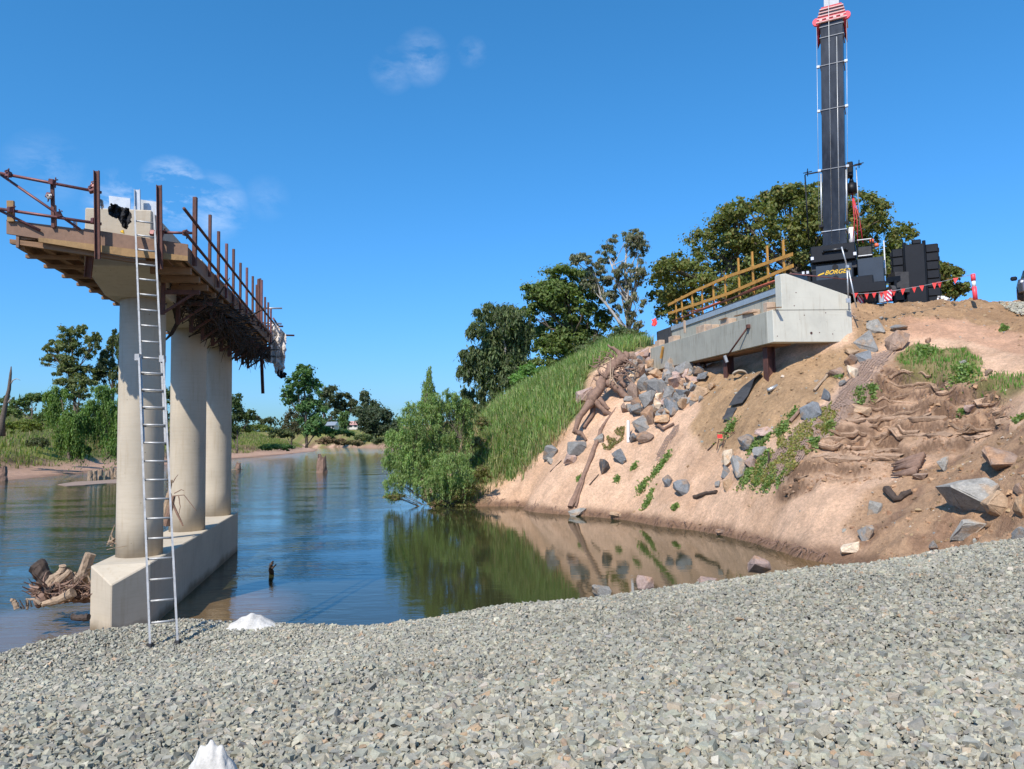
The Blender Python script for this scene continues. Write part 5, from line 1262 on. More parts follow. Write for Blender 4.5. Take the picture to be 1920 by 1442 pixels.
mm = MB(); mm.prism([(-.74, -.96, zf(523)), (-.42, -.96, zf(519)), (-.42, -.96, zf(516.5)), (-.62, -.96, zf(519))], (0, -.004, 0)); mm.build('lettering', 'yellow', pan)
# right hand machinery house, rails, ladder stripes
cbox(.86, 1.85, -.75, 2.2, zf(548), zf(497), 'engine_housing', 'panel')
cbox(.90, 1.45, -.5, .5, zf(492), zf(473), 'machinery', 'rubber')
for x in (.9, 1.45):
    mm = MB(); mm.tube([(x, -.7, zf(495)), (x, -.7, zf(463))], .025, 6); mm.build('guard_rail', 'black_steel', crane)
for z_ in (zf(463), zf(492)):
    mm = MB(); mm.tube([(.9, -.7, z_), (1.45, -.7, z_)], .028, 6); mm.build('guard_rail', 'galv', crane)
for k in range(5):
    x = 1.60 + k * .02; y = -.6 + k * .55; mm = MB(); mm.tube([(1.9, y, zf(503 + k * 2)), (1.9, y, zf(468 + k * 3))], .028, 6); mm.build('guard_rail', 'white', crane)
mm = MB(); mm.tube([(1.9, -.6, zf(468)), (1.9, 1.6, zf(480))], .028, 6); mm.build('guard_rail', 'black_steel', crane)
cbox(1.86, 1.90, -.3, .6, zf(515), zf(501), 'blue_panel', 'blue', bev=0); cbox(1.86, 1.90, -.2, .2, zf(540), zf(528), 'blue_panel', 'blue', bev=0)
for (x, y, v_) in ((1.45, -.3, 462), (1.62, .2, 466)):
    mm = MB(); mm.tube([(x, y, zf(v_ + 4)), (x, y, zf(v_ - 2))], [.10, .07], 10); mm.build('beacon', 'orange_plastic', crane, True)
# cab on the left, dark
cab = cbox(-2.1, -1.0, -.3, 1.9, zf(556), zf(505), 'cab', 'black_steel'); cbox(-2.13, -2.1, -.1, 1.6, zf(535), zf(511), 'window', 'glass', cab, 0); cbox(-1.95, -1.15, -.33, -.3, zf(535), zf(511), 'window', 'glass', cab, 0)
for x in (-1.3, -1.12): cbox(x - .05, x + .05, -.42, -.36, zf(511), zf(506), 'lamp', 'lamp', bev=0)
# carrier: deck, wheels, outriggers, striped boards
cbox(-1.45, 1.45, -1.6, 9.5, .75, 1.25, 'carrier_deck', 'black_steel')
cbox(1.0, 1.7, 2.4, 6.0, 1.25, 1.75, 'carrier_box', 'rubber')
for y in (-.6, 1.1, 4.5, 6.2, 7.9):
    for x in (-1.25, 1.25):
        mm = MB(); mm.tube([(x - .22, y, .62), (x - .18, y, .62), (x + .18, y, .62), (x + .22, y, .62)], [.55, .62, .62, .55], 22); wh = mm.build('wheel', 'rubber', crane, False)
        mm = MB(); mm.tube([(x - .24, y, .62), (x + .24, y, .62)], .30, 14); mm.build('rim', 'boom_grey', wh)
cbox(-1.9, 1.9, -1.62, -1.22, .55, .95, 'outrigger_beam', 'black_steel')
for x in (-1.7, 1.7):
    mm = MB(); mm.tube([(x, -1.42, .1), (x, -1.42, .9)], .10, 10); mm.build('outrigger_leg', 'galv', crane)
# striped safety boards on the carrier front corners
def striped(poly_uv, Yd, lab):
    t = thing('striped_board', lab, 'striped board', tuple(P(*poly_uv[3], Yd)), 'red and white striped boards at the crane')
    q = [P(u, v, Yd) for u, v in poly_uv]
    mm = MB(); mm.prism(q, (0, .03, 0)); mm.build('board', 'white', t)
    ex, ey = q[1] - q[0], q[3] - q[0]
    for k in range(-3, 6):
        a0, a1 = k * .34, k * .34 + .17
        pts = []
        band = [(a0, 0), (a1, 0), (a1 - 1.0 + 1.0 + .8, 1), (a0 + .8, 1)]
        # clip band to unit square in x
        def cl(pp_):
            out = pp_
            for side, val in ((0, 0), (1, 1)):
                res = []
                for i in range(len(out)):
                    A_, B_ = out[i], out[(i + 1) % len(out)]
                    ia = A_[0] >= val if side == 0 else A_[0] <= val; ib = B_[0] >= val if side == 0 else B_[0] <= val
                    if ia: res.append(A_)
                    if ia != ib: tt = (val - A_[0]) / (B_[0] - A_[0]); res.append((val, A_[1] + (B_[1] - A_[1]) * tt))
                out = res
                if not out: break
            return out
        b_ = cl([(x - .6, y) for x, y in band])
        if len(b_) >= 3:
            mm = MB(); mm.prism([q[0] + ex * x + ey * y + Vector((0, -.012, 0)) for x, y in b_], (0, .008, 0)); mm.build('stripe', 'stripe_red', t)
striped([(1608, 554), (1624, 551), (1624, 572), (1609, 577)], 30.6, 'red and white striped board nearest the concrete wing wall')
striped([(1650, 547), (1672, 543), (1672, 562), (1651, 567)], 30.7, 'red and white striped board further right along the crane')
# low dark machinery between crane and counterweights
lf = thing('crane_tail', 'low black steel framework lying between the crane and the counterweights', 'steel frame', tuple(P(1650, 570, 31.5)))
for (a, b, h_) in (((1602, 566), (1690, 556), .32), ((1630, 530), (1690, 522), .22), ((1625, 548), (1690, 543), .16)):
    mm = MB(); mm.beam(P(*a, 31.5), P(*b, 32), .3, h_); mm.build('beam', 'black_steel', lf)
for u in (1635, 1655, 1678):
    mm = MB(); mm.beam(P(u, 568, 31.7), P(u, 526, 31.7), .10, .10); mm.build('upright', 'black_steel', lf)
mm = MB(); mm.tube([P(1668, 545, 31.5), P(1676, 545, 31.5)], .22, 14); mm.build('reel', 'rubber', lf); mm = MB(); mm.box(P(1680, 548, 31.8), P(1690, 515, 32.4)); mm.build('cabinet', 'rubber', lf)
# counterweights
cwp = P(1720, 562, 32.0); cwz = 8.3
cw = thing('counterweight_stack', 'tall stack of black crane counterweights beside the crane', 'counterweights', (cwp.x, cwp.y, cwz), rz=math.radians(-24), local=True)
zc_ = lambda v: P(1720, v, 32).z - cwz
Htop = zc_(455)
def cwbox(x0, x1, y0, y1, z0, z1, name='slab', m='black_steel', bev=.035):
    mm = MB(); mm.box((x0, y0, z0), (x1, y1, z1)); return mm.build(name, m, cw, bev=bev)
cwbox(-.95, .95, -.2, 1.4, -.1, .22, 'base'); 
cwbox(-.42, .36, -.28, -.02, .22, Htop - .12, 'centre_plate', bev=.03)
ns_ = 7
for k in range(ns_):
    z0, z1c = .24 + k * (Htop - .45) / ns_, .24 + (k + 1) * (Htop - .45) / ns_ - .012
    cwbox(-.88 + random.uniform(-.02, .02), -.45, -.15, .9, z0, z1c); cwbox(.40, .88 + random.uniform(-.02, .03), -.2, .9, z0 + .05, z1c + .05)
    for x in (-.90, .90): cwbox(x - .05, x + .05, .1, .3, z0 + .1, z1c - .08, 'lifting_lug', bev=.01)
for x in (-.40, .36): 
    mm = MB(); mm.tube([(x, -.12, .1), (x, -.12, Htop + .02)], .07, 8); mm.build('guide_post', 'black_steel', cw)
cwbox(-.1, .25, -.25, .1, Htop - .12, Htop + .08, 'top_lug')
# white sheet on the ground
cloth('white_sheet', 'white plastic sheet lying on the ground right of the counterweights', [(1757, 556), (1768, 555), (1782, 560), (1780, 564), (1757, 564)], 31.5, 'white', 14, .04, .2, cat='sheet')
# bunting and bollard
bun = thing('bunting_line', 'line of small red safety flags strung from the wing wall to the pink-red bollard', 'bunting', tuple(P(1600, 552, 28)))
BL = [(1597, 550), (1612, 551), (1640, 549), (1670, 546), (1700, 541), (1740, 534), (1770, 527), (1800, 520), (1825, 514)]
by = lambda u: 27.9 + (u - 1597) * .006
pts = [P(u, v, by(u)) for u, v in BL]; mm = MB(); mm.tube(pts, .010, 5); mm.build('string', 'galv', bun, True)
for u in (1603, 1625, 1639, 1653, 1660, 1676, 1693, 1714, 1728, 1752, 1761, 1792):
    v = np.interp(u, [b[0] for b in BL], [b[1] for b in BL]); s_ = 4.6 if u < 1790 else 5; dv = random.uniform(10, 13)
    if u in (1603,): s_, dv = 6, 9
    yy = by(u) - .02; tw = random.uniform(-.12, .12)
    mm = MB(); mm.prism([P(u - s_, v - .3, yy), P(u + s_, v - 1.2, yy + tw), P(u + random.uniform(-1.5, 1.5), v + dv, yy + tw * .5)], (0, .008, 0)); mm.build('flag', 'flag_red', bun)
p0 = P(1829, 562, 29.3); bo = thing('bollard', 'pink-red plastic bollard with a white band on the crest at the right', 'bollard', tuple(p0))
tp = P(1824, 514, 29.3); 
for a, b, r, m, nm in ((0, .50, .085, 'bollard', 'base_post'), (.50, .74, .07, 'white', 'reflective_band'), (.74, 1.0, .085, 'bollard', 'cap')):
    mm = MB(); mm.tube([p0.lerp(tp, a), p0.lerp(tp, b)], r, 14); mm.build(nm, m, bo, True)
# lean of the boom: towards the river and a little to the right
_KX, _KY = .036, -.038
for o in list(crane.children):
    if o.type != 'MESH' or o.name.split('.')[0] in ('hook_block', 'sling', 'white_cylinder', 'hanging_rod', 'guard_rail', 'beacon', 'machinery'): continue
    if max(v.co.z for v in o.data.vertices) < zB + .3: continue
    for v in o.data.vertices:
        h = max(0, v.co.z - zB); v.co.x += _KX * h; v.co.y += _KY * h
# ------------------------------------------------------------------ car, mostly outside the frame
cpx = P(1956, 565, 33); gzc = P(1905, 569, 33).z - .05
car = thing('parked_car', 'grey car at the right edge, only its side mirror and front corner in view', 'car', (cpx.x, cpx.y, gzc), rz=math.radians(-35), local=True)
def cm(poly_x, y0, y1, name, m, parent=car, bev=.04):
    mm = MB(); mm.prism([(x, y0, z) for x, z in poly_x], (0, y1 - y0, 0)); return mm.build(name, m, parent, bev=bev)
W2 = .92
def loftc(secs, name, m, bev=.03):
    mm = MB(); vs = []; n = len(secs[0][1]); fs = []
    for y, s_ in secs: vs += [(x, y, z) for x, z in s_]
    for i in range(len(secs) - 1):
        for k in range(n): a = i * n + k; b = i * n + (k + 1) % n; fs.append((a, b, b + n, a + n))
    fs.append(tuple(range(n))); fs.append(tuple((len(secs) - 1) * n + k for k in range(n)))
    mm.add(vs, fs); return mm.build(name, m, car, bev=bev)
bs = lambda w, zt: [(-w, .32), (w, .32), (w + .03, .7), (w - .06, zt), (-w + .06, zt), (-w - .03, .7)]
loftc([(-2.2, bs(.70, .82)), (-1.95, bs(.86, .92)), (-1.0, bs(.92, 1.06)), (1.6, bs(.92, 1.08)), (2.3, bs(.86, 1.02))], 'body', 'car_paint')
cs = lambda w, z: [(-w, 1.04), (w, 1.04), (w - .16, z), (-w + .16, z)]
loftc([(-1.05, cs(.80, 1.07)), (-.35, cs(.82, 1.56)), (1.2, cs(.82, 1.60)), (1.9, cs(.80, 1.12))], 'cabin', 'glass')
loftc([(-.30, cs(.70, 1.60)), (1.15, cs(.70, 1.64))], 'roof', 'car_paint')
for sx_ in (-1, 1):
    for y in (-1.4, 1.35):
        mm = MB(); mm.tube([(sx_ * .72, y, .34), (sx_ * .93, y, .34)], .34, 20); wh = mm.build('wheel', 'rubber', car); mm = MB(); mm.tube([(sx_ * .92, y, .34), (sx_ * .945, y, .34)], .2, 12); mm.build('rim', 'galv', wh)
    mm = MB(); mm.box((sx_ * 1.02 - .13, -.72, 1.08), (sx_ * 1.02 + .13, -.60, 1.27)); mm.build('mirror', 'black_steel', car, bev=.05)
    mm = MB(); mm.box((sx_ * .62 - .16, -2.19, .70), (sx_ * .62 + .16, -2.08, .82)); mm.build('headlight', 'lamp', car, bev=.03)

# ================================================================== ROCKS
def rock_mesh(seed):
    r = np.random.default_rng(seed); n = 12
    v = r.normal(0, 1, (n, 3)); v /= np.linalg.norm(v, axis=1, keepdims=True); v *= r.uniform(.78, 1.08, (n, 1))
    bm = bmesh.new()
    for p in v: bm.verts.new(tuple(p * .5))
    bmesh.ops.convex_hull(bm, input=bm.verts); 
    for vv_ in [x for x in bm.verts if not x.link_faces]: bm.verts.remove(vv_)
    bmesh.ops.bevel(bm, geom=list(bm.edges), offset=.018, segments=1, affect='EDGES')
    bmesh.ops.triangulate(bm, faces=bm.faces); bmesh.ops.subdivide_edges(bm, edges=[e for e in bm.edges if e.calc_length() > .22], cuts=1, use_grid_fill=False)
    for x in bm.verts: x.co += x.normal * float(r.normal(0, .010)) 
    bmesh.ops.triangulate(bm, faces=[f for f in bm.faces if len(f.verts) > 4])
    me = bpy.data.meshes.new('rock'); bm.to_mesh(me); bm.free(); me.materials.append(M['rock'])
    return me
RM = [rock_mesh(100 + i) for i in range(22)]
RC = {'g': (.225, .22, .205), 'b': (.17, .18, .185), 't': (.42, .29, .18), 'p': (.40, .29, .24), 'w': (.58, .47, .34), 'r': (.27, .19, .14), 'd': (.10, .10, .10), 'l': (.30, .285, .25)}
CN = {'g': 'grey', 'b': 'blue-grey', 't': 'tan', 'p': 'pinkish', 'w': 'pale cream', 'r': 'brown', 'd': 'dark', 'l': 'light grey'}
def rock(u, v, w, h, c, label, group=None, lift=.0, tilt=.5, sink=.32, at=None, name='rock'):
    """u, v, w, h: where it shows and how big, in the photograph's pixels"""
    p = hitr(u, v + h * .30) if at is None else at
    if at is None and p.y > 60: p = P(u, v, 35)
    W = w * p.y / F; Hh = h * p.y / F
    o = bpy.data.objects.new(name, RM[int(rng.integers(0, len(RM)))]); COL.objects.link(o)
    o.scale = (W * 1.08, max(W, Hh) * random.uniform(.75, .95), Hh * 1.22)
    o.location = p + Vector((0, -.0, Hh * (.5 - sink) + lift))
    o.rotation_euler = (random.uniform(-.35, .35) * tilt, random.uniform(-.4, .4) * tilt, random.uniform(0, 6.28))
    if abs(W - Hh) > .25 * W: o.rotation_euler[2] = random.uniform(-.5, .5) + random.choice((0, math.pi))
    k = random.uniform(.85, 1.2); cc = RC[c]; o.color = (cc[0] * k, cc[1] * k, cc[2] * k, 1)
    return tag(o, label, 'rock', group)
Z1 = lambda x, y: (1000 + x / 3.794, 620 + y / 3.794)
Z2 = lambda x, y: (1400 + x / 3.004, 580 + y / 3.004)
pile = [(835, 240, 75, 75, 't'), (900, 228, 95, 65, 'w'), (978, 262, 90, 110, 'g'), (1080, 275, 135, 95, 'g'), (1210, 335, 78, 55, 'b'), (1130, 365, 135, 68, 'p'), (1000, 372, 120, 92, 'p'), (872, 385, 145, 145, 'g'), (785, 378, 100, 115, 'g'),
        (760, 302, 98, 112, 'r'), (690, 332, 92, 75, 'w'), (692, 272, 112, 95, 'g'), (740, 232, 90, 70, 'r'), (870, 312, 85, 65, 't'), (950, 322, 85, 75, 'g'), (1040, 318, 95, 55, 'p'), (712, 440, 85, 125, 'r'), (827, 492, 135, 100, 'g'), (955, 452, 115, 105, 'g'),
        (1062, 452, 112, 85, 'b'), (1168, 457, 125, 85, 't'), (1130, 402, 85, 55, 't'), (745, 572, 105, 65, 'g'), (876, 545, 105, 65, 'w'), (985, 545, 95, 122, 'b'), (1067, 520, 85, 75, 't'), (935, 562, 65, 65, 'g'), (822, 612, 115, 115, 'r'),
        (780, 672, 125, 95, 'g'), (920, 640, 115, 65, 't'), (800, 762, 115, 72, 'r'), (712, 772, 65, 55, 'b'), (740, 522, 85, 62, 'r'), (1262, 402, 65, 52, 't'), (765, 168, 155, 78, 'p'), (840, 190, 90, 60, 'p'), (700, 190, 80, 60, 'r'), (1170, 300, 80, 55, 'd'), (650, 560, 60, 60, 'r'), (900, 480, 60, 50, 'w'), (640, 230, 70, 60, 'r'), (1020, 480, 60, 70, 'g')]
rows = {}
for r_ in pile: rows.setdefault(int((r_[1] - 160) // 85), []).append(r_)
rown = {0: 'top', 1: 'second', 2: 'third', 3: 'fourth', 4: 'fifth', 5: 'sixth', 6: 'seventh', 7: 'lowest'}
ords = ['first', 'second', 'third', 'fourth', 'fifth', 'sixth', 'seventh', 'eighth', 'ninth', 'tenth', 'eleventh', 'twelfth']
for k in sorted(rows):
    for i, (x, y, w, h, c_) in enumerate(sorted(rows[k])):
        u, v = Z1(x, y); sz_ = 'large' if w * h > 11000 else ('small' if w * h < 5200 else 'medium')
        rock(u, v, w / 3.0, h / 3.0, c_, f'{sz_} {CN[c_]} angular rock in the rock pile, {rown[k]} row down, {ords[i]} from the left', 'angular rocks piled below the far end of the abutment', lift=.10, sink=.30)
# loose fill under the pile so no gaps of sand show between its rocks
for i in range(84):
    x = random.uniform(680, 1190); y = random.uniform(190, 600)
    if x > 1050 and y > 500: continue
    u, v = Z1(x, y); rock(u, v, random.uniform(18, 32), random.uniform(14, 26), random.choice('gggbrpt'), 'angular rock lying deep between the larger rocks of the pile', 'angular rocks filling the gaps of the pile', sink=.42)
RS = [
 (*Z1(370, 430), 40, 40, 'p', 'big pale pinkish boulder behind the root stump, against the long grass'),
 (*Z1(130, 850), 40, 25, 'g', 'grey rock with a flat light top at the left end of the sand slope'),
 (*Z1(315, 815), 50, 33, 'g', 'large flat grey rock directly below the root stump'),
 (*Z1(490, 745), 34, 22, 'l', 'light grey rock right of the root stump foot, behind the leaning pole'),
 (*Z1(120, 925), 19, 13, 'l', 'small light grey stone below the leftmost grey rock'),
 (*Z1(262, 912), 22, 24, 'p', 'half buried grey-pink stone between the leftmost rocks and the leaning pole'),
 (*Z1(490, 950), 30, 38, 'd', 'dark upright rock right of the leaning pole'),
 (*Z1(620, 875), 32, 27, 'b', 'blue-grey rock below the white pipe on the sand'),
 (*Z1(955, 1070), 25, 22, 'b', 'left one of the two grey rocks low on the middle of the sand'),
 (*Z1(1070, 1105), 38, 28, 'b', 'right one of the two grey rocks low on the middle of the sand'),
 (*Z1(1315, 1090), 14, 11, 'g', 'small grey stone right of the low pair of grey rocks'),
 (*Z1(1390, 1090), 24, 22, 't', 'half buried tan stone right of the small grey stone'),
 (*Z1(1365, 1000), 26, 20, 'b', 'rounded blue-grey rock at the foot of the rocks left of the green weeds'),
 (*Z1(1385, 900), 26, 32, 'w', 'cream and grey rock at the left edge of the mid-slope rock group'),
 (*Z1(1465, 960), 30, 46, 'g', 'tall grey rock in the centre of the mid-slope rock group'),
 (*Z1(1520, 780), 46, 28, 'b', 'long dark grey rock highest in the mid-slope rock group'),
 (*Z1(1625, 840), 36, 26, 'g', 'oval grey rock at the upper right of the mid-slope group'),
 (*Z1(1550, 935), 22, 26, 'p', 'pinkish rock between the tall grey rock and the weeds'),
 (*Z1(1650, 715), 40, 18, 'p', 'flat pinkish-grey slab above the oval grey rock'),
 (*Z1(325, 1280), 38, 14, 'l', 'pale flat stone at the waterline at the foot of the leaning pole'),
 (*Z1(590, 1300), 34, 14, 't', 'low tan stone at the waterline right of the leaning pole'),
 (*Z2(728, 92), 34, 26, 'l', 'light grey slab on top of the boulders right of the wing wall'),
 (*Z2(690, 172), 50, 42, 'g', 'big grey boulder right of the wing wall, left of its brown neighbour'),
 (*Z2(850, 165), 56, 42, 'r', 'big brown-grey boulder, right one of the pair beside the wing wall'),
 (*Z2(862, 100), 32, 16, 'g', 'flat grey stone behind the brown boulder at the wing wall'),
 (*Z2(590, 235), 26, 14, 't', 'flat tan stone below the wing wall corner'),
 (*Z2(585, 275), 30, 28, 'r', 'tan-grey boulder under the flat tan stone by the wing wall'),
 (*Z2(675, 262), 38, 26, 'b', 'smooth blue-grey boulder below the big grey boulder'),
 (*Z2(500, 345), 34, 24, 'r', 'grey rock with a tan top, leftmost at the head of the erosion net'),
 (*Z2(588, 355), 26, 28, 'w', 'pale slanted slab on the upper edge of the erosion net'),
 (*Z2(455, 475), 28, 26, 'b', 'dark blue-grey rock beside the upper erosion net'),
 (*Z2(368, 570), 38, 38, 'b', 'large dark blue-grey rock where the erosion net begins to widen'),
 (*Z2(540, 415), 14, 14, 'g', 'small grey stone between the slab and the dark rock on the net'),
 (*Z2(635, 555), 44, 25, 't', 'olive-tan boulder lying on the erosion net'),
 (*Z2(715, 1110), 36, 26, 'l', 'light grey faceted rock on the brown soil, left of the bent black timber'),
 (*Z2(680, 1255), 28, 30, 'g', 'grey rock above the cream rock, low on the slope'),
 (*Z2(595, 1325), 42, 28, 'w', 'cream-coloured rock nearest the pool corner'),
 (*Z2(1265, 1015), 112, 78, 'l', 'largest rock of the slope, grey with an orange face, at the right'),
 (*Z2(1450, 815), 84, 46, 'r', 'big brown-grey slab at the right edge, half buried in the slope'),
 (*Z2(1430, 1075), 66, 40, 't', 'flat tan block right of the largest rock'),
 (*Z2(1250, 1232), 64, 34, 'l', 'low grey rock below the largest rock'),
 (*Z2(1110, 872), 26, 32, 'l', 'grey stone on edge beside the driftwood chunk'),
 (*Z2(985, 935), 30, 14, 'r', 'flat brown stone under the driftwood chunk'),
 (*Z2(1050, 1332), 22, 18, 'g', 'small grey stone at the edge of the gravel'),
 (*Z2(1545, 1010), 26, 26, 'r', 'brown rock at the right picture edge, above the dark gap'),
 (*Z2(1550, 1110), 26, 44, 't', 'tall tan-grey block at the right picture edge'),
 (*Z2(1545, 1260), 34, 30, 'g', 'grey-brown boulder at the right picture edge next to the gravel'),
 (*Z2(1265, 555), 26, 14, 'p', 'small pink stone in front of the turf overhang'),
 (*Z2(1220, 295), 16, 8, 'l', 'small pale stone on the turf patch'),
 (*Z2(1365, 355), 14, 14, 'r', 'small brown stone right of the turf patch'),
 (*Z2(1025, 175), 14, 11, 'r', 'small brown lump on the bare soil above the turf'),
 (1353, 995, 22, 10, 'r', 'small muddy stone at the waterline in the middle of the pool edge'),
]
for (u, v, w, h, c_, lab) in RS: k_ = 1.12; rock(u, v, w * k_, h * k_, c_, lab, 'rocks scattered on the sandy slope', sink=.36 if w > 30 else .28)
# boulders along the gravel edge
def hitg(u, v):
    d = ray(u, v); ys = np.arange(6, 14, .02); xs = d.x / d.y * ys; zs = CAMZ + d.z / d.y * ys; h = gravel_h(xs, ys); k = np.argmax(zs < h)
    return P(u, v, ys[k]) if (zs < h).any() else P(u, v, 11.0)
for (u, v, w, h, c_, lab) in ((1127, 1116, 46, 30, 'l', 'grey-pink boulder at the gravel edge, leftmost of the four'), (1212, 1100, 46, 38, 'p', 'pointed pinkish boulder at the gravel edge, second from the left'), (1328, 1092, 42, 16, 'p', 'low pinkish boulder at the gravel edge, third from the left'), (1421, 1071, 54, 34, 'p', 'pinkish boulder at the gravel edge, rightmost of the four')):
    Yc = float(np.interp(u, [k[0] for k in CREST], [k[2] for k in CREST])) + .32
    o = rock(u, v, w, h, c_, lab, 'boulders at the gravel edge', at=P(u, v + h * .36, Yc), sink=.0, tilt=.4)
    o.scale.z *= 1.15
# small stones strewn on the soil
x = rng.uniform(2, 22, 16000); y = rng.uniform(13, 34, 16000); z0 = land(x, y); u, v = proj(x, y, z0)
k = ((inpoly(u, v, BROWN_A) | inpoly(u, v, BROWN_T) | inpoly(u, v, BROWN_B)) & (rng.random(len(x)) < .55)) | ((rng.random(len(x)) < .035) & (z0 > .1))
x, y = x[k], y[k]; zz = np.array([gz(a, b) for a, b in zip(x, y)])
SPAL = np.array([(.33, .24, .15), (.25, .17, .10), (.30, .30, .28), (.42, .38, .32), (.20, .14, .09), (.48, .42, .35)]); 
scatter_stones('small_stones', x, y, zz, np.clip(rng.gamma(2.2, .022, len(x)), .02, .2), 'small stones and clods strewn over the brown soil', SPAL, np.array([.3, .3, .12, .08, .16, .04]))
_i0 = int(np.searchsorted(gx, -6)); _i1 = int(np.searchsorted(gx, 22)); _j0 = int(np.searchsorted(gy, 14)); _j1 = int(np.searchsorted(gy, 46))
_gx = gx[_i0:_i1]; _gy = gy[_j0:_j1]; _Z = Z[_j0:_j1, _i0:_i1]
def gzv(x, y):
    fx_ = np.clip((x - _gx[0]) / (_gx[1] - _gx[0]), 0, len(_gx) - 1.001); fy_ = np.clip((y - _gy[0]) / (_gy[1] - _gy[0]), 0, len(_gy) - 1.001)
    i, j = int(fx_), int(fy_); a, b = fx_ - i, fy_ - j
    return (_Z[j, i] * (1 - a) + _Z[j, i + 1] * a) * (1 - b) + (_Z[j + 1, i] * (1 - a) + _Z[j + 1, i + 1] * a) * b
# crusts of harder sand that stand out of the scarp as ragged ledges
def ledges(n):
    V_, F_, C_ = [], [], []; k = 0; tries = 0
    while k < n and tries < 6000:
        tries += 1
        x, y = random.uniform(6, 20), random.uniform(15, 30); z_ = gzv(x, y); u, v = proj(np.array(x), np.array(y), np.array(z_))
        if not inpoly(np.array([float(u)]), np.array([float(v)]), SCARP)[0]: continue
        if float(fbm(np.array(x), np.array(y), 3, .7)) < .44: continue
        k += 1; sgn = random.choice((-1, 1)); L = random.uniform(.4, 1.7); st = .09; m_n = int(L / st); col = np.array((.56, .375, .245)) * random.uniform(.72, 1.1); wd = random.uniform(.05, .19); th = random.uniform(.025, .085); ph = random.random() * 20; o = len(V_)
        zt_ = z_; px, py = x, y
        for i in range(m_n + 1):
            h = .35; gx_ = (gzv(px + h, py) - gzv(px - h, py)); gy_ = (gzv(px, py + h) - gzv(px, py - h)); g_ = math.hypot(gx_, gy_) + 1e-6; nx_, ny_ = gx_ / g_, gy_ / g_
            e_ = math.sin(math.pi * i / m_n) ** .5; w = wd * e_ * (.55 + .9 * float(vnoise(np.array(i * .8 + ph), np.array(ph)))); zz_ = max(gzv(px, py), z_ - .12) + .015
            V_ += [(px + nx_ * .25, py + ny_ * .25, zz_ + .085), (px - nx_ * w, py - ny_ * w, zz_ + .01), (px - nx_ * w * .8, py - ny_ * w * .8, zz_ - th * e_ - .01), (px + nx_ * .12, py + ny_ * .12, zz_ - th - .12)]
            uu_, vv_ = proj(np.array(px), np.array(py), np.array(zz_))
            ok_ = inpoly(np.array([float(uu_) - 25]), np.array([float(vv_)]), SCARP)[0] and inpoly(np.array([float(uu_) + 12]), np.array([float(vv_) + 6]), SCARP)[0]
            px += -ny_ * st * sgn; py += nx_ * st * sgn
            if i and ok_:
                a = o + 4 * (i - 1); b = a + 4
                F_ += [(a, a + 1, b + 1, b), (a + 1, a + 2, b + 2, b + 1), (a + 2, a + 3, b + 3, b + 2)]; C_ += [col, col * .88, col * .8]
    tag(fast_mesh('soil_ledges', V_, F_, 'land', np.array(C_), 'FACE'), 'ragged crusts of hard sand standing out of the washed-out scarp', kind='stuff')
ledges(85)
# clods broken off the scarp
x = rng.uniform(6, 21, 60000); y = rng.uniform(14, 30, 60000); z0 = land(x, y); u, v = proj(x, y, z0)
k = (inpoly(u, v, SCARP) & (fbm(x, y, 3, .8) > .45) & (rng.random(len(x)) < .5)) | (inpoly(u, v, BROWN_B) & (rng.random(len(x)) < .12))
x, y = x[k][:9000], y[k][:9000]; zz = np.array([gz(a, b) for a, b in zip(x, y)])
scatter_stones('clods', x, y, zz - .02, np.clip(rng.gamma(1.6, .03, len(x)), .02, .16), 'crumbled clods of sandy soil on the washed-out scarp', np.array([(.34, .21, .13), (.27, .165, .10), (.42, .27, .17), (.18, .11, .07)]), np.array([.4, .3, .2, .1]))
# gravel spread on the crest at the right
x = rng.uniform(19.5, 25, 9000); y = rng.uniform(23, 31, 9000); z0 = land(x, y); u, v = proj(x, y, z0)
k = (u > 1880 + 20 * (fbm(x, y, 3, 1) - .5)) & (u < 2000) & (v < 625); x, y = x[k], y[k]
if len(x): scatter_stones('gravel', x, y, z0[k] + .1, np.full(len(x), .085), 'grey gravel spilling over the crest at the far right')

# ================================================================== DRIFTWOOD, ROOTS, POSTS
def log(pts, r, m, name, label, cat='log', group=None, n=9, knob=.09):
    P_ = [Vector(p) for p in pts]; q = []
    for i in range(len(P_) - 1):
        for k in range(4): q.append(P_[i].lerp(P_[i + 1], k / 4))
    q.append(P_[-1]); L = sum((a - b).length for a, b in zip(q[:-1], q[1:]))
    r0, r1 = (r if isinstance(r, tuple) else (r, r * .6))
    q = [a + Vector(rng.normal(0, r0 * .10, 3)) if 0 < i < len(q) - 1 else a for i, a in enumerate(q)]
    rs = [(r0 + (r1 - r0) * i / (len(q) - 1)) * random.uniform(1 - knob, 1 + knob) for i in range(len(q))]
    mm = MB(); mm.tube(q, rs, n); mm.v = [tuple(Vector(v_) + Vector(rng.normal(0, r0 * .055, 3))) for v_ in mm.v]
    return tag(mm.build(name, m, None, False), label, cat, group)
G1 = 'driftwood heaped against the pier footing'
Zw = lambda x, y: (x / 6.554, 960 + y / 6.554)
def lw(pts, Y, r, m, label, name='log', g=G1):
    q = [P(*Zw(x, y), Y if not isinstance(Y, list) else Y[i]) for i, (x, y) in enumerate(pts)]
    for p in q: p.z = max(p.z, -.15)
    return log(q, r, m, name, label, 'log', g)
lw([(600, 900), (540, 780), (450, 660)], 14.2, (.17, .15), 'wood_dark', 'thick dark stump leaning left over the driftwood heap')
lw([(520, 1020), (640, 850), (740, 760), (770, 660)], 14.0, (.10, .055), 'wood_drift', 'pale curved log, leftmost bright one in the driftwood heap')
lw([(650, 960), (730, 860), (860, 720)], 13.9, (.10, .05), 'wood_drift', 'pale log crossing behind the curved one in the driftwood heap')
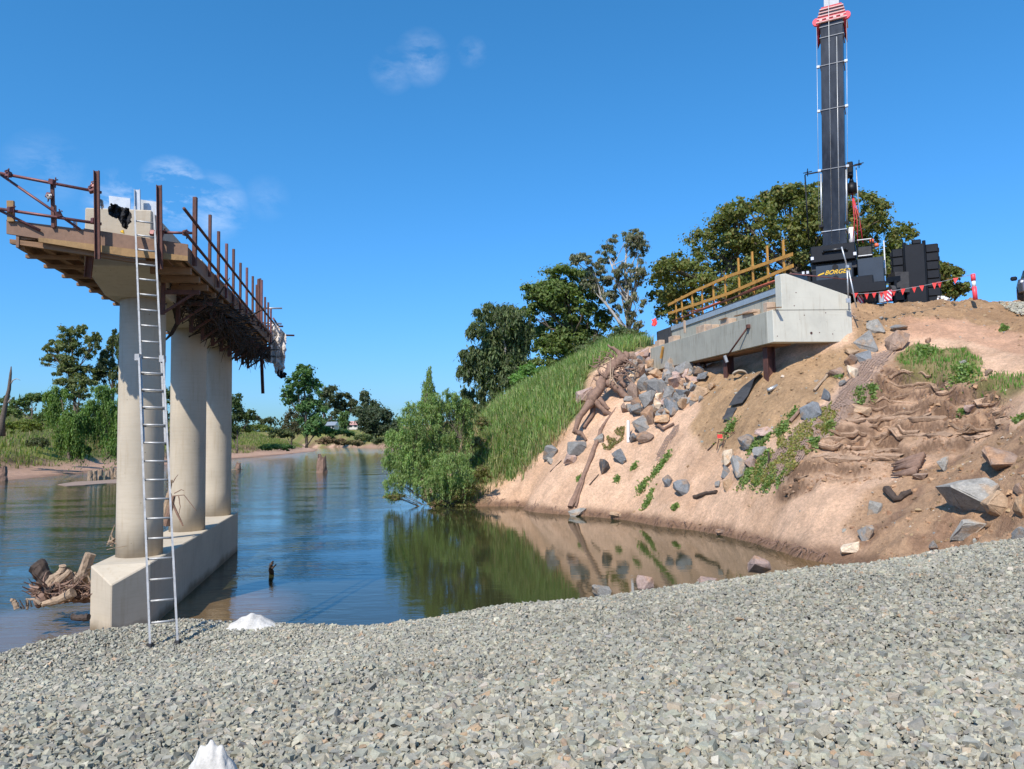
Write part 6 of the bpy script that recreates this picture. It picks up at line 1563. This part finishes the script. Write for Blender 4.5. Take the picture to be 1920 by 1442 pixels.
lw([(780, 720), (880, 820), (920, 900)], 14.3, (.09, .08), 'wood_dark', 'dark log lying behind the crossing pale logs')
lw([(800, 1080), (920, 920), (1040, 720), (1110, 510)], 13.9, (.10, .10), 'wood_drift', 'longest pale splintered log leaning up towards the footing')
lw([(780, 980), (860, 890)], 13.8, (.05, .03), 'wood_drift', 'short pale stick in the middle of the driftwood heap', 'branch')
lw([(1030, 920), (1050, 780)], 14.0, (.06, .05), 'wood_drift', 'short upright pale chunk near the footing', 'branch')
lw([(1000, 760), (930, 800), (920, 740)], 14.2, (.05, .03), 'wood_drift', 'bent pale stick behind the longest log', 'branch')
lw([(430, 905), (540, 930), (640, 980)], 13.7, (.035, .05), 'wood_dark', 'dark stick poking left out of the driftwood heap', 'branch')
lw([(520, 1140), (720, 1080), (900, 990)], 13.5, (.05, .09), 'wood_drift', 'low log along the water edge of the driftwood heap')
lw([(490, 1080), (560, 1050), (640, 1000)], 13.7, (.12, .10), 'wood_root', 'brown log at the low left end of the driftwood heap')
lw([(440, 1130), (500, 1090), (620, 1050), (800, 1020), (1000, 1020), (1170, 1000)], 14.1, (.09, .16), 'wood_root', 'long brown log at the back bottom of the driftwood heap')
lw([(760, 1100), (740, 980), (735, 880)], 13.5, (.025, .012), 'wood_root', 'thin brown upright stick in front of the driftwood heap', 'branch')
lw([(1150, 920), (1110, 850), (1080, 780)], 13.6, (.018, .012), 'wood_drift', 'thin white stick beside the footing', 'branch')
lw([(330, 1200), (350, 1130), (330, 1070)], 13.1, (.02, .012), 'wood_drift', 'thin white forked twig at the left end of the heap', 'branch')
lw([(210, 1190), (180, 1120), (160, 1070)], 13.0, (.05, .035), 'wood_drift', 'short pale stub alone at the far left in the water', 'branch')
lw([(320, 1070), (420, 1075), (500, 1130)], 13.2, (.015, .03), 'wood_drift', 'thin curved root reaching left from the heap', 'branch')
for k, (a, b) in enumerate((((300, 1190), (240, 1080)), ((270, 1190), (250, 1160)), ((390, 1170), (370, 1090)), ((330, 1160), (318, 1090)))):
    lw([a, b], 13.05, (.014, .008), 'wood_dark', ['thin dark twig standing in the water, tallest of the four', 'shortest dark twig standing in the water', 'rightmost dark twig in the water beside the heap', 'dark twig between the others in the water'][k], 'branch')
lw([(880, 1290), (980, 1300), (1090, 1295)], 12.9, (.05, .06), 'wood_dark', 'dark log floating in front of the driftwood heap')
def gen_h():
    t = random.random(); a = P(*Zw(random.uniform(480, 1180), random.uniform(950, 1110) - (t * 60)), random.uniform(13.6, 14.6)); a.z = max(a.z, -.02)
    d = Vector(rng.normal(0, 1, 3)); d.z = abs(d.z) * .5; return a, a + d.normalized() * random.uniform(.12, .45), random.uniform(.006, .03)
sticks('driftwood_litter', 420, gen_h, 'wood_root', 'litter of broken sticks and bark filling the driftwood heap')
def gen_h2():
    a = P(random.uniform(200, 226), random.uniform(1016, 1032), random.uniform(14.3, 14.7)); d = Vector((random.gauss(.3, .3), random.gauss(0, .3), abs(random.gauss(.3, .3)))); return a, a + d.normalized() * random.uniform(.1, .45), random.uniform(.006, .02)
sticks('driftwood_litter', 22, gen_h2, 'wood_drift', 'sticks caught on the footing left of the first column')
# bundle wedged between first and second column
G2 = 'sticks wedged between the first and second columns'
for i, (a, b, r, m) in enumerate((((306, 978), (318, 925), .09, 'wood_drift'), ((312, 985), (326, 930), .08, 'wood_root'), ((310, 950), (322, 900), .04, 'wood_drift'), ((322, 940), (343, 986), .03, 'wood_root'), ((309, 985), (314, 960), .09, 'wood_dark'))):
    log([P(*a, 17.0), P(*b, 17.0)], (r, r * .6), m, 'branch', ['pale splintered slab wedged behind the first column', 'brown chunk wedged beside the ladder on the footing', 'slim pale stick above the wedged slab', 'thin brown stick sloping down right onto the footing', 'dark chunk at the bottom of the wedged sticks'][i], 'branch', G2)
for i, pts in enumerate(([(325, 930), (345, 928), (362, 950), (368, 958)], [(327, 925), (340, 918), (345, 920)], [(324, 905), (330, 895), (334, 890)], [(335, 930), (338, 950), (335, 965)])):
    log([P(u, v, 17.0) for u, v in pts], (.012, .006), 'wood_root', 'twig', ['long bare twig arching right in front of the second column', 'short bare twig above the arching one', 'topmost small bare twig beside the ladder', 'drooping bare twig in front of the second column'][i], 'twig', G2, 5)
# old piles in the river
def stump(u, v0, v1, w, lab, z_bot=0, g=None, m='wood_drift'):
    b = onz(u, v1, 0); W = 1.35 * w * b.y / F; h = (v1 - v0) * b.y / F; n = 12; mm = MB(); vs = []; fs = []
    lv = 5
    for k in range(lv):
        for i in range(n):
            a = 2 * math.pi * i / n; rr = W / 2 * (1 - .28 * k / (lv - 1)) * random.uniform(.85, 1.12); zz_ = -.3 + (h * random.uniform(.75, 1.05) + .3 if k == lv - 1 else (h * .8 + .3) * k / (lv - 1)); vs.append((b.x + math.cos(a) * rr, b.y + math.sin(a) * rr, zz_))
    for k in range(lv - 1):
        for i in range(n): a = k * n + i; c_ = k * n + (i + 1) % n; fs.append((a, c_, c_ + n, a + n))
    vs.append((b.x, b.y, h * .55)); fs += [((lv - 1) * n + i, (lv - 1) * n + (i + 1) % n, len(vs) - 1) for i in range(n)]
    mm.add(vs, fs); return tag(mm.build('timber_stump', m), lab, 'stump', g)
G3 = 'row of old timber pile stumps by the left beach'
for i, (u, v0, v1, w) in enumerate(((169, 882, 900, 8), (177, 880, 899, 8), (188, 880, 898, 8), (202, 882, 897, 8), (210, 874, 896, 7), (217, 881, 896, 6))):
    stump(u, v0, v1, w, f'old timber pile stump, {ords[i]} from the left in the row by the far beach', g=G3)
stump(603, 852, 886, 16, 'single split timber pile standing out of the river in mid stream', m='wood_root')
stump(447, 867, 880, 8, 'small rotten stump just right of the third column', m='wood_root')
log([onz(433, 881, .1), onz(445, 880, .25), onz(456, 880, .1)], (.05, .04), 'wood_drift', 'branch', 'flat pale stick lying across the small rotten stump', 'branch')
stump(5, 873, 902, 13, 'old timber post with a flat cap at the left edge by the beach', m='wood_root')
log([onz(510, 1082, -.1), P(508, 1062, onz(510, 1080).y), P(512, 1052, onz(510, 1080).y)], (.07, .02), 'wood_dark', 'snag', 'dark forked snag poking out of the river right of the pier', 'snag')
log([P(510, 1066, onz(510, 1080).y), P(518, 1058, onz(510, 1080).y)], (.03, .012), 'wood_dark', 'snag', 'short right hand prong of the dark snag in the river', 'snag')
# dead tree at the left
Yd = 84
dt = thing('dead_tree', 'bare dead tree trunk leaning at the far left of the river bank', 'dead tree', tuple(P(4, 815, Yd)))
MB().tube([P(4, 818, Yd), P(4, 790, Yd), P(12, 750, Yd), P(17, 730, Yd), P(20, 700, Yd), P(21, 687, Yd)], [.36, .30, .24, .20, .13, .05], 10).build('trunk', 'bark', dt, True)
MB().tube([P(19, 722, Yd), P(24, 713, Yd), P(31, 710, Yd), P(38, 713, Yd)], [.07, .06, .04, .02], 6).build('limb', 'bark_pale', dt, True)
MB().tube([P(15, 755, Yd), P(20, 748, Yd)], [.1, .04], 6).build('limb', 'bark_pale', dt, True)

# the big uprooted stump in front of the rock pile
hr = hitr(1100, 770)
Yr = hitr(1120, 800).y + .0
root = thing('root_stump', 'large uprooted brown tree root with clawing limbs in front of the rock pile', 'tree root', tuple(hitr(1100, 812)))
def rt(pts, r0, r1, Yo=0.0):
    q = []
    for (x, y, *d) in pts:
        u, v = Z1(x, y); q.append(P(u, v, Yr + 1.9 * (800 - v) / 130 + Yo + (d[0] if d else 0)))
    qq = []
    for i in range(len(q) - 1):
        for k in range(3): qq.append(q[i].lerp(q[i + 1], k / 3))
    qq.append(q[-1]); qq = [a + Vector(rng.normal(0, r0 * .12, 3)) for a in qq]
    rs = [(r0 + (r1 - r0) * i / (len(qq) - 1)) * random.uniform(.85, 1.18) for i in range(len(qq))]
    mm = MB(); mm.tube(qq, rs, 9); mm.v = [tuple(Vector(v_) + Vector(rng.normal(0, r0 * .07, 3))) for v_ in mm.v]; return mm
rt([(640, 190), (560, 260), (510, 330), (470, 410), (410, 510)], .22, .24).build('trunk', 'wood_root', root, True)
rt([(410, 500), (370, 560), (330, 620), (295, 720)], .20, .11).build('root_limb', 'wood_root', root, True)
rt([(295, 715), (340, 735), (380, 780)], .13, .06).build('root_limb', 'wood_root', root, True)
rt([(520, 370), (600, 410), (660, 470), (690, 560)], .20, .12).build('root_limb', 'wood_root', root, True)
rt([(440, 500), (500, 560), (560, 610), (590, 680)], .17, .07).build('root_limb', 'wood_root', root, True)
rt([(430, 520), (415, 600), (360, 690)], .13, .06, .4).build('root_limb', 'wood_root', root, True)
rt([(470, 480), (520, 540), (540, 560)], .12, .06, -.2).build('root_limb', 'wood_root', root, True)
rt([(560, 290), (620, 350), (650, 400)], .16, .08).build('root_limb', 'wood_root', root, True)
rt([(640, 200), (590, 140), (530, 105)], .16, .05).build('root_limb', 'wood_root', root, True)
rt([(640, 220), (670, 180), (650, 160)], .2, .1).build('root_limb', 'wood_root', root, True)
rt([(545, 380), (550, 300), (545, 200), (505, 190)], .035, .02, -.3).build('root_limb', 'wood_drift', root, True)
rt([(600, 400), (560, 330), (570, 260)], .03, .02, -.3).build('root_limb', 'wood_drift', root, True)
rt([(480, 330), (460, 280), (470, 260)], .05, .02).build('root_limb', 'wood_root', root, True)
rt([(430, 340), (480, 380), (500, 400)], .05, .04).build('root_limb', 'wood_root', root, True)
for _ in range(60):
    x, y = random.uniform(440, 690), random.uniform(170, 330); rt([(x, y), (x + random.uniform(-60, 60), y + random.uniform(-50, 60)), (x + random.uniform(-90, 90), y + random.uniform(-60, 90))], .035, .01, random.uniform(-.3, .2)).build('rootlet', 'wood_root', root, True)
# leaning pole down to the water
q = [hitr(*Z1(265, 1275)), hitr(*Z1(330, 1120)), hitr(*Z1(420, 900)), hitr(*Z1(480, 720))]
for p in q: p.z += .10
q.append(P(*Z1(520, 640), q[-1].y + .4)); q.append(P(*Z1(590, 550), q[-2].y + 1.0))
log(q, (.13, .05), 'wood_root', 'pole', 'long bare tree pole lying down the sand from the root stump to the water', 'log')
q = [hitr(*Z1(300, 1270)) + Vector((0, 0, .1)), hitr(*Z1(350, 1100)) + Vector((0, 0, .1)), hitr(*Z1(365, 1050)) + Vector((0, 0, .15))]
log(q, (.05, .03), 'wood_root', 'branch', 'short branch lying beside the lower end of the long pole', 'branch')
q = [hitr(*Z1(1140, 1195)) + Vector((0, 0, .07)), hitr(*Z1(1230, 1170)) + Vector((0, 0, .07)), hitr(*Z1(1305, 1160)) + Vector((0, 0, .07))]
log(q, (.07, .06), 'wood_dark', 'log', 'short grey-brown log lying alone low on the sand', 'log')
q = [hitr(*Z1(870, 690)) + Vector((0, 0, .2)), hitr(*Z1(930, 720)) + Vector((0, 0, .12)), hitr(*Z1(1000, 680)) + Vector((0, 0, .12))]
log(q, (.08, .05), 'wood_root', 'branch', 'curved brown root lying right of the lower pile rocks', 'branch')
for i, (a, b) in enumerate((((400, 1105), (465, 1030)), ((120, 1010), (200, 930)), ((1240, 860), (1300, 800)))):
    log([hitr(*Z1(*a)) + Vector((0, 0, .04)), hitr(*Z1(*b)) + Vector((0, 0, .05))], (.03, .02), 'wood_dark', 'twig', ['dark stick on the sand right of the long pole', 'thin brown stick at the far left of the sand slope', 'thin stick left of the weeds under the black strip'][i], 'twig')
# bent black timber, driftwood chunk
log([hitr(*Z2(790, 1040)) + Vector((0, 0, .12)), hitr(*Z2(840, 1090)) + Vector((0, 0, .1)), hitr(*Z2(930, 1045)) + Vector((0, 0, .1))], (.11, .06), 'wood_dark', 'log', 'bent black V-shaped timber on the brown soil', 'log')
dc_ = thing('driftwood_chunk', 'dark brown splintered driftwood chunk on the sand left of the grey stone', 'driftwood', tuple(hitr(*Z2(900, 925))))
for k in range(7):
    y_ = 875 + k * 12; a = hitr(*Z2(1005 - k * 8, y_ - 10)) + Vector((0, 0, .22 - k * .02)); b = hitr(*Z2(812 + random.uniform(0, 30), y_ + 8)) + Vector((0, 0, .10))
    mm = MB(); mm.tube([a, a.lerp(b, .5) + Vector(rng.normal(0, .02, 3)), b], [.09, .07, .02], 7); mm.build('splinter', 'wood_root', dc_, True)
# white pipe, black strips, rope, stakes on the slope
a, b = hitr(*Z1(676, 795)), P(*Z1(676, 640), hitr(*Z1(676, 795)).y + .1)
m_ = MB(); m_.beam(a, b, .11, .09); tag(m_.build('white_post', 'white'), 'short white square post standing on the sand below the rock pile', 'post')
def strip(pts, w, m, name, label, cat, lift=.1, th=.03):
    mm = MB(); q = [hitr(*p) + Vector((0, 0, lift)) for p in pts]; vs = []
    for i, p in enumerate(q):
        d = q[min(i + 1, len(q) - 1)] - q[max(i - 1, 0)]; sdv = d.cross(Vector((0, 0, 1))).normalized(); ww = w[i] if isinstance(w, list) else w
        cr = Vector((0, 0, .05 * math.sin(i * 2.1))); vs += [p - sdv * ww / 2 + cr, p + sdv * ww / 2 - cr]
    n = len(q); vs += [v_ + Vector((0, 0, -th)) for v_ in vs]; fs = []
    for i in range(n - 1): a = 2 * i; fs += [(a, a + 1, a + 3, a + 2), (a + 2 * n, a + 2 + 2 * n, a + 3 + 2 * n, a + 1 + 2 * n), (a, a + 2, a + 2 + 2 * n, a + 2 * n), (a + 1, a + 1 + 2 * n, a + 3 + 2 * n, a + 3)]
    fs += [(0, 2 * n, 2 * n + 1, 1), (2 * n - 2, 2 * n - 1, 4 * n - 1, 4 * n - 2)]
    mm.add(vs, fs); return tag(mm.build(name, m), label, cat)
strip([Z1(1625, 330), Z1(1570, 385), Z1(1520, 440), Z1(1480, 500), Z1(1440, 560)], [.45, .55, .62, .62, .60], 'rubber', 'black_strip', 'long black rubber strip sliding down the soil from under the abutment', 'rubber strip', .22)
strip([Z1(1415, 570), Z1(1395, 610), Z1(1375, 655)], [.42, .40, .36], 'rubber', 'black_strip', 'shorter black rubber strip below the long one', 'rubber strip', .12)
ce_ = hitr(*Z1(1470, 345))
m_ = MB()
for k in range(3):
    q = [P(*Z1(1478 + 62 * math.cos(a) + k * 3 - 6, 335 + 52 * math.sin(a) + k * 5), ce_.y + .12 * k + .1 * math.sin(a)) for a in np.linspace(-2.6, 1.9, 12)]
    m_.tube(q, .045, 7)
m_.tube([P(*Z1(1490, 382), ce_.y), P(*Z1(1560, 375), ce_.y), P(*Z1(1640, 365), ce_.y + .2)], .045, 7)
tag(m_.build('rope_coil', 'rope', None, True), 'coil of thick pale rope lying on the soil under the abutment', 'rope')
m_ = MB(); m_.tube([P(*Z1(1670, 425), hitr(*Z1(1700, 440)).y), P(*Z1(1735, 392), hitr(*Z1(1700, 440)).y + .1)], .07, 10); tag(m_.build('pipe_end', 'galv', None, True), 'short grey pipe at the foot of the nearest steel pile', 'pipe')
log([hitr(*Z2(380, 470)) + Vector((0, 0, .08)), hitr(*Z2(455, 385)) + Vector((0, 0, .1))], (.05, .04), 'wood_drift', 'pole', 'slim pole lying beside the head of the erosion net', 'pole')
log([hitr(*Z2(245, 645)) + Vector((0, 0, .08)), hitr(*Z2(310, 575)) + Vector((0, 0, .1))], (.06, .05), 'wood_root', 'pole', 'short brown pole lying left of the erosion net', 'pole')
a = hitr(*Z1(1345, 840))
fr = thing('wire_frame', 'small rusty wire frame with a red tag standing in the sand under the weeds', 'wire frame', tuple(a))
for (p_, q_) in (((1305, 850), (1320, 770)), ((1345, 830), (1360, 740)), ((1305, 725), (1470, 730))):
    m_ = MB(); m_.tube([P(*Z1(*p_), a.y), P(*Z1(*q_), a.y)], .018, 6); m_.build('rod', 'rust', fr)
p = P(*Z1(1327, 752), a.y - .03); m_ = MB(); m_.box(p - Vector((.09, .01, .07)), p + Vector((.09, .02, .07))); m_.build('tag', 'flag_red', fr)
log([hitr(*Z1(1677, 955)), hitr(*Z1(1677, 955)) + Vector((0, 0, .42))], (.03, .03), 'wood_dark', 'peg', 'small dark peg standing on the net among the weeds', 'peg')

# erosion nets draped on the slope
def net(poly, label, dens=.10, tone=.33):
    us = [p[0] for p in poly]; vs_ = [p[1] for p in poly]; q = [hitr(u, v) for u, v in poly]
    x0, x1 = min(p.x for p in q) - .5, max(p.x for p in q) + .5; y0, y1 = min(p.y for p in q) - .5, max(p.y for p in q) + .5
    ang = math.radians(35); mm_v = []; mm_f = []
    c0 = Vector(((x0 + x1) / 2, (y0 + y1) / 2, 0)); R_ = max(x1 - x0, y1 - y0) * .8
    for fam in (0, 1):
        a = ang + fam * math.pi / 2; d = Vector((math.cos(a), math.sin(a), 0)); e_ = Vector((-math.sin(a), math.cos(a), 0))
        for k in np.arange(-R_, R_, dens):
            prev = None
            for t in np.arange(-R_, R_, .16):
                p = c0 + d * t + e_ * (k + .03 * math.sin(t * 5 + k * 9)); 
                zz_ = float(gzv(p.x, p.y)); u, v = proj(np.array(p.x), np.array(p.y), np.array(zz_))
                if inpoly(np.array([float(u)]), np.array([float(v)]), poly)[0]:
                    p.z = zz_ + .035 + .03 * random.random()
                    if prev is not None:
                        w = .018; o = len(mm_v); mm_v.extend([tuple(prev - e_ * w), tuple(prev + e_ * w), tuple(p + e_ * w), tuple(p - e_ * w), tuple(prev + Vector((0, 0, .02))), tuple(p + Vector((0, 0, .02)))]); mm_f.extend([(o, o + 4, o + 5, o + 3), (o + 4, o + 1, o + 2, o + 5), (o, o + 3, o + 2, o + 1)])
                    prev = p
                else: prev = None
    me = bpy.data.meshes.new('erosion_net'); me.from_pydata(mm_v, [], mm_f); me.materials.append(M['net']); o = bpy.data.objects.new('erosion_net', me); COL.objects.link(o)
    return tag(o, label, 'netting')
NET = [Z2(*p) for p in ((640, 300), (745, 240), (850, 235), (760, 330), (700, 400), (690, 480), (610, 560), (540, 620), (480, 700), (400, 760), (320, 840), (260, 920), (190, 990), (60, 980), (100, 880), (180, 780), (300, 650), (400, 560), (480, 520), (560, 420))]
net(NET, 'brown erosion-control net draped down the slope from the boulders, overgrown with vines', .10)
net([Z1(*p) for p in ((1020, 660), (1060, 680), (960, 830), (900, 940), (860, 930), (920, 800))], 'narrow torn strip of brown net hanging down the sand right of the rock pile', .10)

# weeds
def weed(u, v, rpx, lab, c_=(.19, .28, .085), flat=.5, n=None):
    p = hitr(u, v + rpx * .3); r = rpx * p.y / F; rpx *= .85; n = n or int(60 + rpx * 16)
    d = rng.normal(0, .5, (n, 3)); d[:, 2] = np.abs(d[:, 2]) * flat; pts = np.array(p)[None] + d * r
    pts[:, 2] = [gzv(a, b) for a, b in pts[:, :2]]; pts[:, 2] += np.abs(rng.normal(0, .5, n)) * r * flat + .03
    V_, F_ = leaf_cloud(pts, n, .11, 1.5, None, 0)
    c0_ = leaf_colors(n, c_, rng.uniform(.8, 1.2, n), .25); o = fast_mesh('weed', V_, F_, 'leaf', c0_, 'FACE', origin=tuple(p))
    return tag(o, lab, 'weed', 'weeds growing on the sandy slope')
Wd = [(1395, 685, 14, 'leafy weed directly below the lower black strip'), (1770, 700, 14, 'green weed beside the flat pinkish slab'), (1650, 765, 11, 'weed behind the oval grey rock'), (1565, 820, 12, 'weed between the long dark rock and the oval rock'),
      (1515, 1040, 14, 'broad leafy weed below the tall grey rock'), (1600, 1050, 13, 'leafy weed in the row at the foot of the net, second from the left'), (1675, 1070, 13, 'leafy weed in the row at the foot of the net, third from the left'), (1640, 930, 14, 'bright green weed right of the pinkish rock'), (1760, 1055, 9, 'small weed at the right foot of the net'),
      (945, 905, 9, 'topmost weed of the string down the middle of the sand'), (910, 955, 7, 'second weed from the top of the string down the sand'), (870, 1000, 10, 'third weed of the string down the middle of the sand'), (775, 1105, 11, 'broad weed left in the string near the water'), (810, 1220, 10, 'tall weed near the water in the middle of the slope'), (835, 1160, 7, 'small weed above the tall one near the water'),
      (595, 1055, 6, 'lone small weed in the middle of the bare sand'), (325, 1050, 5, 'tiny weed left of the long pole'), (1010, 1255, 6, 'tiny weed near the water, right of the string'), (715, 970, 5, 'tiny weed right of the dark upright rock')]
for (x, y, r, lab) in Wd: weed(*Z1(x, y), r, lab)
for (x, y, r, lab) in ((258, 590, 9, 'weed beside the short brown pole'), (640, 495, 10, 'weed on the upper right of the net'), (710, 440, 9, 'weed on the right border of the net, highest one'), (465, 640, 11, 'green weed at the right edge of the net middle'), (385, 740, 9, 'small weed lower on the right net border'), (515, 375, 8, 'small weed beside the tan-topped rock'), (1000, 235, 18, 'leafy weed at the upper left of the turf patch'), (1220, 370, 26, 'broad leafy weed hanging over the right end of the turf'), (1450, 110, 7, 'tiny weed on the bare orange soil'), (1540, 615, 9, 'weed in the shade below the second turf patch'), (1210, 575, 6, 'tiny weed beside the small pink stone')):
    weed(*Z2(x, y), r, lab)
# creeping vines over the net
def vines(poly, n, label, c_, alt):
    us = [p[0] for p in poly]; vs_ = [p[1] for p in poly]; out = []
    while len(out) < n:
        u = random.uniform(min(us), max(us)); v = random.uniform(min(vs_), max(vs_))
        if inpoly(np.array([u]), np.array([v]), poly)[0] and float(fbm(np.array(u * .06), np.array(v * .06), 3)) > .46: p = hitr(u, v); out.append((p.x, p.y, p.z + .05 + .05 * random.random()))
    pts = np.array(out); V_, F_ = leaf_cloud(pts, len(pts), .085, 1.6, None, 0)
    return tag(fast_mesh('creeping_vine', V_, F_, 'leaf', leaf_colors(len(pts), c_, np.ones(len(pts)), .3, .2, alt, .3), 'FACE'), label, kind='stuff')
vines([Z2(*p) for p in ((330, 640), (480, 520), (520, 560), (470, 700), (380, 780), (240, 940), (150, 990), (20, 990), (60, 840), (200, 720))], 3600, 'yellow-green vines creeping over the lower half of the net', (.28, .31, .09), (.36, .29, .13))
vines([Z1(*p) for p in ((600, 700), (650, 690), (640, 780), (540, 860), (500, 850), (480, 800))], 700, 'yellowish creeper on the sand left of the white post', (.22, .23, .08), (.30, .22, .12))
def gen_r():
    u, v = random.uniform(905, 1560), 0; v = np.interp(u, [905, 1060, 1230, 1360, 1480, 1560], [940, 962, 982, 1000, 1030, 1050]); p = hitr(u, v - random.uniform(0, 9)); 
    d = Vector((random.gauss(-.5, .5), random.gauss(-.4, .5), random.gauss(-.25, .25))); return p + Vector((0, 0, .08)), p + d.normalized() * random.uniform(.15, .55), random.uniform(.004, .014)
sticks('bank_roots', 240, gen_r, 'wood_root', 'fine dead roots and twigs hanging along the cut edge of the pool')
def gen_r2():
    u, v = random.uniform(1560, 1900), 0; v = np.interp(u, [1560, 1640, 1740, 1840, 1900], [700, 690, 715, 735, 760]) + abs(random.gauss(0, 34)) - 6; p = hitr(u, v)
    d = Vector((random.gauss(-.4, .5), random.gauss(-.6, .4), random.gauss(-.5, .3))); return p + Vector((0, 0, .04)), p + d.normalized() * random.uniform(.1, .4), random.uniform(.004, .010)
sticks('bank_roots', 420, gen_r2, 'wood_root', 'fine dry roots hanging out of the washed-out scarp under the turf')

# white bags in the gravel
def bag(u0, u1, v0, v1, Y, lab, ridge, pw=1.3):
    """folded geotextile bag: a peaked, creased mound"""
    c_ = P((u0 + u1) / 2, v1, Y); W = (u1 - u0) * Y / F; H_ = (v1 - v0) * Y / F; n = 28; V_ = []; F_ = []
    base = float(gravel_h(c_.x, c_.y))
    for j in range(n + 1):
        for i in range(n + 1):
            a = (i / n - .5) * 2; b = (j / n - .5) * 2; rr = max(abs(a - ridge * (1 - abs(b))), 0); h = max(0, 1 - rr ** pw) * max(0, 1 - abs(b) ** 1.8)
            h *= 1 + .10 * (float(fbm(np.array(i * .25 + u0), np.array(j * .18), 4)) - .5) + .05 * math.sin(i * 1.3 + j * .3)
            x = c_.x + a * W / 2 * (1 + .06 * math.sin(j)); y = c_.y + b * W * .36; g_ = float(gravel_h(x, y)); V_.append((x, y, g_ - .05 + h * (H_ * 1.05 + .05)))
    for j in range(n):
        for i in range(n): a = j * (n + 1) + i; F_.append((a, a + 1, a + n + 2, a + n + 1))
    return tag(fast_mesh('white_bag', V_, F_, 'bag', smoothf=True), lab, 'bag')
bag(425, 530, 1149, 1170, 11.2, 'white woven bag half buried at the far gravel edge right of the ladder', -.1)
bag(345, 460, 1384, 1462, 3.75, 'crumpled white woven bag sticking out of the gravel at the bottom edge', -.1, 1.9)

# low sand bar in front of the pile stumps
sb = [onz(u, v) for u, v in ((108, 909), (140, 904), (180, 902), (226, 899), (245, 900), (245, 905), (200, 907), (160, 910), (125, 912))]
mm = MB(); mm.prism([Vector((p.x, p.y, -.05)) for p in sb], (0, 0, .09)); tag(mm.build('sand_bar', simple('wet_sand', (.30, .21, .15), .8, 0, .2, 1.5, .3, .02)), 'low wet sand bar before the row of pile stumps', kind='structure')
# distant houses
for (u0, u1, v0, v1, Y, rc, lab) in ((650, 670, 792, 801, 330, 'roof_red', 'distant house with a pinkish roof seen under the far trees'), (612, 626, 793, 800, 345, 'galv', 'distant white shed behind the broad grey-green trees')):
    h_ = thing('distant_house', lab, 'house', tuple(P((u0 + u1) / 2, v1, Y)))
    a, b = P(u0, v1, Y), P(u1, v1, Y); w_ = b.x - a.x; zt2 = P(u0, v0 + 5, Y).z; zt3 = P(u0, v0, Y).z; z0 = 8.0
    MB().box((a.x, Y, z0), (b.x, Y + 9, zt2)).build('wall', 'wall_cream', h_)
    MB().prism([(a.x - .6, Y - .6, zt2), (a.x - .6, Y + 9.6, zt2), (a.x - .6, Y + 4.5, zt3 + .6)], (w_ + 1.2, 0, 0)).build('roof', rc, h_)
    for k in range(2):
        x = a.x + w_ * (.25 + .45 * k); MB().box((x, Y - .05, z0 + 1), (x + 1.2, Y + .05, z0 + 2.2)).build('window', 'glass', h_)
# clean helper marks
for o in bpy.data.objects:
    for k in ('_wl', '_local'):
        if k in o: del o[k]
